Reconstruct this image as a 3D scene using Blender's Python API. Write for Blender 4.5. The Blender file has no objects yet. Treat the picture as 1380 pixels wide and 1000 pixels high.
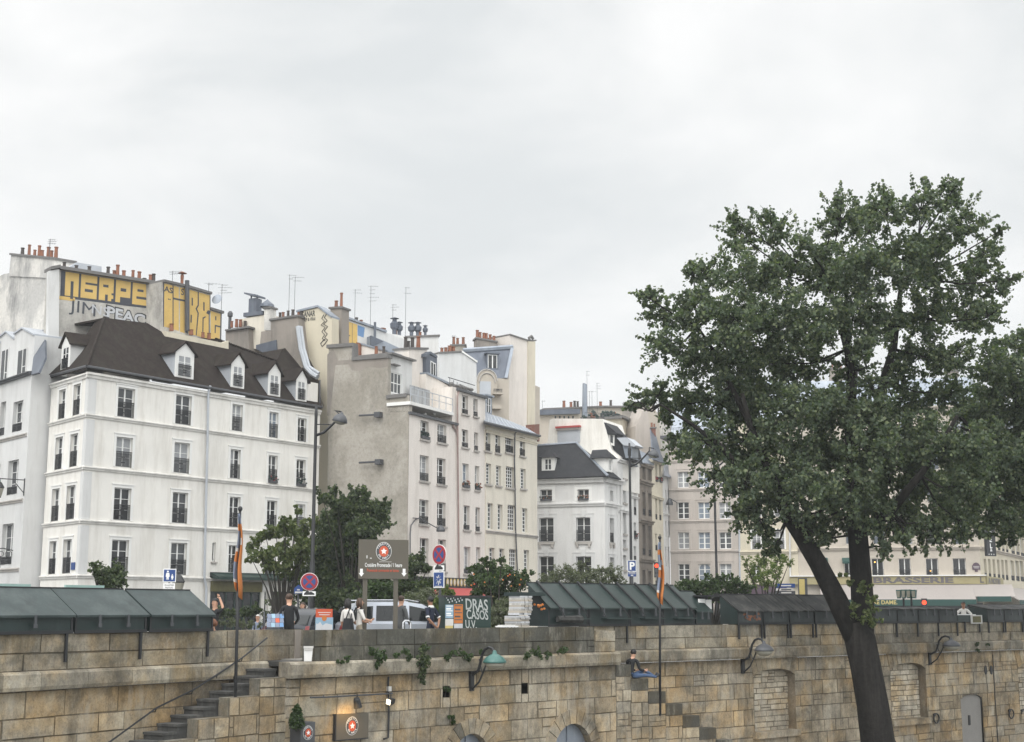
import bpy, bmesh, math, random
import numpy as np
from mathutils import Vector, Matrix, Euler
random.seed(7); rng = np.random.default_rng(11)
S = bpy.context.scene; COL = S.collection
FPX = 1850.0; HOR = 822.0; ZC = 1.4
PIT = math.atan((HOR-500)/FPX); CP, SP = math.cos(PIT), math.sin(PIT)
R = math.radians
# ---------------------------------------------------------------- camera
cam = bpy.data.cameras.new('camera'); co = bpy.data.objects.new('camera', cam); COL.objects.link(co)
co.location = (0, 0, ZC); co.rotation_euler = (R(90)+PIT, 0, 0)
cam.sensor_fit = 'HORIZONTAL'; cam.sensor_width = 36; cam.lens = FPX/1380*36; cam.clip_start = .1; cam.clip_end = 3000
S.camera = co
def ray(px, py):
    a = (px-690)/FPX; b = (500-py)/FPX
    return Vector((a, CP-b*SP, SP+b*CP))
def U(px, py, Y):
    d = ray(px, py); t = Y/d.y
    return Vector((d.x*t, Y, ZC+d.z*t))
def PX(Y): return Y/FPX*1.02          # metres per photo pixel at depth Y
class Fr:
    """vertical working plane: u along it, w out of it (towards the viewer), z up"""
    def __init__(s, p0, p1):
        s.o = Vector((p0[0], p0[1], 0)); d = Vector((p1[0]-p0[0], p1[1]-p0[1], 0)); s.L = d.length
        s.e = d.normalized(); s.n = Vector((s.e.y, -s.e.x, 0))
    def pt(s, u, w, z): return s.o+s.e*u+s.n*w+Vector((0, 0, z))
    def hit3(s, px, py, w=0):
        d = ray(px, py); o = s.o+s.n*w; c = Vector((0, 0, ZC))
        return c+d*((o-c).dot(s.n)/d.dot(s.n))
    def hit(s, px, py, w=0):
        p = s.hit3(px, py, w); return (p-s.o).dot(s.e), p.z
    def u(s, px, py=HOR, w=0): return s.hit(px, py, w)[0]
    def z(s, px, py, w=0): return s.hit(px, py, w)[1]
    def off(s, w): p = s.pt(0, w, 0); q = s.pt(s.L, w, 0); return Fr(p, q)
def fr(pL, YL, pR, YR, py=HOR): return Fr(U(pL, py, YL), U(pR, py, YR))
def facing(px, Y, deg=0):
    """frame centred on a spot, facing the viewer, turned by deg"""
    p = U(px, HOR, Y); d = Vector((p.y, -p.x, 0)).normalized(); d.rotate(Euler((0, 0, R(deg))))
    return Fr(p, p+d)
# ---------------------------------------------------------------- materials
MATS = {}
def nodes(name):
    m = bpy.data.materials.new(name); m.use_nodes = True; nt = m.node_tree; nt.nodes.clear()
    out = nt.nodes.new('ShaderNodeOutputMaterial'); b = nt.nodes.new('ShaderNodeBsdfPrincipled')
    nt.links.new(b.outputs[0], out.inputs[0]); MATS[name] = m
    return m, nt, b, out
def N(nt, t, **k):
    n = nt.nodes.new(t)
    for a, v in k.items():
        if a in n.inputs: n.inputs[a].default_value = v
        else: setattr(n, a, v)
    return n
def rgba(c): return (c[0], c[1], c[2], 1)
def noise(nt, scale, detail=5, rough=.6, stretch=None):
    tc = N(nt, 'ShaderNodeTexCoord'); src = tc.outputs['Object']
    if stretch:
        mp = N(nt, 'ShaderNodeMapping'); mp.inputs['Scale'].default_value = stretch
        nt.links.new(src, mp.inputs[0]); src = mp.outputs[0]
    n = N(nt, 'ShaderNodeTexNoise'); n.inputs['Scale'].default_value = scale; n.inputs['Detail'].default_value = detail
    n.inputs['Roughness'].default_value = rough; nt.links.new(src, n.inputs['Vector'])
    return n.outputs['Fac']
def ramp(nt, src, stops):
    r = N(nt, 'ShaderNodeValToRGB'); el = r.color_ramp.elements
    while len(el) < len(stops): el.new(.5)
    for e, (p, c) in zip(el, stops):
        e.position = p; e.color = rgba(c) if not isinstance(c, (int, float)) else (c, c, c, 1)
    nt.links.new(src, r.inputs[0]); return r.outputs[0]
def mixc(nt, fac, a, b, mode='MIX'):
    m = N(nt, 'ShaderNodeMix', data_type='RGBA', blend_type=mode)
    for sock, v in ((0, fac), (6, a), (7, b)):
        if isinstance(v, (int, float)): m.inputs[sock].default_value = v
        elif isinstance(v, tuple): m.inputs[sock].default_value = rgba(v)
        else: nt.links.new(v, m.inputs[sock])
    return m.outputs[2]
def mat(name, col, rough=.8, var=.15, scale=1.5, dirt=None, bump=.0, bscale=12, metal=0, stretch=None, tint=False, spec=.5):
    """plain procedural surface: base colour, tonal variation, vertical dirt, bump"""
    m, nt, b, out = nodes(name)
    c = tuple(col)
    f = noise(nt, scale, 6, .65)
    v = ramp(nt, f, [(.25, 1-var), (.75, 1+var*.6)])
    cc = mixc(nt, 1., c, v, 'MULTIPLY')
    if tint:
        at = N(nt, 'ShaderNodeAttribute', attribute_name='tint'); cc = mixc(nt, 1., at.outputs['Color'], cc, 'MULTIPLY')
    if dirt:
        amt, dcol, dsc = dirt
        pl_ = name.startswith('plaster'); g = ramp(nt, noise(nt, dsc*(2.6 if pl_ else 1), 9, .74, stretch or (1, 1, .13 if pl_ else .22)), [(.47, 0.), (.66, amt)])
        cc = mixc(nt, g, cc, dcol)
    nt.links.new(cc, b.inputs['Base Color']); b.inputs['Roughness'].default_value = rough; b.inputs['Metallic'].default_value = metal
    b.inputs['Specular IOR Level'].default_value = spec
    if bump:
        bp = N(nt, 'ShaderNodeBump'); bp.inputs['Strength'].default_value = bump; bp.inputs['Distance'].default_value = .03
        nt.links.new(noise(nt, bscale, 6, .7), bp.inputs['Height']); nt.links.new(bp.outputs[0], b.inputs['Normal'])
    return m
def emit(name, col, s):
    m, nt, b, out = nodes(name)
    b.inputs['Base Color'].default_value = rgba(col); b.inputs['Emission Color'].default_value = rgba(col); b.inputs['Emission Strength'].default_value = s
    return m
def leafmat(name, trans=.35):
    m, nt, b, out = nodes(name)
    at = N(nt, 'ShaderNodeAttribute', attribute_name='tint')
    nt.links.new(at.outputs['Color'], b.inputs['Base Color']); b.inputs['Roughness'].default_value = .55; b.inputs['Specular IOR Level'].default_value = .35
    t = N(nt, 'ShaderNodeBsdfTranslucent'); c2 = mixc(nt, 1., at.outputs['Color'], (1.25, 1.5, .6), 'MULTIPLY'); nt.links.new(c2, t.inputs[0])
    mx = N(nt, 'ShaderNodeMixShader'); mx.inputs[0].default_value = trans
    nt.links.new(b.outputs[0], mx.inputs[1]); nt.links.new(t.outputs[0], mx.inputs[2]); nt.links.new(mx.outputs[0], out.inputs[0])
    return m
def stonemat(name, soot=.75, base=(1, 1, 1)):
    m, nt, b, out = nodes(name)
    at = N(nt, 'ShaderNodeAttribute', attribute_name='tint')
    c = mixc(nt, 1., at.outputs['Color'], base, 'MULTIPLY'); c = mixc(nt, 1., c, ramp(nt, noise(nt, .45, 5, .65), [(.32, .66), (.5, 1.), (.68, 1.25)]), 'MULTIPLY')
    c = mixc(nt, 1., c, ramp(nt, noise(nt, 2.3, 8, .7), [(.3, .62), (.5, .92), (.7, 1.15)]), 'MULTIPLY')
    c = mixc(nt, 1., c, ramp(nt, noise(nt, 22, 6, .75), [(.32, .68), (.5, 1.), (.7, 1.15)]), 'MULTIPLY')
    warm = ramp(nt, noise(nt, .8, 4, .6), [(.46, 0.), (.62, .75)])
    c = mixc(nt, warm, c, mixc(nt, 1., c, (1.05, .87, .62), 'MULTIPLY'))
    pale = ramp(nt, noise(nt, 1.3, 8, .75, (1, 1, .3)), [(.52, 0.), (.66, .5)])
    c = mixc(nt, pale, c, (.40, .375, .32))
    s1 = ramp(nt, noise(nt, 1.7, 10, .8, (1, 1, .2)), [(.5, 0.), (.66, soot*.75)])
    c = mixc(nt, s1, c, (.045, .042, .036))
    s2 = ramp(nt, noise(nt, .6, 11, .8), [(.485, 0.), (.62, soot*.85)])
    c = mixc(nt, s2, c, (.06, .058, .05))
    nt.links.new(c, b.inputs['Base Color']); b.inputs['Roughness'].default_value = .92; b.inputs['Specular IOR Level'].default_value = .2
    bp = N(nt, 'ShaderNodeBump'); bp.inputs['Strength'].default_value = .55; bp.inputs['Distance'].default_value = .025
    nt.links.new(noise(nt, 9, 9, .78), bp.inputs['Height']); nt.links.new(bp.outputs[0], b.inputs['Normal'])
    return m
# ---------------------------------------------------------------- objects
def tag(o, label=None, cat=None, group=None, kind=None):
    for k, v in (('label', label), ('category', cat), ('group', group), ('kind', kind)):
        if v: o[k] = v
    return o
def thing(name, label, cat, loc=(0, 0, 0), group=None):
    o = bpy.data.objects.new(name, None); COL.objects.link(o); o.location = loc; o.empty_display_size = .2
    return tag(o, label, cat, group)
def wloc(o):
    p = Vector((0, 0, 0))
    while o: p = p+Vector(o.location); o = o.parent
    return p
class MB:
    def __init__(s): s.v = []; s.f = []; s.m = []; s.c = []; s.col = (1, 1, 1); s.mi = 0
    def face(s, pts, m=None, col=None):
        i = len(s.v); s.v += [tuple(p) for p in pts]; s.f.append(tuple(range(i, i+len(pts)))); s.m.append(s.mi if m is None else m); s.c.append(col or s.col)
    def hexa(s, a, b):          # two matching quads (bottom ring, top ring)
        i = len(s.v); s.v += [tuple(p) for p in list(a)+list(b)]; n = len(a)
        fs = [tuple(i+k for k in range(n))[::-1], tuple(i+n+k for k in range(n))]
        fs += [(i+k, i+(k+1) % n, i+n+(k+1) % n, i+n+k) for k in range(n)]
        for f in fs: s.f.append(f); s.m.append(s.mi); s.c.append(s.col)
    def box(s, F, u0, u1, w0, w1, z0, z1):
        s.hexa([F.pt(u0, w0, z0), F.pt(u1, w0, z0), F.pt(u1, w1, z0), F.pt(u0, w1, z0)], [F.pt(u0, w0, z1), F.pt(u1, w0, z1), F.pt(u1, w1, z1), F.pt(u0, w1, z1)])
    def prism(s, F, uz, w0, w1): s.hexa([F.pt(u, w0, z) for u, z in uz], [F.pt(u, w1, z) for u, z in uz])
    def pprism(s, F, pxs, w0, w1):      # outline given on plane w1
        s.prism(F, [F.hit(x, y, w1) for x, y in pxs], w0, w1)
    def wprism(s, F, wz, u0, u1): s.hexa([F.pt(u0, w, z) for w, z in wz], [F.pt(u1, w, z) for w, z in wz])
    def tube(s, pts, r, seg=6, cap=True):
        pts = [Vector(p) for p in pts]; n = len(pts)
        rs = r if isinstance(r, (list, tuple)) else [r]*n
        rings = []; up = None
        for k, p in enumerate(pts):
            t = (pts[min(k+1, n-1)]-pts[max(k-1, 0)])
            t = t.normalized() if t.length > 1e-9 else Vector((0, 0, 1))
            if up is None: up = t.orthogonal().normalized()
            up = (up-t*up.dot(t)); up = up.normalized() if up.length > 1e-6 else t.orthogonal().normalized()
            b = t.cross(up); i0 = len(s.v)
            for q in range(seg):
                a = 2*math.pi*q/seg; s.v.append(tuple(p+(up*math.cos(a)+b*math.sin(a))*rs[k]))
            rings.append(i0)
        for k in range(n-1):
            for q in range(seg):
                s.f.append((rings[k]+q, rings[k]+(q+1) % seg, rings[k+1]+(q+1) % seg, rings[k+1]+q)); s.m.append(s.mi); s.c.append(s.col)
        if cap:
            for r0 in (rings[0], rings[-1]): s.f.append(tuple(r0+q for q in range(seg))); s.m.append(s.mi); s.c.append(s.col)
    def lathe(s, c, prof, seg=14, ax=None):
        c = Vector(c); rings = []; i0 = len(s.v)
        M = Vector((0, 0, 1)).rotation_difference(Vector(ax)).to_matrix() if ax is not None else Matrix.Identity(3)
        for r, z in prof:
            for q in range(seg):
                a = 2*math.pi*q/seg; s.v.append(tuple(c+M@Vector((r*math.cos(a), r*math.sin(a), z))))
        for k in range(len(prof)-1):
            for q in range(seg):
                s.f.append((i0+k*seg+q, i0+k*seg+(q+1) % seg, i0+(k+1)*seg+(q+1) % seg, i0+(k+1)*seg+q)); s.m.append(s.mi); s.c.append(s.col)
        for k in (0, len(prof)-1):
            if prof[k][0] > 1e-4: s.f.append(tuple(i0+k*seg+q for q in range(seg))); s.m.append(s.mi); s.c.append(s.col)
    def ball(s, c, rx, ry=None, rz=None, seg=10, rings=7):
        ry = ry or rx; rz = rz or rx; c = Vector(c); i0 = len(s.v)
        for k in range(rings+1):
            t = math.pi*k/rings
            for q in range(seg):
                a = 2*math.pi*q/seg; s.v.append((c.x+rx*math.sin(t)*math.cos(a), c.y+ry*math.sin(t)*math.sin(a), c.z+rz*math.cos(t)))
        for k in range(rings):
            for q in range(seg):
                s.f.append((i0+k*seg+q, i0+k*seg+(q+1) % seg, i0+(k+1)*seg+(q+1) % seg, i0+(k+1)*seg+q)); s.m.append(s.mi); s.c.append(s.col)
    def disc(s, F, u, w0, w1, z, r, rz=None, seg=20):
        s.prism(F, [(u+r*math.cos(2*math.pi*k/seg), z+(rz or r)*math.sin(2*math.pi*k/seg)) for k in range(seg)], w0, w1)
    def build(s, name, mats, parent=None, smooth=False, tint=False, fixn=True, weld=False):
        me = bpy.data.meshes.new(name); off = wloc(parent) if parent else Vector((0, 0, 0))
        me.from_pydata([(x-off.x, y-off.y, z-off.z) for x, y, z in s.v], [], s.f)
        if not isinstance(mats, (list, tuple)): mats = [mats]
        for m in mats: me.materials.append(MATS[m] if isinstance(m, str) else m)
        me.polygons.foreach_set('material_index', s.m)
        if tint:
            ca = me.color_attributes.new('tint', 'FLOAT_COLOR', 'CORNER'); arr = []
            for f, c in zip(s.f, s.c): arr += [c[0], c[1], c[2], 1.]*len(f)
            ca.data.foreach_set('color', arr)
        if fixn:
            bm = bmesh.new(); bm.from_mesh(me)
            if weld: bmesh.ops.remove_doubles(bm, verts=bm.verts, dist=1e-4)
            bmesh.ops.recalc_face_normals(bm, faces=bm.faces); bm.to_mesh(me); bm.free()
        if smooth: me.polygons.foreach_set('use_smooth', [True]*len(me.polygons))
        o = bpy.data.objects.new(name, me); COL.objects.link(o)
        if parent: o.parent = parent
        return o
def text(name, F, body, u, z, h, w, m, parent, bold=.0, width=None, spacing=1., align='CENTER', rot=0, slope=0):
    """lettering as a thin mesh on a plane, centred on u, base line at z"""
    cu = bpy.data.curves.new('t', 'FONT'); cu.body = body; cu.align_x = align; cu.size = h*1.4; cu.offset = bold*h; cu.extrude = .004; cu.space_character = spacing; cu.resolution_u = 3
    o = bpy.data.objects.new('t', cu); COL.objects.link(o)
    me = bpy.data.meshes.new_from_object(o.evaluated_get(bpy.context.evaluated_depsgraph_get()))
    bpy.data.objects.remove(o); xs = [v.co.x for v in me.vertices] or [0]
    k = width/max(1e-6, max(xs)-min(xs)) if width else 1
    off = wloc(parent) if parent else Vector((0, 0, 0)); cr, sr = math.cos(rot), math.sin(rot)
    for v in me.vertices:
        x, y = v.co.x*k, v.co.y; x, y = x*cr-y*sr, x*sr+y*cr
        v.co = F.pt(u+x, w+v.co.z, z+y+slope*x)-off
    me.materials.append(MATS[m]); o = bpy.data.objects.new(name, me); COL.objects.link(o); o.parent = parent
    return o
def rsub(rects, h):
    out = []; a0, a1, b0, b1 = h
    for (u0, u1, z0, z1) in rects:
        if a0 >= u1 or a1 <= u0 or b0 >= z1 or b1 <= z0: out.append((u0, u1, z0, z1)); continue
        if a0 > u0: out.append((u0, a0, z0, z1))
        if a1 < u1: out.append((a1, u1, z0, z1))
        m0, m1 = max(u0, a0), min(u1, a1)
        if b0 > z0: out.append((m0, m1, z0, b0))
        if b1 < z1: out.append((m0, m1, b1, z1))
    return out
# ---------------------------------------------------------------- material library
mat('plaster_white', (.74, .72, .675), .85, .09, .6, (.5, (.47, .44, .385), .55), .15, 25)
mat('plaster_pale', (.60, .60, .59), .85, .08, .5, (.4, (.36, .35, .33), .4), .15, 25)
mat('plaster_pier', (.52, .53, .55), .85, .14, .8, (.5, (.30, .30, .30), .6), .2, 20)
mat('plaster_pink', (.69, .64, .59), .85, .08, .6, (.5, (.46, .42, .37), .5), .12, 25)
mat('plaster_cream', (.655, .61, .52), .85, .07, .5, (.4, (.40, .37, .31), .45), .12, 25)
mat('plaster_tan', (.60, .55, .44), .85, .10, .6, (.45, (.38, .34, .27), .5), .15, 20)
mat('plaster_yellow', (.55, .50, .39), .85, .06, .5, (.3, (.42, .38, .30), .4), .12, 25)
def patchy(name, a, b_, c_, sc, rough=.92):
    m, nt, b, out = nodes(name)
    k = mixc(nt, ramp(nt, noise(nt, sc, 9, .68), [(.42, 0.), (.56, 1.)]), a, b_)
    k = mixc(nt, ramp(nt, noise(nt, sc*.6, 10, .75, (1, 1, .4)), [(.5, 0.), (.64, .85)]), k, c_)
    k = mixc(nt, 1., k, ramp(nt, noise(nt, 5, 8, .75), [(.3, .78), (.5, 1.), (.7, 1.12)]), 'MULTIPLY')
    nt.links.new(k, b.inputs['Base Color']); b.inputs['Roughness'].default_value = rough; b.inputs['Specular IOR Level'].default_value = .2
    bp = N(nt, 'ShaderNodeBump'); bp.inputs['Strength'].default_value = .3; bp.inputs['Distance'].default_value = .03
    nt.links.new(noise(nt, 16, 7, .75), bp.inputs['Height']); nt.links.new(bp.outputs[0], b.inputs['Normal']); return m
patchy('render_grey', (.36, .335, .295), (.285, .263, .225), (.18, .165, .14), .42)
patchy('render_pale', (.50, .48, .44), (.40, .385, .355), (.24, .23, .215), .5)
patchy('old_white', (.62, .60, .56), (.46, .45, .43), (.17, .17, .17), .38)
mat('brick', (.20, .095, .07), .9, .25, 5)
mat('render_brown', (.27, .24, .21), .9, .18, .5, (.7, (.13, .12, .11), .5), .25, 18)
mat('plaster_d', (.63, .625, .61), .85, .07, .5, (.4, (.36, .35, .33), .4), .12, 25)
mat('plaster_f', (.46, .415, .375), .85, .07, .6, (.4, (.28, .25, .22), .5), .15, 25)
mat('stone_pale', (.45, .405, .345), .85, .09, 1.2, (.35, (.33, .29, .24), .6), .2, 20)
mat('stone_brown', (.21, .18, .15), .9, .15, .8, (.7, (.09, .08, .07), .6), .2, 20)
mat('cornice_white', (.66, .645, .61), .8, .08, .7, (.55, (.30, .285, .26), .8))
mat('cornice_grey', (.40, .375, .345), .85, .1, .7, (.6, (.17, .16, .145), .8))
mat('trim_white', (.72, .715, .69), .7, .06, 1)
mat('frame_white', (.74, .74, .72), .5, .05, 2)
mat('frame_dark', (.10, .09, .08), .5, .1, 2)
mat('tile', (.021, .0145, .012), .9, .5, 4.5, (.7, (.034, .031, .022), 1.6), .8, 26, spec=.2)
mat('slate', (.019, .020, .024), .75, .4, 4, (.5, (.04, .041, .042), 1.2), .6, 26, spec=.3)
mat('zinc', (.235, .265, .31), .42, .14, 1.2, (.5, (.42, .45, .49), .8), .1, 8, metal=.35)
mat('stone_door', (.25, .24, .225), .7, .12, 2, (.4, (.18, .175, .17), .8))
mat('zinc_dark', (.10, .115, .145), .45, .2, 1.4, (.5, (.17, .19, .22), 1.2), .2, 20, metal=.3)
mat('zinc_pale', (.44, .465, .50), .5, .1, 1.2, (.35, (.28, .30, .33), .8), metal=.2)
mat('iron_black', (.018, .019, .021), .5, .2, 4)
mat('iron_grey', (.065, .068, .075), .5, .2, 4)
mat('pipe_pink', (.30, .22, .20), .6, .2, 2)
mat('pot', (.25, .105, .06), .85, .25, 6, (.6, (.08, .05, .04), 3))
mat('pot_dark', (.06, .05, .045), .85, .25, 6)
mat('cap_grey', (.15, .145, .14), .85, .2, 2)
mat('graf_yellow', (.60, .41, .13), .8, .13, 1.5, (.35, (.50, .37, .16), 1.5))
mat('graf_dark', (.055, .06, .075), .8, .25, 2)
mat('graf_silver', (.47, .48, .50), .6, .15, 3)
mat('graf_black', (.03, .03, .03), .8, .1, 3)
mat('graf_blue', (.13, .24, .42), .8, .1, 3)
mat('graf_white', (.42, .44, .43), .8, .35, 9)
for n_, c_, r_ in (('glass_dark', (.016, .018, .02), .12), ('glass_mid', (.065, .07, .075), .15), ('glass_curtain', (.30, .31, .32), .35), ('glass_painted_sky', (.22, .26, .31), .2)):  # the bluish pane carries a sky reflection in its base colour
    mat(n_, c_, r_, .35, .9)
mat('box_green', (.011, .023, .022), .5, .3, 2.5, (.6, (.026, .045, .044), 1.6), .15, 30)
mat('lid_green', (.024, .038, .038), .6, .4, 2.5, (.75, (.055, .072, .070), 1.6), .12, 30)
mat('lid_open', (.016, .029, .027), .45, .25, 2., (.55, (.035, .05, .046), 1.4), .1, 30)
mat('felt', (.024, .025, .025), .9, .35, 3, (.8, (.085, .083, .076), 1.3), .3, 30)
mat('box_grey', (.032, .040, .041), .6, .35, 3, (.6, (.07, .078, .078), 1.5), .15, 30)
mat('mint', (.36, .52, .48), .7, .1, 2)
mat('step_dark', (.05, .05, .048), .9, .3, 3, (.6, (.13, .125, .115), 2), .3, 15)
mat('white_paint', (.78, .78, .77), .5, .04, 3)
mat('white_dirty', (.55, .54, .52), .7, .12, 3)
mat('red_paint', (.30, .02, .03), .5, .05, 3)
mat('blue_sign', (.017, .055, .20), .4, .05, 3)
mat('orange', (.46, .155, .035), .7, .1, 3)
mat('flag_grey', (.17, .20, .27), .8, .1, 3)
mat('orange_red', (.50, .085, .035), .6, .06, 3)
mat('sky_print', (.24, .36, .46), .6, .2, 3)
mat('sign_brown', (.095, .084, .065), .6, .1, 2)
mat('awning_red', (.36, .06, .055), .8, .1, 2)
mat('awning_cream', (.30, .272, .255), .8, .06, .8)
mat('awning_green', (.010, .052, .043), .7, .1, 2)
mat('fascia_yellow', (.31, .27, .14), .6, .12, 1.5)
mat('letter_grey', (.105, .095, .10), .5, .1, 3)
mat('gold', (.52, .42, .16), .5, .1, 3)
mat('purple', (.075, .045, .065), .6, .1, 2)
mat('shop_green', (.009, .030, .024), .5, .15, 2)
mat('shop_olive', (.11, .10, .035), .6, .3, 4)
mat('teal_enamel', (.045, .13, .115), .35, .2, 6)
mat('lamp_glass', (.30, .29, .24), .25, .1, 3)
emit('lamp_lit', (1., .55, .13), 2.2); emit('flood_lit', (1., .86, .6), 2.2); emit('red_lit', (1., .06, .02), 1.6)
mat('bark', (.017, .0155, .014), .95, .6, 6, (.6, (.042, .038, .034), 4), 1., 9, stretch=(1, 1, .1), spec=.15)
mat('twig', (.032, .028, .022), .9, .3, 5)
leafmat('leaf')
mat('asphalt', (.06, .06, .062), .9, .15, .5, bump=.2, bscale=60)
mat('paving', (.25, .24, .22), .9, .15, .8, (.5, (.15, .145, .135), .5), .2, 20)
mat('quay_cobble', (.20, .19, .17), .9, .25, 4, (.5, (.10, .10, .09), .6), .4, 12)
mat('skin', (.50, .29, .20), .6, .06, 10); mat('skin_dark', (.30, .16, .10), .6, .06, 10)
mat('cloth_navy', (.016, .022, .042), .9, .15, 10); mat('cloth_black', (.012, .013, .015), .9, .2, 10)
mat('cloth_grey', (.085, .088, .09), .9, .15, 10); mat('cloth_white', (.62, .60, .57), .9, .06, 10); mat('cloth_jeans', (.05, .085, .16), .9, .2, 12)
mat('cloth_olive', (.15, .15, .075), .9, .2, 10); mat('cloth_beige', (.30, .26, .20), .9, .2, 10)
mat('hair_black', (.010, .009, .009), .6, .2, 30); mat('hair_brown', (.055, .03, .018), .6, .3, 30); mat('hair_red', (.16, .06, .025), .6, .3, 30)
mat('car_silver', (.42, .45, .50), .28, .04, 1, metal=.45); mat('car_dark', (.035, .038, .045), .25, .1, 1, metal=.3)
mat('car_glass', (.012, .015, .016), .06, .2, 1); mat('rubber', (.015, .015, .015), .9, .2, 5); mat('tail_red', (.16, .012, .015), .3, .1, 3); mat('chrome', (.55, .56, .58), .2, .05, 2, metal=.9)
stonemat('quay_stone', .72, (1.04, 1.0, .92)); stonemat('quay_stone_dirty', .95, (.44, .455, .44)); stonemat('infill_stone', .5, (1.25, 1.22, 1.16))
m, nt, b, out = nodes('water'); b.inputs['Base Color'].default_value = (.035, .05, .04, 1); b.inputs['Roughness'].default_value = .08
bp = N(nt, 'ShaderNodeBump'); bp.inputs['Strength'].default_value = .3; nt.links.new(noise(nt, .6, 5, .6), bp.inputs['Height']); nt.links.new(bp.outputs[0], b.inputs['Normal'])
# ---------------------------------------------------------------- sky and light
W = bpy.data.worlds.new('World'); S.world = W; W.use_nodes = True; nt = W.node_tree; nt.nodes.clear()
SUN_EL, SUN_AZ = R(48), R(212)        # azimuth clockwise from +Y: behind the viewer's left shoulder
sky = N(nt, 'ShaderNodeTexSky'); sky.sky_type = 'NISHITA'; sky.sun_disc = False; sky.sun_elevation = SUN_EL; sky.sun_rotation = SUN_AZ
tc = N(nt, 'ShaderNodeTexCoord'); sep = N(nt, 'ShaderNodeSeparateXYZ'); nt.links.new(tc.outputs['Generated'], sep.inputs[0])
mp = N(nt, 'ShaderNodeMapping'); mp.inputs['Scale'].default_value = (1., 1., 2.1); mp.inputs['Location'].default_value = (2.4, 6.1, 9.3); nt.links.new(tc.outputs['Generated'], mp.inputs[0])
cl = N(nt, 'ShaderNodeTexNoise'); cl.inputs['Scale'].default_value = 3.1; cl.inputs['Detail'].default_value = 7; cl.inputs['Roughness'].default_value = .52; cl.inputs['Distortion'].default_value = .25; nt.links.new(mp.outputs[0], cl.inputs['Vector'])
cloud = ramp(nt, cl.outputs['Fac'], [(.36, (.765, .79, .795)), (.5, (.895, .905, .90)), (.62, (.99, .99, .98))])
gz = ramp(nt, sep.outputs['Z'], [(.0, .98), (.42, 1.0), (.6, 1.7), (1., 2.6)])     # overcast: brighter towards the zenith
m1 = N(nt, 'ShaderNodeMapRange'); m1.inputs['From Min'].default_value = .15; m1.inputs['From Max'].default_value = -.9; m1.inputs['To Min'].default_value = 1; m1.inputs['To Max'].default_value = 2.0
nt.links.new(sep.outputs['Y'], m1.inputs[0])                                           # and towards the veiled sun behind the viewer
c1 = mixc(nt, 1., cloud, gz, 'MULTIPLY'); c2 = mixc(nt, 1., c1, m1.outputs[0], 'MULTIPLY')
bgc = N(nt, 'ShaderNodeBackground'); nt.links.new(c2, bgc.inputs[0]); bgc.inputs[1].default_value = 1.
bgs = N(nt, 'ShaderNodeBackground'); nt.links.new(sky.outputs[0], bgs.inputs[0]); bgs.inputs[1].default_value = .1
mxs = N(nt, 'ShaderNodeMixShader'); mxs.inputs[0].default_value = .06
nt.links.new(bgc.outputs[0], mxs.inputs[1]); nt.links.new(bgs.outputs[0], mxs.inputs[2])
wo = N(nt, 'ShaderNodeOutputWorld'); nt.links.new(mxs.outputs[0], wo.inputs[0])
sl = bpy.data.lights.new('sun', 'SUN'); sl.energy = 1.1; sl.angle = R(25); sl.color = (1., .965, .91)
so = bpy.data.objects.new('sun', sl); COL.objects.link(so)
sd = Vector((math.sin(SUN_AZ)*math.cos(SUN_EL), math.cos(SUN_AZ)*math.cos(SUN_EL), math.sin(SUN_EL)))
so.rotation_euler = sd.to_track_quat('Z', 'Y').to_euler(); so.location = sd*50
S.view_settings.view_transform = 'Standard'; S.view_settings.look = 'None'; S.view_settings.exposure = .07; S.view_settings.gamma = 1
# ---------------------------------------------------------------- planes of the place
def cw(c): return 3268.0/c            # depth of the quay wall from its cornice height in the photo
fL = fr(-400, cw(137), 410, cw(88.4)).off(-.6)
fF = fr(387, cw(92), 829, cw(73.4))
fR = fr(795, cw(72.6), 1700, cw(41.5))
ZP = fF.z(560, 847.5); ZCT = fF.z(560, 887); ZCB = fF.z(560, 908); ZQ = -5.3
pS = fF.pt(fF.L, 0, 0); fS = Fr(pS, pS+fR.e)         # stringer of the right-hand stair, parallel to the far wall
uF0 = 0.0; uP0 = fF.u(424, 850); uP1 = fF.u(801, 850)
# ground, quay and river
mb = MB()
kb = [fL.pt(0, -.25, 0), fL.pt(fL.L, -.25, 0), fF.pt(uP0, -.3, 0), fF.pt(fF.L, -.3, 0), fR.pt(0, -.25, 0), fR.pt(fR.L, -.25, 0), Vector((330, 260, 0)), Vector((330, 330, 0)), Vector((-330, 330, 0)), Vector((-330, 20, 0))]
mb.face(kb); tag(mb.build('ground', 'asphalt'), kind='structure')
mb = MB()
for F, a, b_ in ((fL, 0, fL.L), (fF, uP0, fF.L), (fR, 0, fR.L)):
    mb.box(F, a, b_, -5.5 if F is not fF else -5, -.55, .004, .12)
tag(mb.build('pavement', 'paving'), kind='structure')
mb = MB(); q0 = fL.pt(0, 0, ZQ); q1 = fR.pt(fR.L, 0, ZQ)
mb.face([fL.pt(0, 7, ZQ), fF.pt(0, 7, ZQ), fF.pt(fF.L, 8, ZQ), fR.pt(fR.L, 7, ZQ), fR.pt(fR.L, -1, ZQ), fR.pt(0, -1, ZQ), fF.pt(0, -1, ZQ), fL.pt(0, -1, ZQ)])
tag(mb.build('lower_quay', 'quay_cobble'), kind='structure')
mb = MB(); mb.face([(-330, -60, -7), (330, -60, -7), (330, 330, -7), (-330, 330, -7)]); tag(mb.build('river', 'water'), kind='structure')
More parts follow.
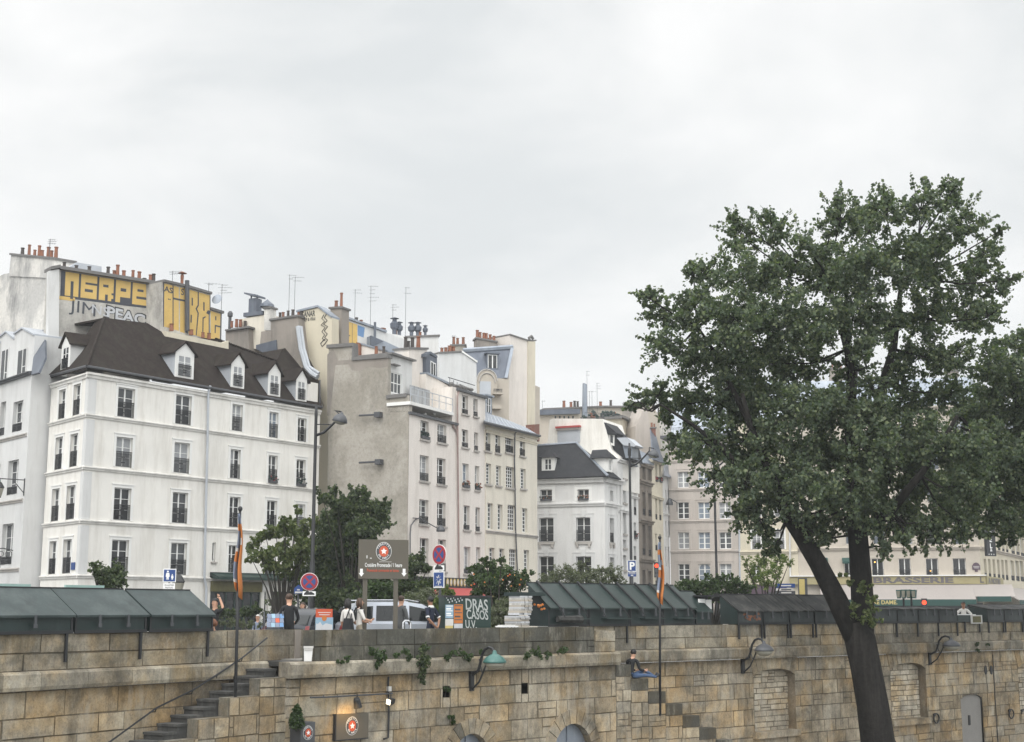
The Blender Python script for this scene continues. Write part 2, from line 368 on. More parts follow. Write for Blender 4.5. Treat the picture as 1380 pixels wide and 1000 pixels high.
# ---------------------------------------------------------------- quay walls, block by block
WARM = [(.37, .315, .235), (.34, .285, .205), (.40, .35, .27), (.35, .31, .25), (.31, .265, .20), (.38, .34, .275), (.43, .385, .31), (.33, .30, .25), (.40, .37, .315)]
GREY = [(.30, .28, .235), (.25, .235, .205), (.33, .305, .26), (.36, .34, .295), (.22, .21, .185)]
def stone(mb, F, u0, u1, zs, pal, holes=(), wmin=.5, wmax=1.25, w=0, jit=.018, joint=.005, rnd=random, edge=None):
    """courses of dressed blocks: every block its own width, tone and slight set-back"""
    for k in range(len(zs)-1):
        za, zb = zs[k], zs[k+1]; u = u0-rnd.random()*wmax
        while u < u1:
            bw = rnd.uniform(wmin, wmax); a, b_ = max(u, u0), min(u+bw, u1); u += bw
            if b_-a < .04: continue
            c = rnd.choice(pal); g = rnd.uniform(.88, 1.10); c = tuple(x*g for x in c); j = w+rnd.uniform(-jit, jit*.4)
            rects = [(a, b_, za, zb)]
            if rnd.random() < .13 and b_-a < 1.1: zm_ = za+(zb-za)*rnd.uniform(.4, .6); rects = [(a, b_, za, zm_), (a, b_, zm_, zb)]
            for h in holes: rects = rsub(rects, h)
            if edge: rects = [(p, q, r_, min(s_, edge((p+q)/2))) for p, q, r_, s_ in rects]
            for (p, q, r_, s_) in rects:
                if q-p < .02 or s_-r_ < .02: continue
                d = joint; bt = rnd.uniform(.0, .006)
                o = [(p+d, r_+d), (q-d-bt, r_+d), (q-d, s_-d-bt), (p+d+bt, s_-d)]
                e2 = lambda: d*rnd.uniform(1.2, 5.5)
                i = [(p+e2(), r_+e2()), (q-e2(), r_+e2()), (q-e2(), s_-e2()), (p+e2(), s_-e2())]
                I = [F.pt(x, j, z) for x, z in i]; O = [F.pt(x, w-.04, z) for x, z in o]
                mb.face(I, 0, c)
                dk = tuple(x*.6 for x in c)
                for e in range(4): mb.face([O[e], O[(e+1) % 4], I[(e+1) % 4], I[e]], 0, dk)
    rects = [(u0, u1, zs[0], zs[-1])]
    for h in holes: rects = rsub(rects, h)
    for (p, q, r_, s_) in rects: mb.face([F.pt(p, w-.02, r_), F.pt(q, w-.02, r_), F.pt(q, w-.02, s_), F.pt(p, w-.02, s_)], 0, (.155, .135, .105))
def courses(z0, z1, h, j=.085):
    n = max(1, round((z1-z0)/h)); zs = [z0+(z1-z0)*k/n for k in range(n+1)]
    return [zs[0]]+[z+random.uniform(-j, j) for z in zs[1:-1]]+[zs[-1]]
def archrects(u0, u1, z0, zs, rise, n=12):
    """opening with a low arched head as a set of strips"""
    out = []; c = (u0+u1)/2; h = (u1-u0)/2
    for k in range(n):
        a, b_ = u0+(u1-u0)*k/n, u0+(u1-u0)*(k+1)/n; t = ((a+b_)/2-c)/h
        out.append((a, b_, z0, zs+rise*math.sqrt(max(0, 1-t*t))))
    return out
def parapet(mb, F, u0, u1, tdepth, zt=None):
    zt = zt or ZP; zm = ZCT+(zt-ZCT)*.47
    stone(mb, F, u0, u1, [ZCT, zm, zt], GREY, wmin=.9, wmax=2.3, rnd=random)
    mb.col = (.27, .255, .22); mb.box(F, u0, u1, -tdepth, -.03, 0 if False else ZCT, zt-.004)
def cornice(mb, F, u0, u1):
    u = u0
    while u < u1:
        L = random.uniform(.9, 1.6); a, b_ = u, min(u+L, u1); u += L
        g = random.uniform(.8, 1.1); mb.col = tuple(x*g for x in random.choice(GREY))
        mb.wprism(F, [(-.3, ZCB+.02), (.19, ZCB+.02), (.22, ZCB+.10), (.22, ZCT-.06), (.15, ZCT), (-.3, ZCT)], a+.004, b_-.004)
# left wall
wl = thing('quay_wall', 'tan stone quay wall behind the descending stair, under the three closed dark green book boxes', 'quay wall', fL.pt(fL.L/2, 0, ZQ), 'stretches of the quay wall')
mb = MB(); stone(mb, fL, 0, fL.L, courses(ZQ, ZCB, .50), WARM, wmin=.6, wmax=1.7); mb.build('wall_face', 'quay_stone', wl, tint=True, fixn=False)
mb = MB(); parapet(mb, fL, 0, fL.u(411, 850), .5); mb.build('parapet', 'quay_stone', wl, tint=True, fixn=False)
mb = MB(); cornice(mb, fL, 0, fL.u(384, 905)); mb.build('cornice', 'quay_stone', wl, tint=True)
# front wall (the stretch that stands forward between the two stairs)
arches = []
for (x0, x1, yc) in ((746, 797, 975), (612, 658, 988.5)):
    a, b_ = fF.u(x0, 1000), fF.u(x1, 1000); zt = fF.z((x0+x1)/2, yc); arches.append((a, b_, zt-(b_-a)/2, (b_-a)/2))
holes = []
for a, b_, zs_, r_ in arches: holes += archrects(a-.02, b_+.02, ZQ, zs_, r_, 16)
for (x0, x1, y0, y1) in ((703, 712, 921, 935), (597, 607, 925, 940)):
    holes.append((fF.u(x0, y0), fF.u(x1, y0), fF.z(x0, y1), fF.z(x0, y0)))
wf = thing('quay_wall', 'weathered stone quay wall in the middle, standing forward between the two stairs, with small round arches at its foot', 'quay wall', fF.pt(fF.L/2, 0, ZQ), 'stretches of the quay wall')
mb = MB(); stone(mb, fF, 0, fF.L, courses(ZQ, ZCB, .48), WARM+GREY[:2], holes, .45, 1.45)
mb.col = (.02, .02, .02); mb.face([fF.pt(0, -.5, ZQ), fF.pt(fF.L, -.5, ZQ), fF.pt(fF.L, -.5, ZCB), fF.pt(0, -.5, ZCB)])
mb.build('wall_face', 'quay_stone', wf, tint=True, fixn=False)
mb = MB(); parapet(mb, fF, uP0, uP1, .5); mb.build('parapet', 'quay_stone_dirty', wf, tint=True, fixn=False)
mb = MB(); parapet(mb, fF, uP1+.01, fF.L, .9, ZP-.12); mb.build('parapet', 'quay_stone', wf, tint=True, fixn=False)
mb = MB(); cornice(mb, fF, 0, fF.L); mb.build('cornice', 'quay_stone', wf, tint=True)
for a, b_, zs_, r_ in arches:
    mb = MB(); c = (a+b_)/2; n = 11
    for k in range(n):
        t0, t1 = math.pi*k/n+.012, math.pi*(k+1)/n-.012; g = random.uniform(.7, 1.05); mb.col = tuple(x*g for x in random.choice(WARM+GREY))
        mb.prism(fF, [(c+math.cos(t)*q, zs_+math.sin(t)*q) for t, q in ((t0, r_), (t0, r_+.42), (t1, r_+.42), (t1, r_))], -.3, .03)
    vo = mb.build('arch', 'quay_stone', wf, tint=True)
    mb = MB(); mb.prism(fF, [(c-r_, ZQ)]+[(c+math.cos(t)*r_, zs_+math.sin(t)*r_) for t in [math.pi*(1-k/12) for k in range(13)]]+[(c+r_, ZQ)], -.32, -.24)
    mb.box(fF, c-.03, c+.03, -.24, -.2, ZQ, zs_+r_); mb.box(fF, c-r_, c+r_, -.24, -.2, zs_-.05, zs_+.02)
    mb.build('arched_door', 'zinc', wf)
# far right wall
def px2(F, x0, x1, y0, y1): return F.u(x0, (y0+y1)/2), F.u(x1, (y0+y1)/2), F.z((x0+x1)/2, y1), F.z((x0+x1)/2, y0)
NI = []
for (x0, x1, ya, ys, yb) in ((1016, 1072, 901, 911, 985), (1201, 1249, 893, 903, 969), (1374, 1425, 891, 899, 960)):
    a, b_ = fR.u(x0, 940), fR.u(x1, 940); NI.append((a, b_, fR.z((x0+x1)/2, yb), fR.z((x0+x1)/2, ys), fR.z((x0+x1)/2, ya)))
a, b_ = fR.u(1296, 960), fR.u(1325, 960); gd = (a, b_, ZQ, fR.z(1310, 944), fR.z(1310, 936))
holes = []
for a, b_, z0, zs_, zt in NI+[gd]: holes += archrects(a, b_, z0, zs_, zt-zs_, 12)
wr = thing('quay_wall', 'long tan stone quay wall receding to the right under the dark row of book boxes, with blind arched windows', 'quay wall', fR.pt(fR.L/2, 0, ZQ), 'stretches of the quay wall')
mb = MB(); stone(mb, fR, 0, fR.L, courses(ZQ, ZCB, .47), WARM, holes, .45, 1.3); mb.build('wall_face', 'quay_stone', wr, tint=True, fixn=False)
mb = MB(); parapet(mb, fR, 0, fR.L, .5); mb.build('parapet', 'quay_stone', wr, tint=True, fixn=False)
mb = MB(); cornice(mb, fR, 0, fR.L); mb.build('cornice', 'quay_stone', wr, tint=True)
for a, b_, z0, zs_, zt in NI:
    mb = MB(); stone(mb, fR, a-.3, b_+.3, courses(z0-.1, zt+.1, .2, .02), [(.42, .385, .32), (.38, .345, .285), (.45, .42, .36)], (), .3, .75, w=-.34)
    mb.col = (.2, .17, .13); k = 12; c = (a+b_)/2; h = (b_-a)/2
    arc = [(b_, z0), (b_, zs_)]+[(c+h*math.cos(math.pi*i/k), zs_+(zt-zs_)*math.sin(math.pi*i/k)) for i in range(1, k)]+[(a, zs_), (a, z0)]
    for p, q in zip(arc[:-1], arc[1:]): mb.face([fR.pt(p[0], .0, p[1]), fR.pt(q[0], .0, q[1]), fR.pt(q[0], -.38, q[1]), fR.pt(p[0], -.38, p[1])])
    mb.build('blind_window', 'infill_stone', wr, tint=True, fixn=False)
    mb = MB(); mb.col = (.33, .30, .25); mb.box(fR, a-.1, b_+.1, -.45, .13, z0-.22, z0); mb.build('sill', 'quay_stone', wr, tint=True)
    mb = MB(); n = 9
    for q in range(n):
        t0, t1 = q/n, (q+1)/n; x0, x1 = a+(b_-a)*t0+.008, a+(b_-a)*t1-.008; s_ = lambda x: zs_+(zt-zs_)*math.sqrt(max(0, 1-((x-c)/h)**2))
        g = random.uniform(.8, 1.1); mb.col = tuple(x*g for x in random.choice(WARM)); sp = (q-4)*.05
        mb.prism(fR, [(x0, s_(x0)), (x1, s_(x1)), (x1+sp, zt+.48), (x0+sp, zt+.48)], -.05, .012)
    mb.build('arch', 'quay_stone', wr, tint=True)
a, b_, z0, zs_, zt = gd; c = (a+b_)/2; h = (b_-a)/2
mb = MB(); mb.prism(fR, [(a, z0)]+[(c+h*math.cos(t), zs_+(zt-zs_)*math.sin(t)) for t in [math.pi*(1-k/12) for k in range(13)]]+[(b_, z0)], -.2, -.1)
dr = mb.build('door', 'stone_door', wr); dr['label'] = 'plain grey metal door with a rounded head'
mb = MB(); mb.box(fR, c-.2, c-.08, -.1, -.06, zs_-1., zs_-.6); mb.build('handle', 'iron_black', dr)
# ---------------------------------------------------------------- stairs
fT = Fr(fF.pt(0, 0, 0), fF.pt(0, 0, 0)+fL.e)      # left stair, parallel to the left wall
zl = fT.z(386, 913.5)
st = thing('stone_stair', 'worn stone stair going down to the left in front of the quay wall', 'stair', fT.pt(-2, -.5, ZQ), 'stairs down to the lower quay')
mb = MB(); random.seed(3)
n = 34; zt0 = fT.z(376, 902); rise = .165; u0 = fT.u(386, 902)
uE, zE = fT.hit(212, 1000, -.45); run = (u0-uE)/((zt0-zE)/rise)
for k in range(n):
    z = zt0-rise*k
    if z-.2 < ZQ: break
    mb.col = tuple(random.uniform(.85, 1.1)*x for x in (.5, .5, .48))
    mb.box(fT, u0-run*(k+1)-.03, u0-run*k, -1.0, -.34, z-.06, z); mb.box(fT, u0-run*(k+1), u0-run*k, -1.0, -.36, ZQ, z-.06)
mb.build('steps', 'step_dark', st)
mb = MB()
tops = [(351, 397, 913.5), (310, 362, 938.6), (268, 318, 967.5), (228, 276, 997)]
d1u = fT.u(310, 938)-fT.u(351, 938); d1z = fT.z(310, 938.6)-fT.z(351, 913.5)
seq = [(fT.u(x0, y), fT.z((x0+x1)/2, y)) for x0, x1, y in tops]
while seq[-1][1] > ZQ+.4: seq.append((seq[-1][0]+d1u, seq[-1][1]+d1z))
prev = fT.u(387, 913)
for ua, zt in seq:
    if zt < ZQ: break
    stone(mb, fT, ua, prev, courses(ZQ, zt-.0, .45), WARM+GREY, (), .5, 1.0)
    mb.col = (.17, .165, .15); mb.box(fT, ua-.02, prev, -.35, -.03, ZQ, zt); prev = ua
mb.build('stringer_wall', 'quay_stone', st, tint=True, fixn=False)
mb = MB(); hp = [(100, 1032), (149, 999), (211, 954), (260, 930), (293, 909), (327, 886), (360, 859.6)]
pts = [fL.hit3(x, y, .24) for x, y in hp]; mb.tube(pts, .022, 6)
for (x, y) in hp[1:-1]:
    p = fL.hit3(x, y, .24); u, z = fL.hit(x, y, .24); mb.tube([p, fL.pt(u, .2, z-.09), fL.pt(u, .0, z-.11)], .014, 5)
tag(mb.build('handrail', 'iron_black', st))
s2 = thing('stone_stair', 'worn stone stair going down to the right, a seated man at its top', 'stair', fS.pt(2, -.5, ZQ), 'stairs down to the lower quay')
tops = [(829, 850.3, 896), (850.3, 873.6, 914.7), (873.6, 897, 932.3), (897, 919.7, 948.7), (919.7, 942.5, 964.8), (942.5, 964.6, 981.2)]
seq = [(fS.u(x0, y), fS.u(x1, y), fS.z((x0+x1)/2, y)) for x0, x1, y in tops]
du = seq[-1][1]-seq[-1][0]; dz = seq[-1][2]-seq[-2][2]
while seq[-1][2] > ZQ+.5: p = seq[-1]; seq.append((p[1], p[1]+du, p[2]+dz))
seq[0] = (0, seq[0][1], seq[0][2]); mb = MB(); ms = MB()
for i, (a, b_, zt) in enumerate(seq):
    if zt < ZQ+.1: break
    stone(mb, fS, a, b_+.0, courses(ZQ, zt-.36, .38, .03), WARM+GREY, (), .5, 1.1)
    g = random.uniform(.5, .8); mb.col = tuple(x*g for x in (.13, .128, .115)); mb.box(fS, a+.006, b_-.004, -.36, random.uniform(.0, .02), zt-.355, zt)
    mb.col = (.2, .19, .16); mb.box(fS, a, b_, -.35, -.025, ZQ, zt-.356)
    for k in (0, 1):
        q0 = a+(b_-a)*k/2; q1 = a+(b_-a)*(k+1)/2; ms.box(fS, q0, q1, -1.05, -.37, ZQ, zt-.1+dz*k/2)
mb.build('stringer_wall', 'quay_stone', s2, tint=True, fixn=False); ms.build('steps', 'step_dark', s2)
# ================================================================ houses
class Fac(Fr):
    def __init__(s, a, b): Fr.__init__(s, a, b); s.holes = []; s.wins = []
    def add(s, x0, x1, yt, yb, **k):
        ym = (yt+yb)/2; u0, u1 = s.u(x0, ym), s.u(x1, ym); z1 = s.z(x0, yt); z0 = s.z(x0, yb)
        s.uz(u0, u1, z0, z1, **k)
    def uz(s, u0, u1, z0, z1, **k): s.holes.append((u0, u1, z0, z1)); s.wins.append((u0, u1, z0, z1, k))
    def wall(s, parent, z0, z1, m, back=8, u0=0, u1=None, name='wall', dep=.2, rim=None, shell=True):
        u1 = s.L if u1 is None else u1
        mb = MB(); rects = [(u0, u1, z0, z1)]
        for h in s.holes: rects = rsub(rects, h)
        for a, b, c, d in rects: mb.face([s.pt(a, 0, c), s.pt(b, 0, c), s.pt(b, 0, d), s.pt(a, 0, d)])
        for a, b, c, d in s.holes:
            for p, q in (((a, c), (b, c)), ((b, c), (b, d)), ((b, d), (a, d)), ((a, d), (a, c))):
                mb.face([s.pt(p[0], 0, p[1]), s.pt(q[0], 0, q[1]), s.pt(q[0], -dep-.03, q[1]), s.pt(p[0], -dep-.03, p[1])])
        if shell:
            mb.face([s.pt(u0, 0, z0), s.pt(u0, -back, z0), s.pt(u0, -back, z1), s.pt(u0, 0, z1)]); mb.face([s.pt(u1, 0, z0), s.pt(u1, -back, z0), s.pt(u1, -back, z1), s.pt(u1, 0, z1)])
            mb.face([s.pt(u0, -back, z0), s.pt(u1, -back, z0), s.pt(u1, -back, z1), s.pt(u0, -back, z1)]); mb.face([s.pt(u0, 0, z1), s.pt(u1, 0, z1), s.pt(u1, -back, z1), s.pt(u0, -back, z1)])
        o = mb.build(name, m, parent, fixn=False)
        for w in s.wins: window(s, parent, *w[:4], **{'dep': dep, **w[4]})
        return o
def railing(F, u0, u1, w, z0, z1, parent, m='iron_black', st=.085):
    mb = MB(); mb.box(F, u0, u1, w-.015, w+.02, z1-.04, z1); mb.box(F, u0, u1, w-.012, w+.015, z0, z0+.03); mb.box(F, u0, u1, w-.011, w+.014, z1-.17, z1-.145)
    n = max(3, int((u1-u0)/st))
    for k in range(n+1):
        u = u0+(u1-u0)*k/n; mb.box(F, max(u0, u-.012), min(u1, u+.012), w-.01, w+.012, z0+.03, z1-.04)
    c = (u0+u1)/2; mb.box(F, c-.14, c+.14, w-.012, w+.014, z0+.2, z0+.26); mb.box(F, c-.14, c+.14, w-.012, w+.014, z1-.36, z1-.3)
    return mb.build('railing', m, parent)
WR = random.Random(5)
def window(F, parent, u0, u1, z0, z1, rows=3, cols=2, pane=None, rail=0, sur=0, sill=0, dep=.2, frame='frame_white', keystone=False, flowers=None, shutters=False, bar=.03, arch=False, awn=None, corbel=False, m_sur='trim_white', mull=.09):
    mb = MB(); fb = .055; w0, w1 = -dep, -dep+.06
    mb.box(F, u0, u0+fb, w0, w1, z0, z1); mb.box(F, u1-fb, u1, w0, w1, z0, z1); mb.box(F, u0+fb, u1-fb, w0, w1, z1-fb, z1); mb.box(F, u0+fb, u1-fb, w0, w1, z0, z0+fb*1.4)
    for k in range(1, cols):
        u = u0+(u1-u0)*k/cols; mh = mull/2 if (cols == 2 or (cols == 4 and k == 2)) else bar/2; mb.box(F, u-mh, u+mh, w0, w1-.004, z0+fb*1.4, z1-fb)
    for k in range(1, rows):
        z = z0+(z1-z0)*k/rows; mb.box(F, u0+fb, u1-fb, w0, w1-.012, z-bar/2, z+bar/2)
    if arch:
        for sx in (-1, 1):
            c = (u0+u1)/2; h = (u1-u0)/2; mb.prism(F, [(c+sx*h, z1), (c, z1)]+[(c+sx*h*math.sin(t), z1-h+h*math.cos(t)) for t in [math.pi/2*k/6 for k in range(7)]], w0, w1+.02)
    o = mb.build('window', frame, parent)
    pane = pane or WR.choice(['glass_dark', 'glass_dark', 'glass_dark', 'glass_mid', 'glass_mid', 'glass_curtain', 'split', 'split', 'glass_painted_sky'])
    mb = MB()
    if pane == 'split':       # one leaf dark, the other with a curtain
        c = (u0+u1)/2; k = WR.choice((0, 1))
        mb.mi = k; mb.box(F, u0+.02, c, w0+.004, w0+.02, z0+.02, z1-.02); mb.mi = 1-k; mb.box(F, c+.001, u1-.02, w0+.004, w0+.02, z0+.02, z1-.02); pm = ['glass_dark', 'glass_curtain']
    else: mb.box(F, u0+.02, u1-.02, w0+.004, w0+.02, z0+.02, z1-.02); pm = pane
    mb.build('pane', pm, o)
    if rail: railing(F, u0+.005, u1-.005, -.03 if rail < 2 else .06, z0+.05, z0+.05+(rail if rail < 2 else rail-2), o)
    if sur:
        mb = MB(); s = sur; mb.box(F, u0-s, u0, -.02, .035, z0, z1); mb.box(F, u1, u1+s, -.02, .035, z0, z1); mb.box(F, u0-s, u1+s, -.02, .037, z1, z1+s); mb.box(F, u0-s-.03, u1+s+.03, -.02, .07, z1+s, z1+s+.06)
        if keystone: c = (u0+u1)/2; mb.box(F, c-.2, c+.2, -.02, .1, z1+.02, z1+s+.3)
        mb.build('surround', m_sur, o)
    if sill:
        mb = MB(); mb.box(F, u0-.1, u1+.1, -dep, .12, z0-sill, z0)
        if corbel:
            for u in (u0+.1, u1-.1): mb.box(F, u-.1, u+.1, -.02, .14, z0-sill-.28, z0-sill-.002)
        mb.build('sill', 'cornice_grey', o)
    if flowers:
        mb = MB(); mb.box(F, u0+.05, u1-.05, -.02, .16, z0+.02, z0+.2)
        bx = mb.build('flower_box', 'iron_grey', o); mb = MB(); mb.col = (1, 1, 1)
        for k in range(26):
            p = F.pt(WR.uniform(u0, u1), WR.uniform(-.02, .22), z0+WR.uniform(.18, .5)); mb.mi = 0 if WR.random() < .6 else 1; s = WR.uniform(.04, .09); mb.ball(p, s, s, s*.8, 5, 3)
        mb.build('flowers', ['shop_green', flowers], bx)
    if shutters:
        mb = MB(); hw = (u1-u0)/2
        for a, b in ((u0-hw, u0-.02), (u1+.02, u1+hw)): mb.box(F, a, b, .0, .045, z0, z1)
        mb.build('shutter', 'frame_white', o)
    if awn:
        mb = MB(); mb.wprism(F, [(0, z1+.06), (.7, z1-.3), (.7, z1-.52), (.66, z1-.5), (.64, z1-.3), (0, z1+.0)], u0-.2, u1+.2); mb.build('awning', awn, o)
    return o
def band(F, parent, z, h=.16, out=.1, u0=0, u1=None, m='cornice_white', name='cornice', drip=True):
    mb = MB(); u1 = F.L if u1 is None else u1
    mb.wprism(F, [(-.02, z-h), (out*.5, z-h), (out*.6, z-h*.45), (out, z-h*.4), (out, z-.02), (-.02, z+.03)], u0, u1); return mb.build(name, m, parent)
class Slope:
    """roof plane through a line at height z on frame F (offset w), rising backwards at deg"""
    def __init__(s, F, z, w=.25, deg=50):
        t = R(deg); s.F = F; s.p = F.pt(0, w, z); s.n = F.n*math.sin(t)+Vector((0, 0, 1))*math.cos(t); s.up = -F.n*math.cos(t)+Vector((0, 0, 1))*math.sin(t)
    def hit(s, px, py):
        d = ray(px, py); c = Vector((0, 0, ZC)); return c+d*((s.p-c).dot(s.n)/d.dot(s.n))
    def poly(s, mb, pts, th=.12):
        P = [s.hit(*p) if len(p) == 2 else Vector(p) for p in pts]; mb.hexa([p-s.n*th for p in P], P)
def dormer(parent, sl, xl, xr, yt, yb, gable=.5, wm='trim_white', rm='tile', cheek='plaster_pale', win=(.16, .12), roof='gable', rows=3, rail=.0, ov=.16, label=None, pane='glass_mid', cols=2, bk=None):
    F = sl.F; p = sl.hit(xl, yb); q0 = (p-F.o).dot(F.n); G = F.off(q0+.02)
    u0, u1 = G.u(xl, (yt+yb)/2), G.u(xr, (yt+yb)/2); z0 = p.z; z1 = G.z(xl, yt); c = (u0+u1)/2
    sn = sl.n; slope = math.hypot(sn.x, sn.y)/sn.z; d = bk or (z1+gable-z0)/slope+.1
    o = MB(); o.prism(G, [(u0, z0-.1), (u1, z0-.1), (u1, z1), (u0, z1)], -d, -.03); w = o.build('dormer', cheek, parent)
    m, n_ = win; a, b = u0+(u1-u0)*m, u1-(u1-u0)*m; zb, zt = z0+(z1-z0)*.06, z1-(z1-z0)*n_
    mb = MB(); rects = rsub([(u0, u1, z0-.1, z1)], (a, b, zb, zt))
    for r in rects: mb.box(G, r[0], r[1], -.03, .0, r[2], r[3])
    if roof == 'gable': mb.prism(G, [(u0, z1), (u1, z1), (c, z1+gable)], -.03, .0)
    mb.build('front', wm, w); window(G, w, a, b, zb, zt, rows=rows, cols=cols, dep=.06, rail=rail, pane=pane) if False else None
    f = MB(); fb = .05; f.box(G, a, a+fb, -.025, -.006, zb, zt); f.box(G, b-fb, b, -.025, -.006, zb, zt); f.box(G, a+fb, b-fb, -.025, -.006, zt-fb, zt); f.box(G, (a+b)/2-.045, (a+b)/2+.045, -.025, -.008, zb, zt-fb)
    for k in range(1, rows): z = zb+(zt-zb)*k/rows; f.box(G, a+fb, b-fb, -.025, -.01, z-.016, z+.016)
    f.build('window', 'frame_white', w); g = MB(); g.box(G, a, b, -.029, -.022, zb, zt); g.build('pane', pane, w)
    if rail: railing(G, a, b, .04, zb, zb+rail, w)
    r = MB(); th = .09
    if roof == 'gable':
        zr = z1+gable; sx = (zr-z1)/(c-u0); e = ov
        for sg, ue in ((-1, u0), (1, u1)):
            r.prism(G, [(c, zr+.02), (ue+sg*e, z1-sx*e+.02), (ue+sg*e, z1-sx*e+.02+th), (c, zr+.02+th*1.3)], -d-.2, .14)
    elif roof == 'hip':
        e = ov; A = [G.pt(u0-e, e, z1), G.pt(u1+e, e, z1), G.pt(u1+e, -d, z1), G.pt(u0-e, -d, z1)]; T = [G.pt(c-.05, -(u1-u0)*.35, z1+gable), G.pt(c+.05, -(u1-u0)*.35, z1+gable), G.pt(c+.05, -d-.1, z1+gable), G.pt(c-.05, -d-.1, z1+gable)]; r.hexa(A, T)
    else:
        r.box(G, u0-.12, u1+.12, -d, .15, z1, z1+.12)
    r.build('dormer_roof', rm, w)
    if label: w['label'] = label
    return w
def slab(F, parent, pxs, m, thick=.5, w=0, name='wall', **k):
    mb = MB(); mb.pprism(F, pxs, w-thick, w); return mb.build(name, m, parent)
def pots(F, parent, us, z, w=-.25, r=.10, h=(.35, .75), dark=.3, cowl=0):
    for u in us:
        mb = MB(); hh = WR.uniform(*h); rr = r*WR.uniform(.85, 1.1)
        mb.lathe(F.pt(u, w+WR.uniform(-.08, .08), z-.02), [(rr*1.05, 0), (rr, hh*.3), (rr*.85, hh*.9), (rr*1.1, hh*.92), (rr*1.1, hh), (rr*.7, hh), (rr*.7, hh-.1)], 8)
        o = mb.build('chimney_pot', 'pot_dark' if WR.random() < dark else 'pot', parent)
def stack(F, parent, pxs, m, thick=.9, w=0, npots=5, cap=True, potr=.1, poth=(.4, .8), dark=.3, capm='cap_grey'):
    """chimney stack: outline in pixels, first two points are its top corners (left, right)"""
    mb = MB(); P = [F.hit(x, y, w) for x, y in pxs]; mb.prism(F, P, w-thick, w)
    o = mb.build('chimney', m, parent); (ua, za), (ub, zb) = P[0], P[1]
    if cap:
        mb = MB(); mb.prism(F, [(ua-.1, za-.02), (ub+.1, zb-.02), (ub+.1, zb+.12), (ua-.1, za+.12)], w-thick-.1, w+.1); mb.build('chimney_cap', capm, o)
    for k in range(npots):
        t = (k+.5+WR.uniform(-.2, .2))/npots; pots(F, o, [ua+(ub-ua)*t], za+(zb-za)*t+.12, w-thick/2, potr, poth, dark)
    return o
def antenna(px, yb, yt, Y, parent, arms=3):
    mb = MB(); p = U(px, yb, Y); h = U(px, yt, Y).z-p.z; q = p+Vector((0, 0, h)); mb.tube([p, q], .017, 5)
    for k in range(arms):
        z = h*(1-.09*k)-.05; a = WR.uniform(-.3, .3); L = WR.uniform(.25, .7); d = Vector((math.cos(a), math.sin(a), 0))
        mb.tube([p+Vector((0, 0, z))-d*L*.4, p+Vector((0, 0, z))+d*L], .010, 4)
        for j in range(4): c = p+Vector((0, 0, z))+d*(L*(j/3-.0)*.95); mb.tube([c-Vector((0, .2, .1)), c+Vector((0, .2, .1))], .006, 3)
    return mb.build('antenna', 'iron_grey', parent)
def pipe(F, parent, pts, m='zinc', r=.055, w=.09, name='drainpipe'):
    mb = MB(); P = [F.hit3(x, y, w) for x, y in pts]; mb.tube(P, r, 7); return mb.build(name, m, parent)

# ---------------------------------------------------------------- white corner house (left)
YA = 77.0; pA = U(102.8, HOR, YA); pAR = U(429.5, HOR, YA*1.2); pAL = U(52, HOR, YA*1.052)
A = Fac(pA, pAR); AL = Fac(pAL, pA)
hA = thing('corner_house', 'white plastered corner house with brown tiled hip roof and a row of gabled dormers', 'house', pA)
zA = [A.z(115.7, 500), A.z(115.7, 557.2), A.z(112.1, 627.9), A.z(106.7, 700), A.z(104.9, 774.2)]
rw = [[(158.5, 181.3, 521.2, 561.6), (236.4, 257.7, 531, 571.3), (312.5, 326.6, 544, 580.4), (362.4, 374.6, 554.4, 590), (400.9, 412.6, 562.7, 596)],
      [(156, 178.2, 588, 629), (234.3, 255.3, 595.3, 637), (310, 323.7, 604.8, 644.8), (361.4, 373.6, 613, 651), (399, 411.4, 618.8, 656.6)],
      [(153, 176, 656.6, 701), (231.9, 252.6, 662.8, 705), (308.8, 323.4, 669, 710.6), (359.3, 372.8, 674, 713), (398.4, 410.6, 679, 715.5)],
      [(149.8, 172.8, 727, 772), (229.7, 251.3, 731, 775), (307.5, 320, 734.4, 772), (357, 370, 740, 775), (397, 409, 744, 775)]]
pn = {(1, 0): 'glass_curtain', (1, 1): 'glass_curtain', (2, 3): 'glass_dark', (1, 4): 'glass_dark', (1, 3): 'glass_mid', (0, 0): 'glass_mid', (2, 0): 'glass_dark', (3, 0): 'glass_dark', (3, 1): 'glass_mid', (1, 2): 'split'}
for i, r_ in enumerate(rw):
    for j, (x0, x1, yt, yb) in enumerate(r_):
        ym = (yt+yb)/2; zt = A.z(x0, yt); zb = max(zA[i+1]+.06, A.z(x0, yb))
        A.uz(A.u(x0, ym), A.u(x1, ym), zb, zt, rail=.88, sur=.17, pane=pn.get((i, j)), flowers={(1, 3): 'red_paint', (1, 4): 'cloth_white'}.get((i, j)))
A.uz(A.u(286, 745), A.u(290.5, 745), A.z(287, 757), A.z(287, 731), rows=1, cols=1, sill=.1)
A.uz(A.u(283, 810), A.u(352, 810), .1, A.z(283, 797), rows=1, cols=6, frame='shop_green', pane='glass_dark', bar=.12)
A.uz(A.u(356, 815), A.u(361, 815), .1, A.z(356, 797), rows=1, cols=1, frame='frame_white', pane='glass_dark')
A.uz(A.u(366, 810), A.u(396, 810), .1, A.z(366, 797), rows=1, cols=3, frame='shop_green', pane='glass_dark', bar=.1)
A.wall(hA, 0, zA[0], 'plaster_white', back=9, u1=A.u(428, 700), shell=False)
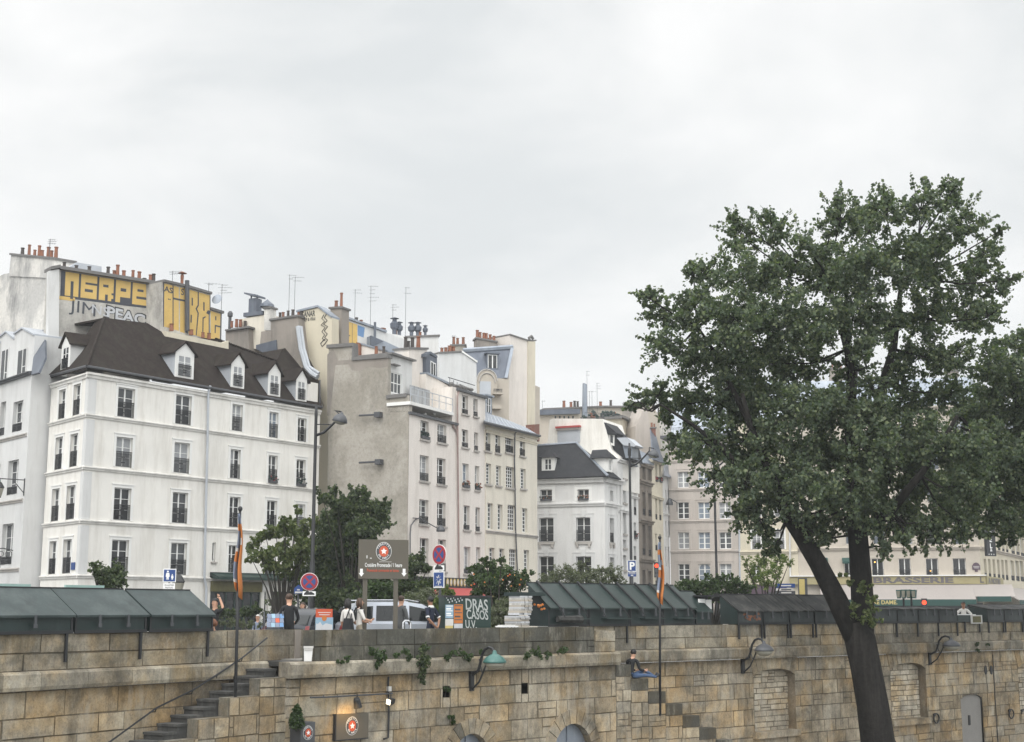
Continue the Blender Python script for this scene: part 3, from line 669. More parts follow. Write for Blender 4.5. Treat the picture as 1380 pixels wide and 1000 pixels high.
alr = [[(79.3, 88.3, 526.6, 565), (99, 108.5, 519.4, 560)], [(74.6, 84.5, 590.4, 632.4), (94.6, 104.9, 586, 628)], [(69.8, 80, 659.6, 702.8), (89.6, 101.3, 655.4, 700)], [(66.2, 76, 730, 774.4), (85, 96.4, 727.4, 772.6)]]
for i, r_ in enumerate(alr):
    for (x0, x1, yt, yb) in r_:
        ym = (yt+yb)/2; AL.uz(AL.u(x0, ym), AL.u(x1, ym), zA[i+1]+.06, AL.z(x0, yt), rail=.88, sur=.15, pane='glass_mid', dep=.22)
AL.wall(hA, 0, zA[0], 'plaster_white', shell=False)
mb = MB(); bA = A.pt(A.L, -9, 0); bL = AL.pt(0, -12, 0)      # rear walls
for p, q in ((A.pt(A.u(428, 700), 0, 0), bA), (bA, bL), (bL, AL.pt(0, 0, 0))): mb.face([p, q, q+Vector((0, 0, zA[0])), p+Vector((0, 0, zA[0]))])
mb.build('rear_wall', 'plaster_pale', hA)
for k, z in enumerate(zA):
    h, o_ = (.30, .22) if k == 0 else (.20, .14)
    z -= .05*(k == 0); o_ = .17 if k == 0 else o_
    band(A, hA, z, h, o_, -.12 if k else -.18, A.u(428, 700)); band(AL, hA, z, h, o_, -.02, AL.L+.05)
mb = MB()
for k in range(4):      # flat corner pilaster, one length per storey
    z1, z0 = zA[k]-.31, zA[k+1]+.03
    mb.box(A, .0, .55, .0, .03, z0, z1); mb.box(AL, AL.L-.32, AL.L-.0, .0, .028, z0, z1)
mb.build('corner_pilaster', 'plaster_pale', hA)
sA = Slope(A, zA[0]+.02, .34, 47); sAL = Slope(AL, zA[0]+.02, .34, 47)
hip = sA.hit(140.5, 428); cor = sA.hit(117, 494.5)
mb = MB()
ridge = [(199, 436), (227, 453), (262, 455), (289.7, 457), (372.8, 487), (380, 471), (387, 468.6), (429.5, 509)]
sA.poly(mb, [tuple(cor), tuple(sA.hit(434, 549.5)), *[tuple(sA.hit(*p)) for p in ridge[::-1]], tuple(hip)])
lo = sAL.hit(62, 508.5); up = sAL.hit(88, 474); up2 = hip+(-A.e*.0)-A.n*0
P = [lo, cor, hip, up2+(AL.pt(0, 0, 0)-AL.pt(AL.L, 0, 0)).normalized()*1.2, AL.pt(0, -1.5, 0)+Vector((0, 0, lo.z+1.9))]
mb.hexa([p-Vector((0, 0, .15)) for p in P], P)
rf = mb.build('roof', 'tile', hA)
mb = MB(); T = [sA.hit(*p)+sA.n*.02 for p in ridge]; T = [hip]+T      # closing the rear of the roof
for p, q in zip(T[:-1], T[1:]): mb.hexa([p, q, q-A.n*4, p-A.n*4], [v-Vector((0, 0, .12)) for v in (p, q, q-A.n*4, p-A.n*4)])
mb.build('rear_roof', 'tile', hA)
mb = MB(); mb.tube([hip, cor+Vector((0, 0, .05))], .09, 6); mb.build('hip_tiles', 'tile', rf); mb = MB()
for (a, b) in (((289.7, 457), (372.8, 487)),):
    p, q = sA.hit(*a), sA.hit(*b); n = 26
    for k in range(n): c = p+(q-p)*((k+.5)/n); mb.ball(c+Vector((0, 0, .03)), .13, .13, .1, 6, 4)
mb.build('ridge_tiles', 'tile', rf)
mb = MB(); mb.tube([cor+Vector((0, 0, .04)), sA.hit(434, 549.5)+Vector((0, 0, .04))], .085, 6); mb.tube([lo, cor+Vector((0, 0, .04))], .085, 6); mb.build('gutter', 'iron_grey', rf)
for (xl, xr, yt, yb, pane) in ((236, 261.5, 473, 507, 'glass_curtain'), (311.5, 329.5, 488, 521, 'glass_curtain'), (361.5, 378, 500, 532, 'glass_curtain'), (399, 413.5, 509, 539, 'glass_curtain')):
    dormer(hA, sA, xl, xr, yt, yb, .62, pane=pane, rail=.7, cheek='zinc_pale', ov=.22)
dormer(hA, sAL, 82.5, 94, 466, 500, .6, rail=.6, pane='glass_dark', ov=.2)
mb = MB(); e0 = A.u(414, 530); G = A.off((sA.hit(414, 540)-A.o).dot(A.n)-.02); mb.box(G, G.u(413.6, 530), A.u(430, 530), -2, 0, zA[0], G.z(414, 514)); mb.build('wall', 'plaster_white', hA)
pipe(A, hA, [(283.5, 520), (281, 528), (280.5, 540), (279.5, 600), (277.5, 680), (275.5, 780), (278, 792), (277, 855)], 'zinc_pale', .075, .16)
pipe(A, hA, [(431, 512), (431, 545)], 'iron_grey', .05, -.1)
# ground-floor shop
mb = MB(); mb.box(A, A.u(282, 800), A.u(404, 800), 0, .22, A.z(283, 778), A.z(283, 771)); mb.wprism(A, [(.0, A.z(283, 771)), (.75, A.z(283, 777)), (.75, A.z(283, 781)), (0, A.z(283, 779))], A.u(282, 800), A.u(404, 800))
sp = mb.build('shopfront', 'shop_green', hA)
mb = MB(); mb.box(A, A.u(283, 800), A.u(351, 800), .02, .14, A.z(283, 797), A.z(283, 783)); mb.build('shop_sign', 'shop_olive', sp)
text('sign_lettering', A, 'LIBRAIRIE', A.u(318, 790), A.z(318, 793), .5, .15, 'gold', sp, .02, 4.2) if False else None
mb = MB(); mb.box(A, A.u(353, 800), A.u(364, 800), .01, .08, A.z(353, 796), A.z(353, 781)); mb.build('fascia_panel', 'trim_white', sp)
mb = MB(); mb.box(AL, AL.u(96.5, 765), AL.u(101.5, 765), .02, .05, AL.z(96.5, 768), AL.z(96.5, 758)); mb.box(AL, AL.u(97.5, 765), AL.u(100.5, 765), .05, .056, AL.z(96.5, 764), AL.z(96.5, 763)); mb.build('street_plate', ['blue_sign'], hA)
# ---------------------------------------------------------------- graffiti house rising behind it
HG = Fr(U(80, 400, 83), U(205, 400, 86.8)); HG2 = Fr(U(219, 400, 85.6), U(219, 400, 85.6)+A.e)
hH = thing('tall_house', 'tall party wall house covered in yellow block graffiti behind the white corner house', 'house', HG.pt(3, 0, 0))
def fz(F, x, y): return F.hit(x, y)
w_ = MB(); w_.prism(HG, [(HG.u(66, 450), 10), (HG.u(207, 430), 10), HG.hit(206, 381.5), HG.hit(79, 361.5), HG.hit(68, 363)], -.7, 0); wH = w_.build('wall', 'render_pale', hH)
slab(HG, hH, [(66, 365), (80, 363), (79, 540), (64, 540)], 'plaster_pale', .4, .25, 'pilaster'); slab(HG, hH, [(206, 383), (219.5, 381), (219.5, 445), (205, 437)], 'plaster_pier', .5, .2, 'pilaster')
mb = MB()
for a, b in (((66, 362), (79, 359.5)), ((79, 361), (206, 381)), ((205, 382), (221, 379.5))):
    p, q = HG.hit(*a), HG.hit(*b); mb.prism(HG, [(p[0], p[1]-.12), (q[0], q[1]-.12), (q[0], q[1]+.08), (p[0], p[1]+.08)], -.8, .35)
mb.build('coping', 'cap_grey', hH)
# the yellow letters
C4 = [HG.hit(82.5, 364.5), HG.hit(203.5, 384), HG.hit(202, 416), HG.hit(81, 401)]
def bl(s, t):
    a, b, c, d = C4; return tuple((a[i]*(1-s)+b[i]*s)*t+(d[i]*(1-s)+c[i]*s)*(1-t) for i in (0, 1))
def bq(mb, s0, s1, t0, t1, w0, w1): mb.prism(HG, [bl(s0, t0), bl(s1, t0), bl(s1, t1), bl(s0, t1)], w0, w1)
mb = MB(); bq(mb, 0, 1, .0, 1., .0, .006); g1 = mb.build('graffiti', 'graf_dark', wH)
mb = MB(); X = [.035, .205, .405, .59, .78, .975]
for k in range(5): bq(mb, X[k]+.012, X[k+1]-.012, .10-.0*k, .985, .006, .012)
bq(mb, -.02, .16, -.07, .06, .006, .012)
mb.build('graffiti', 'graf_yellow', wH)
mb = MB()
def mk(k, a0, a1, t0, t1): s0 = X[k]; d = X[k+1]-X[k]; bq(mb, s0+d*a0, s0+d*a1, t0, t1, .012, .017)
for q in ((0, .42, .6, 0, .66), (1, .3, .98, .62, .70), (1, .28, .72, .34, .45), (2, .3, .62, .62, .72), (2, .44, .6, .0, .34), (2, .82, 1., .34, .42), (2, .82, 1.02, .1, .2), (3, .35, .68, .55, .68), (3, .34, 1., .0, .32), (4, .34, .7, .64, .74), (4, .3, 1., .34, .44)): mk(*q)
mb.build('graffiti', 'graf_dark', wH)
mb = MB(); mk2 = lambda s0, s1, t0, t1: bq(mb, s0, s1, t0, t1, .012, .016)
bq(mb, .80-.2*.25*.5, .85, .0, .1, .013, .018)
mb = MB()
us, zs_ = HG.hit(150, 417); text('graffiti', HG, 'JIM', HG.u(113, 413), HG.z(113, 423), .78, .008, 'graf_dark', wH, .0, 1.7, slope=-.10)
text('graffiti', HG, 'NS', HG.u(135, 416), HG.z(135, 424.5), .6, .019, 'graf_silver', wH, .0, 1.1, slope=-.10)
text('graffiti', HG, 'PEAC', HG.u(170, 420), HG.z(170, 433), .74, .007, 'graf_black', wH, .10, 2.75, slope=-.10)
text('graffiti', HG, 'PEAC', HG.u(170, 420), HG.z(170, 432.6), .68, .016, 'graf_silver', wH, .04, 2.55, slope=-.10)
# second, stepped part of the yellow wall
Y2 = HG2
w2 = MB(); w2.prism(Y2, [Y2.hit(219, 448), Y2.hit(298, 468), Y2.hit(299, 422.5), Y2.hit(283.5, 417.5), Y2.hit(283.5, 396.5), Y2.hit(254, 388.2), Y2.hit(219, 379.5)], -3, 0); w2 = w2.build('wall', 'render_pale', hH)
mb = MB()
for q in ([(221.5, 382), (232.5, 384.5), (232.5, 443), (221, 440)], [(234, 385), (241, 387), (241, 446), (234, 444)], [(242.5, 387), (249, 388.5), (249, 449), (242.5, 447)], [(254, 390), (282.5, 398), (282, 458), (254, 449)], [(284, 419), (297, 423), (296, 461), (284, 458)]): mb.prism(Y2, [Y2.hit(*p, .006) for p in q], .0, .006)
mb.build('graffiti', 'graf_yellow', w2)
mb = MB()
for q in ([(250, 384), (254, 385), (253.5, 450), (250, 448)], [(220, 381), (221.4, 381.5), (221, 441), (220, 440)], [(232.6, 384), (233.9, 385), (233.8, 445), (232.6, 444)], [(234, 401), (249, 404), (249, 406.5), (234, 403.5)], [(266.5, 393), (268, 393.5), (268, 412), (265.5, 416), (268, 422), (265, 452), (263.8, 452), (266.3, 422), (263.5, 416), (266.5, 411)], [(258.3, 401), (260, 401.5), (260, 412), (258.3, 411.5)], [(257, 424), (258.7, 424.5), (258.3, 435), (256.6, 434.5)], [(274, 407), (275.8, 407.5), (275.8, 419), (274, 418.5)], [(273, 428), (277, 426), (277, 428), (274.5, 429.5), (274, 452), (272.6, 452)], [(280, 418), (284, 419), (282.5, 424), (282.5, 456), (281.3, 456), (281.3, 424), (278, 422)], [(290, 426), (291.6, 426.5), (291.6, 432), (290, 431.5)], [(289.5, 437.5), (297, 439.5), (297, 441.5), (291, 440), (290.6, 449), (289.3, 448.6)], [(282.7, 397), (283.8, 397.5), (283.8, 418), (282.7, 418)], [(297.4, 422), (298.8, 423), (298, 462), (296.6, 461)]): mb.prism(Y2, [Y2.hit(*p, .011) for p in q], .0055, .011)
mb.build('graffiti', 'graf_dark', w2)
text('graffiti', Y2, 'AS', Y2.u(227, 392), Y2.z(227, 394), .36, .012, 'graf_dark', w2, .03, .7, slope=-.05); text('graffiti', Y2, '..', Y2.u(228, 404), Y2.z(228, 404), .4, .012, 'graf_dark', w2, .03); text('graffiti', Y2, 'S', Y2.u(245.7, 397), Y2.z(245.7, 397.5), .42, .012, 'graf_dark', w2, .02)
mb = MB()
for a, b in (((219, 380), (254, 388)), ((254, 388.3), (284, 397)), ((283, 417.5), (300, 422.8))): p, q = Y2.hit(*a), Y2.hit(*b); mb.prism(Y2, [p, q, (q[0], q[1]+.16), (p[0], p[1]+.16)], -3.1, .15)
mb.build('coping', 'cap_grey', hH)
slab(Y2, hH, [(222, 446), (300, 462), (308, 459), (308, 474), (222, 456)], 'plaster_tan', 1.0, .6, 'string_course')
for x in (228, 253, 268.5, 277.5): pots(Y2, hH, [Y2.u(x, 445)], Y2.z(x, 446+(x-228)*.24), .3, .13, (.3, .5), 0)
for x, h in ((88, .5), (105, .45), (122, .5), (148, .7)): pots(HG, hH, [HG.u(x, 370)], HG.z(x, 362+(x-80)*.155), -.3, .13, (h, h+.05), 1)
for x, h in ((157, .5), (160.5, .9), (169.5, .6), (182, .7), (190, .7), (197, .3), (205.5, .6), (209.5, .7)): pots(HG, hH, [HG.u(x, 370)], HG.z(x, 362+(x-80)*.155), -.3, .12, (h, h+.05), .3)
mb = MB(); mb.pprism(HG, [(92, 361), (103.5, 353.5), (137, 359), (137, 372), (92, 366)], -3.2, -.9); mb.build('roof_hut', 'zinc_pale', hH)
mb = MB(); p = Y2.hit3(245, 386, -.4); mb.tube([p, p+Vector((0, 0, .5))], .1, 8); mb.lathe(p+Vector((0, 0, .5)), [(.11, 0), (.11, .25), (.04, .3), (.3, .38), (.03, .5)], 10); mb.build('flue', 'pot', hH)
mb = MB(); p = Y2.hit3(252, 382, .2); q = Y2.hit3(252.5, 446, .2); mb.tube([q, p+Vector((0, 0, .2))], .15, 8); mb.build('flue', 'iron_grey', hH)
antenna(232, 384, 365, 87, hH); antenna(281, 397, 381, 87, hH, 2); antenna(298, 423, 383, 89, hH, 4)
mb = MB(); p = U(294, 405, 89); mb.lathe(p, [(.02, 0), (.25, .06), (.36, .2)], 12, (-.3, -1, .3)); mb.build('dish', 'zinc', hH)
# ---------------------------------------------------------------- left house at the picture edge
ZF = Fac(AL.pt(-9, 1.1, 0), AL.pt(-.35, 1.1, 0)); hZ = thing('left_house', 'pale house with twin gabled dormers and smoke stained chimney gable at left picture edge', 'house', ZF.pt(ZF.L, 0, 0))
zZ = ZF.z(30, 507)
for r_ in ([(0, 6.7, 543, 588), (17, 30, 543, 583)], [(-14, -1, 628, 676), (10, 23.8, 622, 668)], [(-20, -6, 712, 770), (2, 16.7, 707, 762)], [(-22, -8, 548, 596)]):
    for (x0, x1, yt, yb) in r_: ZF.add(x0, x1, yt, yb, rail=.45, sill=.0, dep=.3, pane='glass_mid')
ZF.wall(hZ, 0, zZ, 'plaster_pale', back=7, dep=.3)
for y in (585, 672, 765): band(ZF, hZ, ZF.z(30, y), .2, .12, m='cornice_grey', name='sill_course', u1=ZF.L-.2 if y < 700 else ZF.u(26, 765))
band(ZF, hZ, zZ+.1, .2, .3, m='iron_grey', name='gutter')
GZ = ZF.off(-.5)
for (x0, xm, x1, yp, y1, wx) in ((-24, -10, 1, 452, 461, (-17, -9)), (-1, 9, 19.5, 448, 456, (3, 11)), (19.5, 31, 47, 443, 451, (25, 35.5))):
    mb = MB(); base = zZ+.05; P = [(GZ.u(x0, 500), base), (GZ.u(min(x1, 43), 500), base), GZ.hit(x1, y1+1), GZ.hit(xm, yp), GZ.hit(x0, y1)]
    hole = (GZ.u(wx[0], 488), GZ.u(wx[1], 488), base+.02, GZ.z(wx[0], 474))
    mb.prism(GZ, P, -2.2, 0); d_ = mb.build('dormer', 'plaster_pale', hZ)
    mb = MB(); mb.box(GZ, hole[0]-.1, hole[1]+.1, -.02, .05, hole[2], hole[3]+.1); mb.build('surround', 'plaster_pale', d_)
    f = MB(); f.box(GZ, hole[0], hole[1], .05, .056, hole[2], hole[3]); f.build('pane', 'glass_dark', d_); f = MB(); c = (hole[0]+hole[1])/2; f.box(GZ, c+.1, c+.18, .056, .07, hole[2], hole[3]); f.box(GZ, c+.1, hole[1], .056, .068, hole[2]+.7, hole[2]+.74); f.build('window', 'frame_white', d_)
    mb = MB(); mb.prism(GZ, [P[4], P[3], (P[3][0], P[3][1]+.1), (P[4][0], P[4][1]+.1)], -2.3, .1); mb.prism(GZ, [P[3], P[2], (P[2][0], P[2][1]+.1), (P[3][0], P[3][1]+.1)], -2.3, .1); mb.build('dormer_roof', 'zinc_pale', d_)
sZ = Slope(ZF, zZ+.05, .1, 62); mb = MB(); sZ.poly(mb, [(42, 505), (52, 502), (61, 482), (60, 444), (49, 447)]); mb.build('roof', 'zinc_dark', hZ)
GB = ZF.off(-3.2); slab(GB, hZ, [(-60, 400), (0, 372), (6, 369), (14, 368), (76, 362), (68, 520), (-60, 540)], 'old_white', 4, 0, 'gable')
stack(GB, hZ, [(15, 343), (73, 349.5), (73, 375), (12, 372)], 'old_white', 1.4, .1, 0)
for x, h in ((20, .5), (28, .75), (37, .45), (42.5, .75), (48, .45), (54, .75), (59, .5), (64.5, .8)): pots(GB, hZ, [GB.u(x, 345)], GB.z(x, 343+(x-15)*.115)+.1, -.5, .13, (h, h+.05), .25)
antenna(66, 350, 322, 80, hZ, 3)
# wall lantern and hanging shop sign on the left house
def lantern(c, s=1., parent=None):
    o = []
    mb = MB(); mb.lathe(c, [(.10*s, -.42*s), (.12*s, -.40*s), (.21*s, .0), (.24*s, .02*s), (.12*s, .22*s), (.05*s, .28*s), (.05*s, .36*s), (.0, .42*s)], 8); f = mb.build('lantern_frame', 'iron_black', parent)
    mb = MB(); mb.lathe(Vector(c)+Vector((0, -.0, 0)), [(.125*s, -.38*s), (.215*s, -.02*s)], 8); mb.build('lantern_glass', 'lamp_glass', f)
wl_ = thing('wall_lantern', 'black glazed lantern hanging from an iron bracket on the left house', 'lantern', ZF.hit3(35, 655))
mb = MB(); a = ZF.hit3(35, 647, 0); 
arm = [ZF.pt(*[(ZF.u(33.5, 650)), w__, ZF.z(33.5, 647)]) for w__ in (0, .5, 1.0, 1.5)]; mb.tube(arm, .03, 5); mb.tube([ZF.pt(ZF.u(33.5, 650), .0, ZF.z(33.5, 665)), ZF.pt(ZF.u(33.5, 650), .7, ZF.z(33.5, 648))], .025, 5); mb.tube([ZF.pt(ZF.u(33.5, 650), .02, ZF.z(33.5, 668)), ZF.pt(ZF.u(33.5, 650), .02, ZF.z(33.5, 645))], .04, 5)
mb.build('bracket', 'iron_black', wl_); lantern(arm[-1]+Vector((0, 0, -.55)), 1.35, wl_)
hs = thing('hanging_sign', 'ornate black iron shop sign hanging from a scrolled bracket low on the left house', 'sign', ZF.hit3(18, 750))
u_ = ZF.u(17, 750); z_ = ZF.z(17, 742); mb = MB(); mb.tube([ZF.pt(u_, 0, z_), ZF.pt(u_, .6, z_+.12), ZF.pt(u_, 1.4, z_)], .03, 5)
for k, r_ in ((.25, .2), (.7, .16), (1.1, .12)): mb.tube([ZF.pt(u_, k+r_*math.cos(t), z_-.22+r_*math.sin(t)) for t in [2*math.pi*i/10 for i in range(11)]], .018, 4)
mb.build('bracket', 'iron_black', hs); B_ = Fr(ZF.pt(u_, .7, 0), ZF.pt(u_, 1.7, 0)); 
mb = MB(); mb.prism(B_, [(0, z_-.35), (.25, z_-.25), (.5, z_-.18), (.75, z_-.25), (1., z_-.35), (1., z_-1.05), (.5, z_-1.2), (0, z_-1.05)], -.03, .03); mb.build('board', 'iron_black', hs)
mb = MB(); mb.box(B_, .12, .88, .03, .036, z_-.95, z_-.9); mb.box(B_, .12, .88, .03, .036, z_-.5, z_-.46); mb.build('board_trim', 'gold', hs)
# ---------------------------------------------------------------- cream house between the white corner house and the grey gable
B = Fac(U(548, HOR, 90), U(652.5, HOR, 90*(1630-548)/(1630-652.5)))
JP = B.pt(0, 0, 0); JW = Fr(JP-B.n*0+Vector((-B.n.x, -B.n.y, 0))*6.9, JP)      # the grey party wall, square to the pink facade
JW = Fr(JP+(-B.e.cross(Vector((0, 0, 1)))).normalized()*7.6, JP) if False else Fr(JP-B.n*7.6, JP)
IF = JW.off(-1.2); 
hI = thing('cream_house', 'cream gable with black graffiti at the top, squeezed between white house and grey gable', 'house', IF.pt(-1, 0, 0))
slab(IF, hI, [(401, 432), (401, 421), (429, 414.5), (447, 428), (447, 850), (428, 850), (428, 505), (410, 470)], 'plaster_yellow', .9, 0)
mb = MB()
for a, b in (((400, 421), (429, 414)), ((429, 414), (447, 428))): p, q = IF.hit(*a), IF.hit(*b); mb.prism(IF, [p, q, (q[0], q[1]+.14), (p[0], p[1]+.14)], -1, .1)
mb.build('coping', 'zinc', hI)
text('graffiti', IF, 'SiSANAR', IF.u(414, 424), IF.z(414, 427), .42, .01, 'graf_black', hI, .03, 1.35); text('graffiti', IF, 'BEP & VRAI', IF.u(417, 431), IF.z(417, 432.5), .25, .01, 'graf_black', hI, .02, 1.0)
mb = MB()
pl = [(440, 423), (437, 428), (441, 432), (436, 437), (441.5, 440), (437, 446), (441, 450), (437.5, 455), (441.5, 458), (438, 463), (434, 467), (432, 463), (435.5, 459), (438, 457)]
mb.tube([IF.hit3(x, y, .02) for x, y in pl], .035, 4); mb.tube([IF.hit3(x-3.4, y+1, .02) for x, y in pl[:9]], .03, 4); mb.build('graffiti', 'graf_black', hI)
IB = JW.off(-.4)
stack(IB, hI, [(365, 432), (401, 426.5), (410, 500), (428, 545), (372, 545), (365, 480)], 'render_brown', 1.6, 0, 6, potr=.12, poth=(.4, .7), dark=.4)
slab(IB, hI, [(345, 465), (372, 458), (374, 486), (345, 470)], 'zinc_dark', .5, .1, 'roof'); slab(IB, hI, [(352, 447), (366, 445), (366, 470), (350, 466)], 'render_brown', 1, .05, 'wall')
mb = MB()
for a, b, r_ in (([(402, 440), (406, 470), (413, 495), (420, 503), (428, 508)], 0, .2), ([(406, 440), (410, 470), (417, 494), (430, 503)], 0, .1)): mb.tube([IB.hit3(x, y, .25) for x, y in a], r_, 7)
mb.build('flue_pipe', 'zinc_pale', hI)
IC = JW.off(-4)
slab(IC, hI, [(324, 430), (358, 424), (366, 424), (366, 470), (324, 470)], 'plaster_cream', 3, 0); slab(IC, hI, [(304, 445), (334, 441), (336, 480), (304, 480)], 'render_brown', 2, .6)
slab(IC, hI, [(303, 444), (335, 439), (335, 441.5), (303, 446)], 'cap_grey', 2, .8, 'coping')
for x in (315, 321.5, 326.5, 332): pots(IC, hI, [IC.u(x, 440)], IC.z(x, 442-(x-315)*.1), .2, .13, (.4, .65), .1)
mb = MB(); p = IC.hit3(339.5, 423, -.3); mb.box(IC, IC.u(329, 424), IC.u(355, 424), -1, .1, p.z-.25, p.z+.05); mb.box(IC, IC.u(335, 412), IC.u(345, 412), -.7, 0, p.z, IC.z(340, 402)); mb.prism(IC, [IC.hit(332, 395), IC.hit(347, 397.5), IC.hit(347, 400), IC.hit(332, 397)], -1, .3)
for u in (336, 344): mb.box(IC, IC.u(u, 400)-.04, IC.u(u, 400)+.04, -.3, -.2, IC.z(340, 402), IC.z(340, 397))
mb.build('metal_flue', 'zinc_dark', hI)
st_ = stack(IC, hI, [(356, 416), (364.5, 415), (364.5, 445), (356, 445)], 'old_white', .7, .3, 0); mb = MB(); mb.lathe(IC.hit3(360, 414, 0), [(.55, 0), (.5, .2), (.12, .5), (.03, .6)], 10); mb.build('cowl', 'zinc_dark', st_)
mb = MB(); p = IC.hit3(309.5, 443, .3); mb.lathe(p, [(.12, -.3), (.12, .9), (.2, .95), (.2, 1.2), (.1, 1.35)], 10); mb.build('flue', 'iron_grey', hI); 
antenna(389, 425, 370, 97, hI, 2); antenna(396.5, 425, 373, 97, hI, 2)
# ---------------------------------------------------------------- pink house with the grey gable
hB = thing('pink_house', 'narrow pink house with a bare grey gable, roof terrace and stepped chimneys', 'house', JP)
# grey gable (party wall)
mb = MB(); mb.prism(JW, [(JW.u(441, 850), -.2), (JW.L-.02, -.2), (JW.L-.02, JW.z(548, 533)), JW.hit(522.5, 535), JW.hit(522.5, 480.5), JW.hit(476, 484), JW.hit(476.5, 465), JW.hit(443, 467.5), JW.hit(441, 700)], -.4, 0)
wj = mb.build('gable', 'render_grey', hB)
mb = MB()
for a, b in (((441, 467.5), (477, 464.8)), ((475, 484), (523.5, 480.3)), ((521.5, 535.5), (548, 533))): p, q = JW.hit(*a), JW.hit(*b); mb.prism(JW, [(p[0], p[1]-.1), (q[0], q[1]-.1), (q[0], q[1]+.14), (p[0], p[1]+.14)], -.5, .12)
mb.prism(JW, [JW.hit(475.2, 484), JW.hit(477.6, 484), JW.hit(477.6, 465), JW.hit(475.2, 465)], -.5, .1); mb.build('coping', 'cap_grey', hB)
mb = MB(); mb.pprism(JW, [(441, 478), (449, 470), (456, 486), (476, 484.5), (523, 481), (522, 494), (511, 496), (497, 494), (484, 500), (474, 499), (470, 491), (452, 492), (445, 560), (441, 560)], -.05, .006); mb.build('render_patch', 'render_brown', wj)
for (xa, xb, y) in ((484, 512, 559), (484, 513, 622.5)):
    mb = MB(); p, q = JW.hit3(xb, y, 0), JW.hit3(xb, y, .3); mb.box(JW, JW.u(xb, y)-.22, JW.u(xb, y)+.22, 0, .4, JW.z(xb, y+4), JW.z(xb, y-3)); mb.tube([JW.hit3(xb, y-.5, .3), JW.hit3(xa, y+1, .3)], .07, 6); mb.build('tie_bar', 'iron_grey', hB)
# pink facade, left half (lower eaves) and right half
B1 = Fac(B.pt(0, 0, 0), B.pt(B.u(614.5, 600), 0, 0)); B2 = Fac(B.pt(B.u(614.5, 600), .04, 0), B.pt(B.L, .04, 0))
for r_ in ([(566.6, 578, 566, 591), (589.5, 601.7, 570.7, 595.6)], [(565.7, 577.8, 612.7, 647.4), (589, 600.6, 616.6, 652)], [(565, 577.4, 672.6, 706), (589, 600.7, 676, 708.6)], [(565.7, 577.4, 724.8, 769), (590.4, 601, 726.6, 770)]):
    for k, (x0, x1, yt, yb) in enumerate(r_): B1.add(x0, x1, yt, yb, rows=4 if yb-yt > 26 else 3, rail=.5, sill=.14, flowers='shop_green' if (yt == 566) else None, dep=.28)
for r_ in ([(622.4, 631, 531.7, 557), (638, 644, 536.6, 560.5)], [(622.4, 631, 578, 602), (639, 644.4, 582.4, 606.7)], [(623, 631.7, 624, 657), (640, 646, 627.6, 660)], [(624.6, 633, 680.7, 713.6), (640.8, 647, 683.4, 716)], [(625, 634, 736.5, 773), (641.7, 647.4, 737.4, 774)]):
    for k, (x0, x1, yt, yb) in enumerate(r_): B2.add(x0, x1, yt, yb, rows=3, cols=2 if k == 0 else 1, rail=.3, sill=.13, flowers='pot' if (yt in (624, 627.6)) else None, dep=.28)
z1 = B1.z(552, 557); z2 = B2.z(618, 526)
B1.wall(hB, 0, z1, 'plaster_pink', back=7.3, dep=.28, u0=.0, shell=False); B2.wall(hB, 0, z2, 'plaster_pink', back=8, dep=.28)
BT = B.off(-.02)
# roof terrace over the left half: recess, slab, glass balustrade
mb = MB(); zg = z1
mb.box(B, .0, B1.L, -1.6, -1.5, z1, B.z(552, 532)); mb.box(B, 0, .25, -1.5, -.05, z1+.1, B.z(549, 540)-.02); tr = mb.build('terrace_wall', 'glass_dark', hB)
mb = MB(); za = B.z(548, 540); mb.box(B, -.1, B1.L-.55, -1.7, .12, za-.22, za); mb.build('terrace_slab', 'trim_white', hB)
mb = MB(); u_ = B1.L-.55; mb.box(B, u_, B1.L+.02, -6, -.02, z1, B.z(607, 520)); mb.build('wall', 'plaster_pink', hB)
mb = MB(); n = 6
for k in range(n+1): u = .05+(B1.L-.7)*k/n; mb.box(B, u-.02, u+.02, .05, .09, za, za+.95)
mb.box(B, .05, B1.L-.65, .045, .1, za+.93, za+.97); mb.box(B, .05, B1.L-.65, .055, .085, za+.5, za+.53); mb.build('balustrade', 'zinc_pale', hB)
mb = MB(); zt_ = za
for k in range(5): u = 2.6+k*.55; mb.box(B, u, u+.48, -1.55, -1.49, za, za+1.6)
mb.build('terrace_door', 'glass_curtain', hB)
mb = MB()
for x in (573, 585): mb.ball(B.hit3(x, 558, -.5), .12, .12, .1, 6, 4)
mb.build('flower_pot', 'trim_white', hB)
mb = MB(); mb.box(B1, -.1, B1.L+.05, -.02, .2, z1-.06, z1+.1); mb.build('gutter', 'iron_grey', hB); mb = MB(); mb.box(B2, -.05, B2.L+.05, -.02, .22, z2-.06, z2+.1); mb.build('gutter', 'iron_grey', hB)
pipe(B2, hB, [(618.6, 527), (616.5, 534), (617, 600), (618, 700), (619, 780), (619.5, 850)], 'pipe_pink', .06, .1); pipe(B1, hB, [(611, 569), (611, 575), (615.5, 581), (617, 590), (617, 600)], 'pipe_pink', .065, .1)
band(B1, hB, B1.z(552, 780)+.1, .12, .1, m='cornice_grey'); band(B2, hB, B1.z(552, 780)+.1, .12, .1, m='cornice_grey')
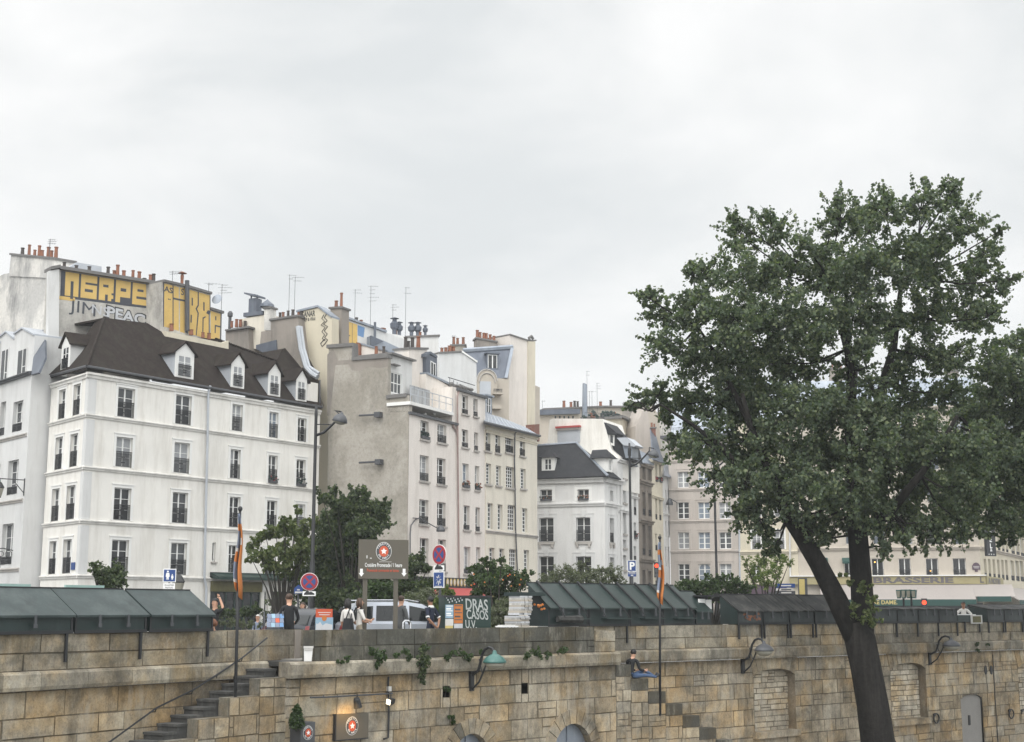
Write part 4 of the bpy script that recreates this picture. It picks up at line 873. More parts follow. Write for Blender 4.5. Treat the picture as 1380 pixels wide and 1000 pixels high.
# set-back storeys
T1 = B.off(-1.9)
wn = Fac(T1.hit3(523, 600), T1.hit3(554, 600)); wn.add(527, 541, 500.6, 529, rows=2, cols=3, dep=.1, pane='glass_mid', bar=.06, mull=.07)
ww = wn.wall(hB, z1, wn.z(538, 482), 'plaster_pale', back=4, dep=.1)
mb = MB(); zt_ = wn.z(538, 482); mb.box(wn, -.15, wn.L+.1, -4, .3, zt_, zt_+.12); mb.box(wn, .1, .9, 0, .35, wn.z(530, 493), wn.z(530, 491.5)); mb.build('roof', 'cap_grey', hB)
T2 = B.off(-2.1); st_ = stack(T2, hB, [(551, 470.5), (575.3, 470.5), (575.3, 545), (551, 545)], 'plaster_pink', 1.2, 0, 0)
for x in (554, 558, 563.5): pots(T2, st_, [T2.u(x, 470)], T2.z(x, 470), -.5, .13, (.6, .9), .9)
pots(T2, st_, [T2.u(570.5, 470)], T2.z(570, 470), -.4, .17, (.9, 1.), 0)
T3 = B.off(-1.6); mb = MB(); mb.prism(T3, [T3.hit(574, 503), T3.hit(618, 527), T3.hit(618, 560), T3.hit(574, 560)], -3, 0); mb.build('wall', 'plaster_pink', hB)
mb = MB(); mb.prism(T3, [T3.hit(574, 501.5), T3.hit(655, 540), T3.hit(655, 543), T3.hit(574, 504)], -4, .12); mb.build('roof', 'zinc', hB)
mb = MB(); mb.pprism(T3, [(574.6, 477), (580.5, 474.5), (589, 480), (589, 513), (574.6, 504)], -2.2, -.2); mb.pprism(T3, [(574.3, 477), (580.5, 473.5), (589.5, 479.5), (589.5, 482), (580.5, 477), (574.3, 481)], -2.3, -.1); d_ = mb.build('dormer', 'zinc_dark', hB)
mb = MB(); mb.pprism(T3, [(580.6, 486), (587.5, 490), (587.5, 509), (580.6, 505)], -.3, -.16); mb.build('window', 'frame_white', d_); mb = MB(); mb.pprism(T3, [(581.5, 488), (583.6, 489), (583.6, 506), (581.5, 505)], -.3, -.14); mb.pprism(T3, [(584.8, 490), (586.8, 491), (586.8, 507.5), (584.8, 506.5)], -.3, -.14); mb.build('pane', 'glass_dark', d_)
# terrace furniture on the right half's roof: a thin railing with pots
mb = MB(); RZ = B.off(-1.2); za = RZ.z(620, 524)
for k in range(8): u = RZ.u(606, 520)+k*.55; mb.box(RZ, u, u+.03, -.02, .01, za-.6, za+.55-.06*k)
mb.prism(RZ, [RZ.hit(604, 508), RZ.hit(640, 519), RZ.hit(640, 520), RZ.hit(604, 509)], -.02, .01); mb.build('railing', 'iron_grey', hB)
mb = MB(); mb.col = (.1, .12, .07)
for k in range(14): mb.ball(RZ.hit3(606+k*2.2+WR.uniform(-1, 1), 518+k*.55, -.3), WR.uniform(.15, .3), .25, WR.uniform(.1, .25), 6, 4)
mb.build('potted_plants', 'cap_grey', hB)
# white rear houses beyond
hN = thing('rear_house', 'white rear house with yellow and blue painted gable behind the grey gable', 'house', U(500, 822, 104))
N1 = JW.off(-6); NB = Fr(U(459, 450, 101), U(459, 450, 101)+Vector((.80, .6, 0)))
st_ = stack(JW.off(-3), hN, [(445.2, 416), (460, 415.2), (460, 480), (445.2, 480)], 'render_brown', 1.0, 0, 0); J3 = JW.off(-3)
for x, h in ((449.5, .6), (455.5, 1.2)): pots(J3, st_, [J3.u(x, 415)], J3.z(x, 415), -.4, .12, (h, h+.05), .3)
w_ = slab(NB, hN, [(459, 427.5), (520, 448.5), (560, 462), (560, 520), (459, 520)], 'plaster_pale', 4, 0)
mb = MB(); p, q = NB.hit(459, 427), NB.hit(520, 448.3); mb.prism(NB, [p, q, (q[0], q[1]+.16), (p[0], p[1]+.16)], -4, .15); mb.build('coping', 'zinc', hN)
mb = MB(); mb.pprism(NB, [(460, 430), (481.6, 437.5), (481.6, 470), (460, 470)], 0, .008); mb.build('graffiti', 'graf_yellow', w_)
mb = MB()
for x in (462.5, 468, 474.5): mb.pprism(NB, [(x, 431+(x-460)*.35), (x+.5, 431+(x-460)*.35), (x+.5, 466), (x, 466)], .007, .012)
mb.pprism(NB, [(468.5, 451), (472, 452), (472, 453.2), (468.5, 452.2)], .007, .012); mb.build('graffiti', 'graf_dark', w_)
mb = MB(); mb.pprism(NB, [(482, 438), (491.5, 441.5), (490, 455), (482, 452)], 0, .008); mb.build('graffiti', 'graf_blue', w_)
slab(JW.off(-2.2), hN, [(484, 464), (530, 477), (530, 500), (484, 500)], 'plaster_pink', 1.5, 0); mb = MB(); J2 = JW.off(-2.2); p, q = J2.hit(484, 463.6), J2.hit(530, 476.6); mb.prism(J2, [p, q, (q[0], q[1]+.12), (p[0], p[1]+.12)], -1.6, .1); mb.build('coping', 'zinc', hN); mb = MB(); mb.pprism(J2, [(480, 461), (484, 462), (484, 484), (480, 484)], -.8, .3); mb.build('flue', 'pot', hN)
for x in (511, 520.5): pots(J2, hN, [J2.u(x, 478)], J2.z(x, 479), .4, .12, (.45, .6), .2)
mb = MB(); mb.pprism(NB, [(500, 452.5), (517, 459), (551, 475), (551, 482), (500, 470)], -.5, .6); mb.build('roof', 'zinc', hN); mb = MB(); mb.pprism(NB, [(500, 452), (517, 460), (500, 468)], .6, .75); mb.build('roof', 'zinc_dark', hN)
mb = MB(); p = NB.hit3(505, 455, .3); mb.tube([p, p+Vector((0, 0, 1.2))], .1, 6); mb.build('flue', 'zinc_dark', hN)
for x in (485.5, 492.5): pots(NB, hN, [NB.u(x, 436)], NB.z(x, 436+(x-485)*.35), -.6, .14, (.55, .65), .2)
slab(NB.off(-.4), hN, [(519, 449), (536, 451), (548, 454), (548, 500), (519, 500)], 'plaster_pale', 3, 0)
def cowl(F, parent, x, yb, w, s=1.):
    mb = MB(); p = F.hit3(x, yb, w); s *= .72; mb.lathe(p, [(.16*s, 0), (.16*s, .35*s), (.3*s, .5*s), (.34*s, .8*s), (.16*s, 1.0*s), (.16*s, 1.15*s), (.34*s, 1.18*s), (.03, 1.3*s)], 10); mb.build('cowl', 'zinc_dark', parent)
for x in (521.5, 524.5, 527.5): pots(NB, hN, [NB.u(x, 449)], NB.z(x, 449), -1, .15, (.55, .6), 0)
cowl(NB, hN, 531.5, 451, -1, 1.5); cowl(NB, hN, 538, 452, -1, 1.2); pots(NB, hN, [NB.u(542.5, 452)], NB.z(542.5, 452), -1, .12, (.5, .6), 0)
antenna(478, 433, 390, 101, hN, 2); antenna(499, 440, 385, 102, hN, 5); antenna(529, 449, 410, 104, hN, 3); antenna(546, 470, 387, 106, hN, 2)
hO = thing('rear_house', 'pale rear house with wide capped chimney and white chimney block above the pink roofs', 'house', U(570, 822, 106))
O1 = Fr(U(546, 480, 105), U(593, 480, 105.6)); stack(O1, hO, [(547, 455), (591, 453), (591, 520), (547, 520)], 'plaster_pale', 2, 0, 0)
for x in (554.5, 563): cowl(O1, hO, x, 453, -.8, 1.25)
cowl(O1, hO, 573, 452, -.8, .9); pots(O1, hO, [O1.u(567.5, 452)], O1.z(567.5, 452), -.8, .16, (.4, .5), 0)
O2 = Fr(U(591, 490, 103), U(644, 490, 105)); st_ = stack(O2, hO, [(591, 476.5), (621.5, 475), (642, 489), (643, 560), (591, 560)], 'plaster_pale', 2.5, 0, 0, cap=False)
mb = MB(); a, b, c = O2.hit(590.5, 476.5), O2.hit(621.5, 474.8), O2.hit(642.6, 489); mb.prism(O2, [a, b, (b[0], b[1]+.12), (a[0], a[1]+.12)], -2.6, .1); mb.build('chimney_cap', 'cap_grey', st_); mb = MB(); mb.prism(O2, [b, c, (c[0], c[1]+.14), (b[0], b[1]+.14)], -2.6, .1); mb.build('chimney_cap', 'trim_white', st_)
for x in (602.5, 607, 612, 617.5): pots(O2, st_, [O2.u(x, 476)], O2.z(x, 475.5), -.7, .14, (.5, .7), .1)
st_ = stack(Fr(U(607, 470, 118), U(627, 470, 118)), hO, [(608, 466), (627, 465.5), (627, 480), (608, 480)], 'render_grey', 1, 0, 3, potr=.13, poth=(.5, .9), dark=0)
antenna(610, 466, 452, 118, hO, 2); antenna(595, 476, 468, 105, hO, 1)
# tall white party wall with zinc mansard
hK = thing('mansard_house', 'tall house with dark zinc mansard, arched stone window and a bare white party wall', 'house', U(690, 822, 118))
K1 = Fr(U(686, 500, 117), U(722, 500, 119.5)); slab(K1, hK, [(686.6, 452), (692, 452), (712, 460), (721.5, 460), (721, 620), (684, 620), (685, 515), (688, 466)], 'plaster_pink', 4, 0)
slab(K1, hK, [(712, 460), (721.5, 460), (720.6, 620), (711, 620)], 'plaster_tan', .3, .1, 'pilaster'); slab(K1.off(-2), hK, [(720, 519), (727.5, 522), (727.5, 600), (720, 600)], 'stone_pale', 2, 0)
mb = MB()
for a, b in (((686.2, 451.5), (712.5, 460)), ((711.5, 459.6), (721.8, 459.6))): p, q = K1.hit(*a), K1.hit(*b); mb.prism(K1, [p, q, (q[0], q[1]+.1), (p[0], p[1]+.1)], -4.1, .12)
mb.tube([K1.hit3(714, 460, -.5), K1.hit3(713, 455, -.5), K1.hit3(716, 453, -.5), K1.hit3(718.5, 457, -.5)], .13, 6); mb.build('coping', 'cap_grey', hK)
M1 = Fr(U(625, 500, 114.5), U(690, 500, 115.5)); sM = Slope(M1, M1.z(650, 509), 0, 68)
mb = MB(); sM.poly(mb, [(625, 512), (681, 509.5), (691, 468.5), (625, 472.5)], .4); rf = mb.build('roof', 'zinc_dark', hK)
mb = MB(); sM.poly(mb, [(679.5, 510), (683.5, 510.5), (692, 470), (688, 469)], -.15); p, q = sM.hit(624, 472.6), sM.hit(691, 468); mb.tube([p, q], .22, 6); mb.build('roof_edging', 'zinc', rf)
mb = MB(); mb.box(M1, M1.u(625, 512), M1.u(686, 512), -4, 0, 0, M1.z(650, 509)); mb.build('wall', 'stone_pale', hK)
dormer(hK, sM, 656, 671.5, 476.5, 497, .2, wm='zinc_dark', rm='zinc_dark', cheek='zinc_dark', win=(.1, .06), roof='flat', rows=1, pane='glass_dark', bk=1.6)
mb = MB(); c = M1.u(655, 520); zt_ = M1.z(655, 503); h = M1.u(672, 520)-c
mb.prism(M1, [(c-h*.75, zt_-2)]+[(c+h*.78*math.cos(t), zt_-.75+.95*math.sin(t)) for t in [math.pi*(1-k/10) for k in range(11)]]+[(c+h*.75, zt_-2)], .02, .4); mb.build('pediment', 'stone_pale', hK)
mb = MB(); mb.box(M1, M1.u(645, 525), M1.u(660, 525), .4, .44, M1.z(652, 533), M1.z(652, 515)); mb.build('shutter', 'zinc_pale', hK); mb = MB(); mb.tube([M1.pt(c+h*.62*math.cos(t), .42, zt_-.85+.8*math.sin(t)) for t in [math.pi*(1-k/12) for k in range(13)]], .07, 6); mb.tube([M1.pt(c+h*.80*math.cos(t), .42, zt_-.72+.98*math.sin(t)) for t in [math.pi*(1-k/12) for k in range(13)]], .06, 6); mb.build('arch_moulding', 'cornice_grey', hK)
mb = MB(); mb.box(M1, M1.u(662, 540), M1.u(675, 540), .02, .9, M1.z(668, 533), M1.z(668, 531)); mb.box(M1, M1.u(662, 540), M1.u(674, 540), .02, .6, M1.z(668, 552), M1.z(668, 547)); mb.build('balcony', 'stone_pale', hK)
railing(M1, M1.u(662, 530), M1.u(674, 530), .8, M1.z(668, 531), M1.z(668, 526), hK)
stack(M1.off(-2), hK, [(642.5, 456), (669, 461.5), (669, 475), (642.5, 475)], 'render_brown', 1.2, 0, 6, potr=.14, poth=(.5, .8), dark=0)
# cream house with zinc roof, same street line
C = Fac(B.pt(B.L, .1, 0), U(724.5, HOR, 90*(1630-548)/(1630-724.5)))
hC = thing('cream_house', 'cream house with tall small paned windows, low grey zinc roof and one zinc dormer', 'house', C.pt(0, 0, 0))
for rr, ys in ((0, [(578.7, 607), (582, 609.8), (585, 609), (588.6, 613.8)]), (1, [(624, 652), (627, 654), (628, 656.6), (631, 658)]), (3.2, [(677.6, 712.7), (679.4, 714), (680, 714.5), (684.5, 717)]), (5.4, [(738, 772), (739, 773), (739.7, 772), (741, 774)])):
    for (x0, x1), (yt, yb), k in zip(((653.8, 661), (667.3, 674.3), (681, 692), (700.4, 707.6)), ys, range(4)):
        C.add(x0+rr, x1+rr, yt, yb, rows=6 if rr else 4, cols=2 if k != 2 else 4, rail=.5 if rr == 0 else 0, sill=.13 if rr < 3 else 0, dep=.26, pane='glass_mid' if k != 2 else 'glass_dark', bar=.05, mull=.08)
zc_ = C.z(654, 570); C.wall(hC, 0, zc_, 'plaster_cream', back=7, dep=.26)
for z in (zc_, zc_-.45): band(C, hC, z, .25, .22 if z == zc_ else .1, m='plaster_tan')
band(C, hC, C.z(657, 714.5), .2, .12, m='cornice_grey')
sC = Slope(C, zc_+.05, .3, 28); mb = MB(); sC.poly(mb, [(653, 569), (728, 587.5), (710, 577), (676, 562.5), (651.5, 555.5)]); rf = mb.build('roof', 'zinc', hC)
mb = MB()
for k in range(1, 13): t = k/13; p, q = sC.hit(653+75*t, 569+18.5*t)+sC.n*.02, sC.hit(651.5+58*t, 555.5+21*t)+sC.n*.02; mb.tube([p, q], .035, 4)
mb.build('roof_seams', 'zinc_pale', rf); mb = MB(); mb.tube([sC.hit(653, 569), sC.hit(728, 587.4)], .1, 6); mb.build('gutter', 'iron_grey', rf)
dormer(hC, sC, 654, 663, 533, 556, .2, wm='zinc', rm='zinc', cheek='zinc', roof='flat', rows=2, pane='glass_dark', bk=2.5, win=(.2, .1))
pipe(C, hC, [(697, 581), (694, 584), (693.5, 620), (695, 715), (697.5, 775), (698, 850)], 'iron_grey', .055, .12)
stack(C.off(-4), hC, [(709, 577), (716, 576), (716, 595), (709, 590)], 'brick', .8, 0, 0, cap=False); stack(C.off(-4), hC, [(720, 572), (727, 571.5), (727, 595), (720, 590)], 'brick', .8, 0, 0, cap=False)
# restaurant front along the pink houses
mb = MB(); BB = Fr(B.pt(0, 0, 0), C.pt(C.L, 0, 0)); ua, ub = B.u(556, 785), B.u(663, 785); zt_, zb_ = B.z(600, 778.5), B.z(600, 791)
mb.box(B, ua, ub, .05, .35, zb_, zt_); rs = mb.build('shopfront', 'iron_black', hB); rs['label'] = 'black restaurant fascia with a row of round cream medallions over a red awning'
mb = MB(); n = 13
for k in range(n): u = B.u(597, 785)+(B.u(651, 785)-B.u(597, 785))*k/(n-1); mb.disc(B, u, .35, .37, (zt_+zb_)/2, .17, .26, 14)
mb.mi = 1
for k in range(n): u = B.u(597, 785)+(B.u(651, 785)-B.u(597, 785))*k/(n-1); mb.disc(B, u, .37, .38, (zt_+zb_)/2, .10, .17, 14)
mb.build('medallions', ['gold', 'white_dirty'], rs)
mb = MB(); mb.wprism(B, [(.3, zb_-.05), (2.0, zb_-.75), (2.0, zb_-1.0), (1.95, zb_-.78), (.3, zb_-.12)], ua+.8, ub+.5); mb.build('awning', 'awning_red', rs)
wl2 = thing('wall_lamp', 'bracket lamp on a thin pipe up the pink facade beside its first windows', 'lamp', B.hit3(553, 720))
pipe(B, wl2, [(552.5, 790), (552.8, 720), (554, 708), (560, 700), (565, 698)], 'iron_grey', .04, .1, 'pole')
mb = MB(); p = B.hit3(566, 699, .15); q = p+B.n*.9+B.e*1.2+Vector((0, 0, -.7)); mb.tube([p-B.e*.9, p, q], .035, 5); mb.build('arm', 'iron_grey', wl2)
mb = MB(); mb.lathe(q, [(.28, -.12), (.3, 0), (.2, .2), (.05, .3)], 10); mb.build('lamp_shade', 'iron_grey', wl2)
# ---------------------------------------------------------------- pale house with the slate hip roof
DF = Fac(U(722, HOR, 119.9), U(816.5, HOR, 118)); DR = Fac(DF.pt(DF.L, 0, 0), U(838.5, HOR, 121.2))
hD = thing('hip_roof_house', 'pale classical house with dark slate hip roof and stone trimmed windows', 'house', DF.pt(DF.L, 0, 0))
for (x0, x1, yt, yb) in ((728, 744, 660, 675.6), (778.6, 793.6, 659.6, 675)): DF.add(x0, x1, yt, yb, rows=2, sur=.28, pane='glass_mid', flowers='pot', dep=.3)
for (x0, x1, yt, yb) in ((726.6, 746, 698, 730.5), (776.6, 795.6, 697.5, 730)): DF.add(x0, x1, yt, yb, rows=3, rail=.95, sur=.3, keystone=True, sill=.22, corbel=True, pane='glass_mid', dep=.3, m_sur='plaster_pale')
for (x0, x1, yt, yb) in ((727, 746.4, 750, 800), (776.6, 797, 750, 800)): DF.add(x0, x1, yt, yb, rows=4, sur=.3, keystone=True, pane='glass_dark', dep=.3, m_sur='plaster_pale')
for (x0, x1, yt, yb, k) in ((822, 826, 661, 675, 0), (821.6, 827, 698, 731, 1), (821.6, 827.5, 751, 776, 0)): DR.add(x0, x1, yt, yb, sur=.25, rail=.8*k, sill=.2*k, corbel=bool(k), dep=.4, pane='glass_dark', m_sur='plaster_pale')
zD = DF.z(816, 642); DF.wall(hD, 0, zD, 'plaster_d', shell=False, dep=.3); DR.wall(hD, 0, zD, 'plaster_d', shell=False, dep=.4)
for z, h, o_ in ((zD, .5, .45), (DF.z(816, 676.5), .32, .22)):
    band(DF, hD, z, h, o_, 0, DF.L+.0, m='plaster_d'); band(DR, hD, z, h, o_, 0, DR.L, m='plaster_d')
sD = Slope(DF, zD, .6, 52); sDR = Slope(DR, zD, .6, 52)
c_ = sD.hit(819, 641.2); r1 = sD.hit(776.5, 596.5); r0 = sD.hit(716, 601); mb = MB()
sD.poly(mb, [(716, 645), tuple(c_), tuple(r1), tuple(r0)]); e1 = sDR.hit(837, 645.5); P = [c_, e1, r1]; mb.hexa([p-Vector((0, 0, .12)) for p in P], P)
rf = mb.build('roof', 'slate', hD); mb = MB(); mb.tube([c_, r1, r0], .12, 6); mb.build('ridge', 'zinc', rf)
dormer(hD, sD, 730, 747.5, 617, 634, .75, wm='trim_white', cheek='trim_white', rm='slate', win=(.24, .1), roof='hip', rows=2, pane='glass_mid', ov=.28)
dormer(hD, sDR, 819.5, 825.5, 617, 634, .8, wm='trim_white', cheek='trim_white', rm='slate', win=(.3, .1), roof='hip', rows=2, pane='glass_mid', ov=.35)
mb = MB(); mb.tube([DR.pt(DR.L-.15, .1, 0), DR.pt(DR.L-.15, .1, zD-.5)], .1, 7); mb.build('drainpipe', 'plaster_d', hD)
# ---------------------------------------------------------------- the side street: white gable house and its neighbours
E0 = U(838.5, HOR, 121.2); ED = (U(903, HOR, 137.5)-E0).normalized()
def seg(pxa, pxb):
    F0 = Fr(E0, E0+ED); a, b = F0.u(pxa), F0.u(pxb); return Fac(F0.pt(a, 0, 0), F0.pt(b, 0, 0))
EA = seg(834.5, 851.5); hE = thing('gabled_house', 'pale narrow house with a big white gable wall above the slate hip roof', 'house', EA.pt(0, 0, 0))
zE = EA.z(836, 619)
for (yt, yb) in ((625, 644), (652, 677), (690, 719), (727, 738), (748, 768)): EA.add(839.4, 844.2, yt, yb, sill=.18, dep=.35, pane='glass_dark')
EA.wall(hE, 0, zE, 'plaster_d', back=12, dep=.35); band(EA, hE, zE, .3, .3, m='plaster_d'); band(EA, hE, EA.z(837, 686), .3, .2, m='plaster_d')
GE = Fr(U(741, 600, 124.5), U(836, 600, 121.6)); slab(GE, hE, [(741, 566), (745, 564), (812, 564.5), (817, 580), (824, 606), (836, 616), (836, 660), (722, 660), (722, 600), (738, 596)], 'plaster_white', 5, 0, 'gable')
mb = MB(); a, b = GE.u(752, 595), GE.u(782, 595); mb.box(GE, a, b, .0, .12, GE.z(767, 597), GE.z(767, 580)); mb.build('shutter', 'zinc_pale', hE); mb = MB(); mb.box(GE, a-.1, b+.1, .0, .4, GE.z(767, 577), GE.z(767, 574.5)); mb.build('awning', 'awning_red', hE); mb = MB(); mb.box(GE, a-.05, b+.05, .0, .3, GE.z(767, 580), GE.z(767, 577)); mb.build('awning', 'awning_cream', hE)
sE = Slope(EA, zE, .3, 60); mb = MB(); mb.pprism(GE.off(-.5), [(834, 619), (851, 621), (846, 600), (830, 585), (814, 567), (818, 585), (825, 607)], -3, 0); mb.build('roof', 'slate', hE)
G2_ = GE.off(-.3); mb = MB(); mb.pprism(G2_, [(819, 598), (827.5, 601), (827.5, 584), (819, 579)], -1.5, 0); d_ = mb.build('dormer', 'trim_white', hE); mb = MB(); mb.pprism(G2_, [(814, 569), (831, 583.5), (830, 585.5), (817, 585)], -1.6, .25); mb.build('dormer_roof', 'slate', d_); mb = MB(); mb.pprism(G2_, [(822.5, 596), (826, 597.5), (826, 587), (822.5, 586)], -.1, .02); mb.build('pane', 'glass_mid', d_)
mb = MB(); mb.pprism(G2_, [(839, 600), (852, 602), (852, 618), (843, 617)], -1.5, .1); d_ = mb.build('dormer', 'zinc', hE); mb = MB(); mb.pprism(G2_, [(831, 590), (845, 589.5), (857, 600), (855, 602), (840, 600)], -1.6, .4); mb.build('dormer_roof', 'zinc_pale', d_); mb = MB(); mb.pprism(G2_, [(846, 614), (850.5, 614.5), (850.5, 604.5), (846, 604)], -.1, .12); mb.build('pane', 'glass_dark', d_)
EB = seg(851.5, 862.5); hE2 = thing('narrow_house', 'narrow white house in the side street behind the street lamp', 'house', EB.pt(0, 0, 0)); zB = EB.z(853, 627)
for (yt, yb) in ((640, 664), (672, 694), (704, 726), (736, 760)): EB.add(854.2, 857.6, yt, yb, rail=.7, dep=.3, flowers='red_paint' if yt == 704 else None)
EB.wall(hE2, 0, zB, 'plaster_d', back=10); mb = MB(); s_ = Slope(EB, zB, .3, 45); s_.poly(mb, [(851, 626.5), (864, 629), (862, 610), (852, 606)]); mb.build('roof', 'zinc', hE2); band(EB, hE2, EB.z(852, 668), .2, .15, m='plaster_d')
EC = seg(862.5, 881); hE3 = thing('narrow_house', 'narrow soot brown stone house in the side street', 'house', EC.pt(0, 0, 0)); zc3 = EC.z(863, 623)
for x0, x1, d in ((865.6, 869.6, 0), (873.4, 877.6, 1.5)):
    for (yt, yb) in ((628, 645), (663, 694), (707, 748), (768, 800)): EC.add(x0, x1, yt+d, yb+d, rail=.6 if yt in (663, 707) else 0, dep=.35, pane='glass_dark', frame='frame_dark', sur=.14, m_sur='stone_brown')
EC.wall(hE3, 0, zc3, 'stone_brown', back=10, dep=.35)
for y in (623, 646.5, 699, 752): band(EC, hE3, EC.z(863, y), .35, .3, m='stone_brown')
mb = MB(); s_ = Slope(EC, zc3, .35, 50); s_.poly(mb, [(860, 622), (882, 626.5), (881, 616), (862, 607)]); mb.build('roof', 'zinc', hE3)
EDh = seg(881, 896); hE4 = thing('narrow_house', 'narrow cream house in the side street with red flowers at a high window', 'house', EDh.pt(0, 0, 0)); zd4 = EDh.z(882, 620)
for x0, x1, d in ((883.2, 885.8, 0), (888.4, 891.2, 1)):
    for (yt, yb) in ((625, 649), (672, 700), (719, 742), (763, 790)): EDh.add(x0, x1, yt+d, yb+d, rail=.5, dep=.35, pane='glass_dark', flowers='red_paint' if yt == 625 else None)
EDh.wall(hE4, 0, zd4, 'plaster_tan', back=10, dep=.35); band(EDh, hE4, zd4, .3, .4, m='plaster_tan'); band(EDh, hE4, EDh.z(882, 668), .25, .2, m='plaster_tan')
mb = MB(); s_ = Slope(EDh, zd4, .5, 58); s_.poly(mb, [(880, 619), (897.5, 624.5), (891, 612), (881, 575), (877, 578)]); mb.build('roof', 'zinc_dark', hE4)
stack(Fr(U(877, 590, 139), U(884, 590, 139)), hE4, [(878, 577), (883.5, 577), (884, 592), (878, 592)], 'brick', .8, 0, 2)
EE = seg(896, 904); hE5 = thing('narrow_house', 'last pale narrow house in the side street, beside the grey brown corner house', 'house', EE.pt(0, 0, 0)); ze5 = EE.z(897, 640)
for x0, x1 in ((896.8, 898.4), (900.6, 902.4)):
    for (yt, yb) in ((660, 688), (702, 724), (737, 763)): EE.add(x0, x1, yt, yb, dep=.3, pane='glass_dark')
EE.wall(hE5, 0, ze5, 'plaster_d', back=8); band(EE, hE5, EE.z(897, 692), .2, .15, m='plaster_d'); mb = MB(); s_ = Slope(EE, ze5, .3, 50); s_.poly(mb, [(895, 641), (905, 643), (904, 628), (896, 626)]); mb.build('roof', 'zinc', hE5)
wl3 = thing('wall_lamp', 'dark bracket lamp sticking out from the last narrow house in the side street', 'lamp', EE.pt(0, 0, 5)); mb = MB(); p = EE.hit3(897.5, 680, .1); q = p+Vector((.9, -1.5, .1)); mb.tube([p, p+Vector((.4, -.7, .5)), q], .05, 5); mb.tube([q, q+Vector((0, 0, -.9))], .04, 5); mb.build('arm', 'iron_grey', wl3); mb = MB(); mb.lathe(p+Vector((.3, -.6, .15)), [(.34, -.25), (.34, 0), (.18, .35), (.04, .45)], 10); mb.build('lamp_shade', 'iron_grey', wl3)
# big grey house rising behind the white gable
RB = Fr(U(728, 560, 141), U(905, 560, 146)); hR = thing('roof_terrace_house', 'large grey beige house with roof terraces rising behind the white gable', 'house', RB.pt(6, 0, 0))
slab(RB, hR, [(727, 557), (782, 556), (782, 700), (727, 700)], 'stone_pale', 6, 0); mb = MB(); mb.pprism(RB, [(727.5, 552.5), (782, 551), (782, 557.5), (727.5, 559)], -5, .5); mb.build('roof', 'zinc_dark', hR)
mb = MB()
for k in range(5): x = 747.5+k*5.9; mb.pprism(RB, [(x, 560.5), (x+2.2, 560.5), (x+2.2, 564), (x, 564)], -.1, .02)
mb.build('window', 'glass_dark', hR)
R2 = RB.off(1.5); slab(R2, hR, [(813, 563), (836, 562), (836, 800), (813, 800)], 'plaster_tan', 6, 0); R2b = Fr(R2.hit3(836, 600), R2.hit3(836, 600)+ED*6)
w2 = Fac(R2.hit3(836, 600), R2.hit3(836, 600)+ED*9); w2.add(843, 854.5, 585, 597, rows=2, cols=4, pane='glass_mid'); w2.wall(hR, 0, w2.z(837, 563), 'plaster_tan', back=7)
mb = MB(); p, q = R2.hit(813, 565.5), R2.hit(836, 564.5); mb.prism(R2, [p, q, (q[0], q[1]+.25), (p[0], p[1]+.25)], -6, .4); z_ = w2.z(837, 563); mb.box(w2, -.2, w2.L, -7, .4, z_-.05, z_+.2); mb.build('terrace_slab', 'cap_grey', hR)
railing(w2, 0, w2.L-.2, .3, z_+.2, z_+1.5, hR, 'iron_grey', .35); railing(R2, R2.u(787, 560), R2.u(835, 560), .2, R2.z(810, 563.5), R2.z(810, 557), hR, 'iron_grey', .4)
R3 = RB.off(-2); slab(R3, hR, [(735, 551), (815, 548), (880, 547), (888, 560), (892, 640), (735, 640)], 'stone_pale', 5, 0); slab(R3, hR, [(733, 550), (815, 546.5), (872, 547), (872, 549), (815, 548.5), (733, 552.5)], 'cap_grey', 5.2, .3, 'coping')
slab(R2.off(.6), hR, [(857, 574), (868, 549), (872, 548), (876, 580), (880, 640), (857, 640)], 'plaster_f', 3, 0)
for x in (762, 772, 811.5): pots(R3, hR, [R3.u(x, 548)], R3.z(x, 549), -.5, .18, (.6, .8), 0)
for x in (777, 780.5, 825.5): pots(R3, hR, [R3.u(x, 548)], R3.z(x, 549), -.5, .14, (.7, 1.), 1)
mb = MB(); mb.pprism(R3.off(1.2), [(785, 575), (792, 575), (791.5, 540), (791, 518), (787, 516), (786.5, 545)], -.4, 0); mb.build('flue', 'zinc', hR)
antenna(791.5, 556, 500, 140, hR, 2); antenna(805, 556, 516, 141, hR, 3); antenna(794.5, 556, 527, 141, hR, 1); antenna(798, 556, 527, 141, hR, 1); antenna(731, 556, 540, 140, hR, 1)
mb = MB(); mb.col = (.04, .07, .03); rr = random.Random(3)
lf = []
for k in range(40): mb.mi = 0 if k % 9 else 1; mb.ball(R2.hit3(rr.uniform(785, 835), rr.uniform(556, 564), -.3), rr.uniform(.1, .3), .2, rr.uniform(.1, .35), 5, 3)
mb.build('terrace_plants', ['shop_green', 'pot'], hR)
# far pale party wall between the street and the corner house
FW = Fr(U(878, 600, 150), U(905, 600, 150)); hX = thing('far_house', 'far stained pale wall with small chimneys seen over the side street roofs', 'house', FW.pt(0, 0, 0)); slab(FW, hX, [(877, 566), (880, 561), (893, 561), (905, 562), (906, 720), (884, 720)], 'old_white', 3, 0); slab(FW, hX, [(876, 566), (882, 561), (893, 560), (893, 561.5), (880, 563)], 'cap_grey', 3.1, .2, 'coping'); stack(FW, hX, [(886, 557.5), (892, 557.5), (892, 562), (886, 562)], 'render_grey', 1, .1, 2)
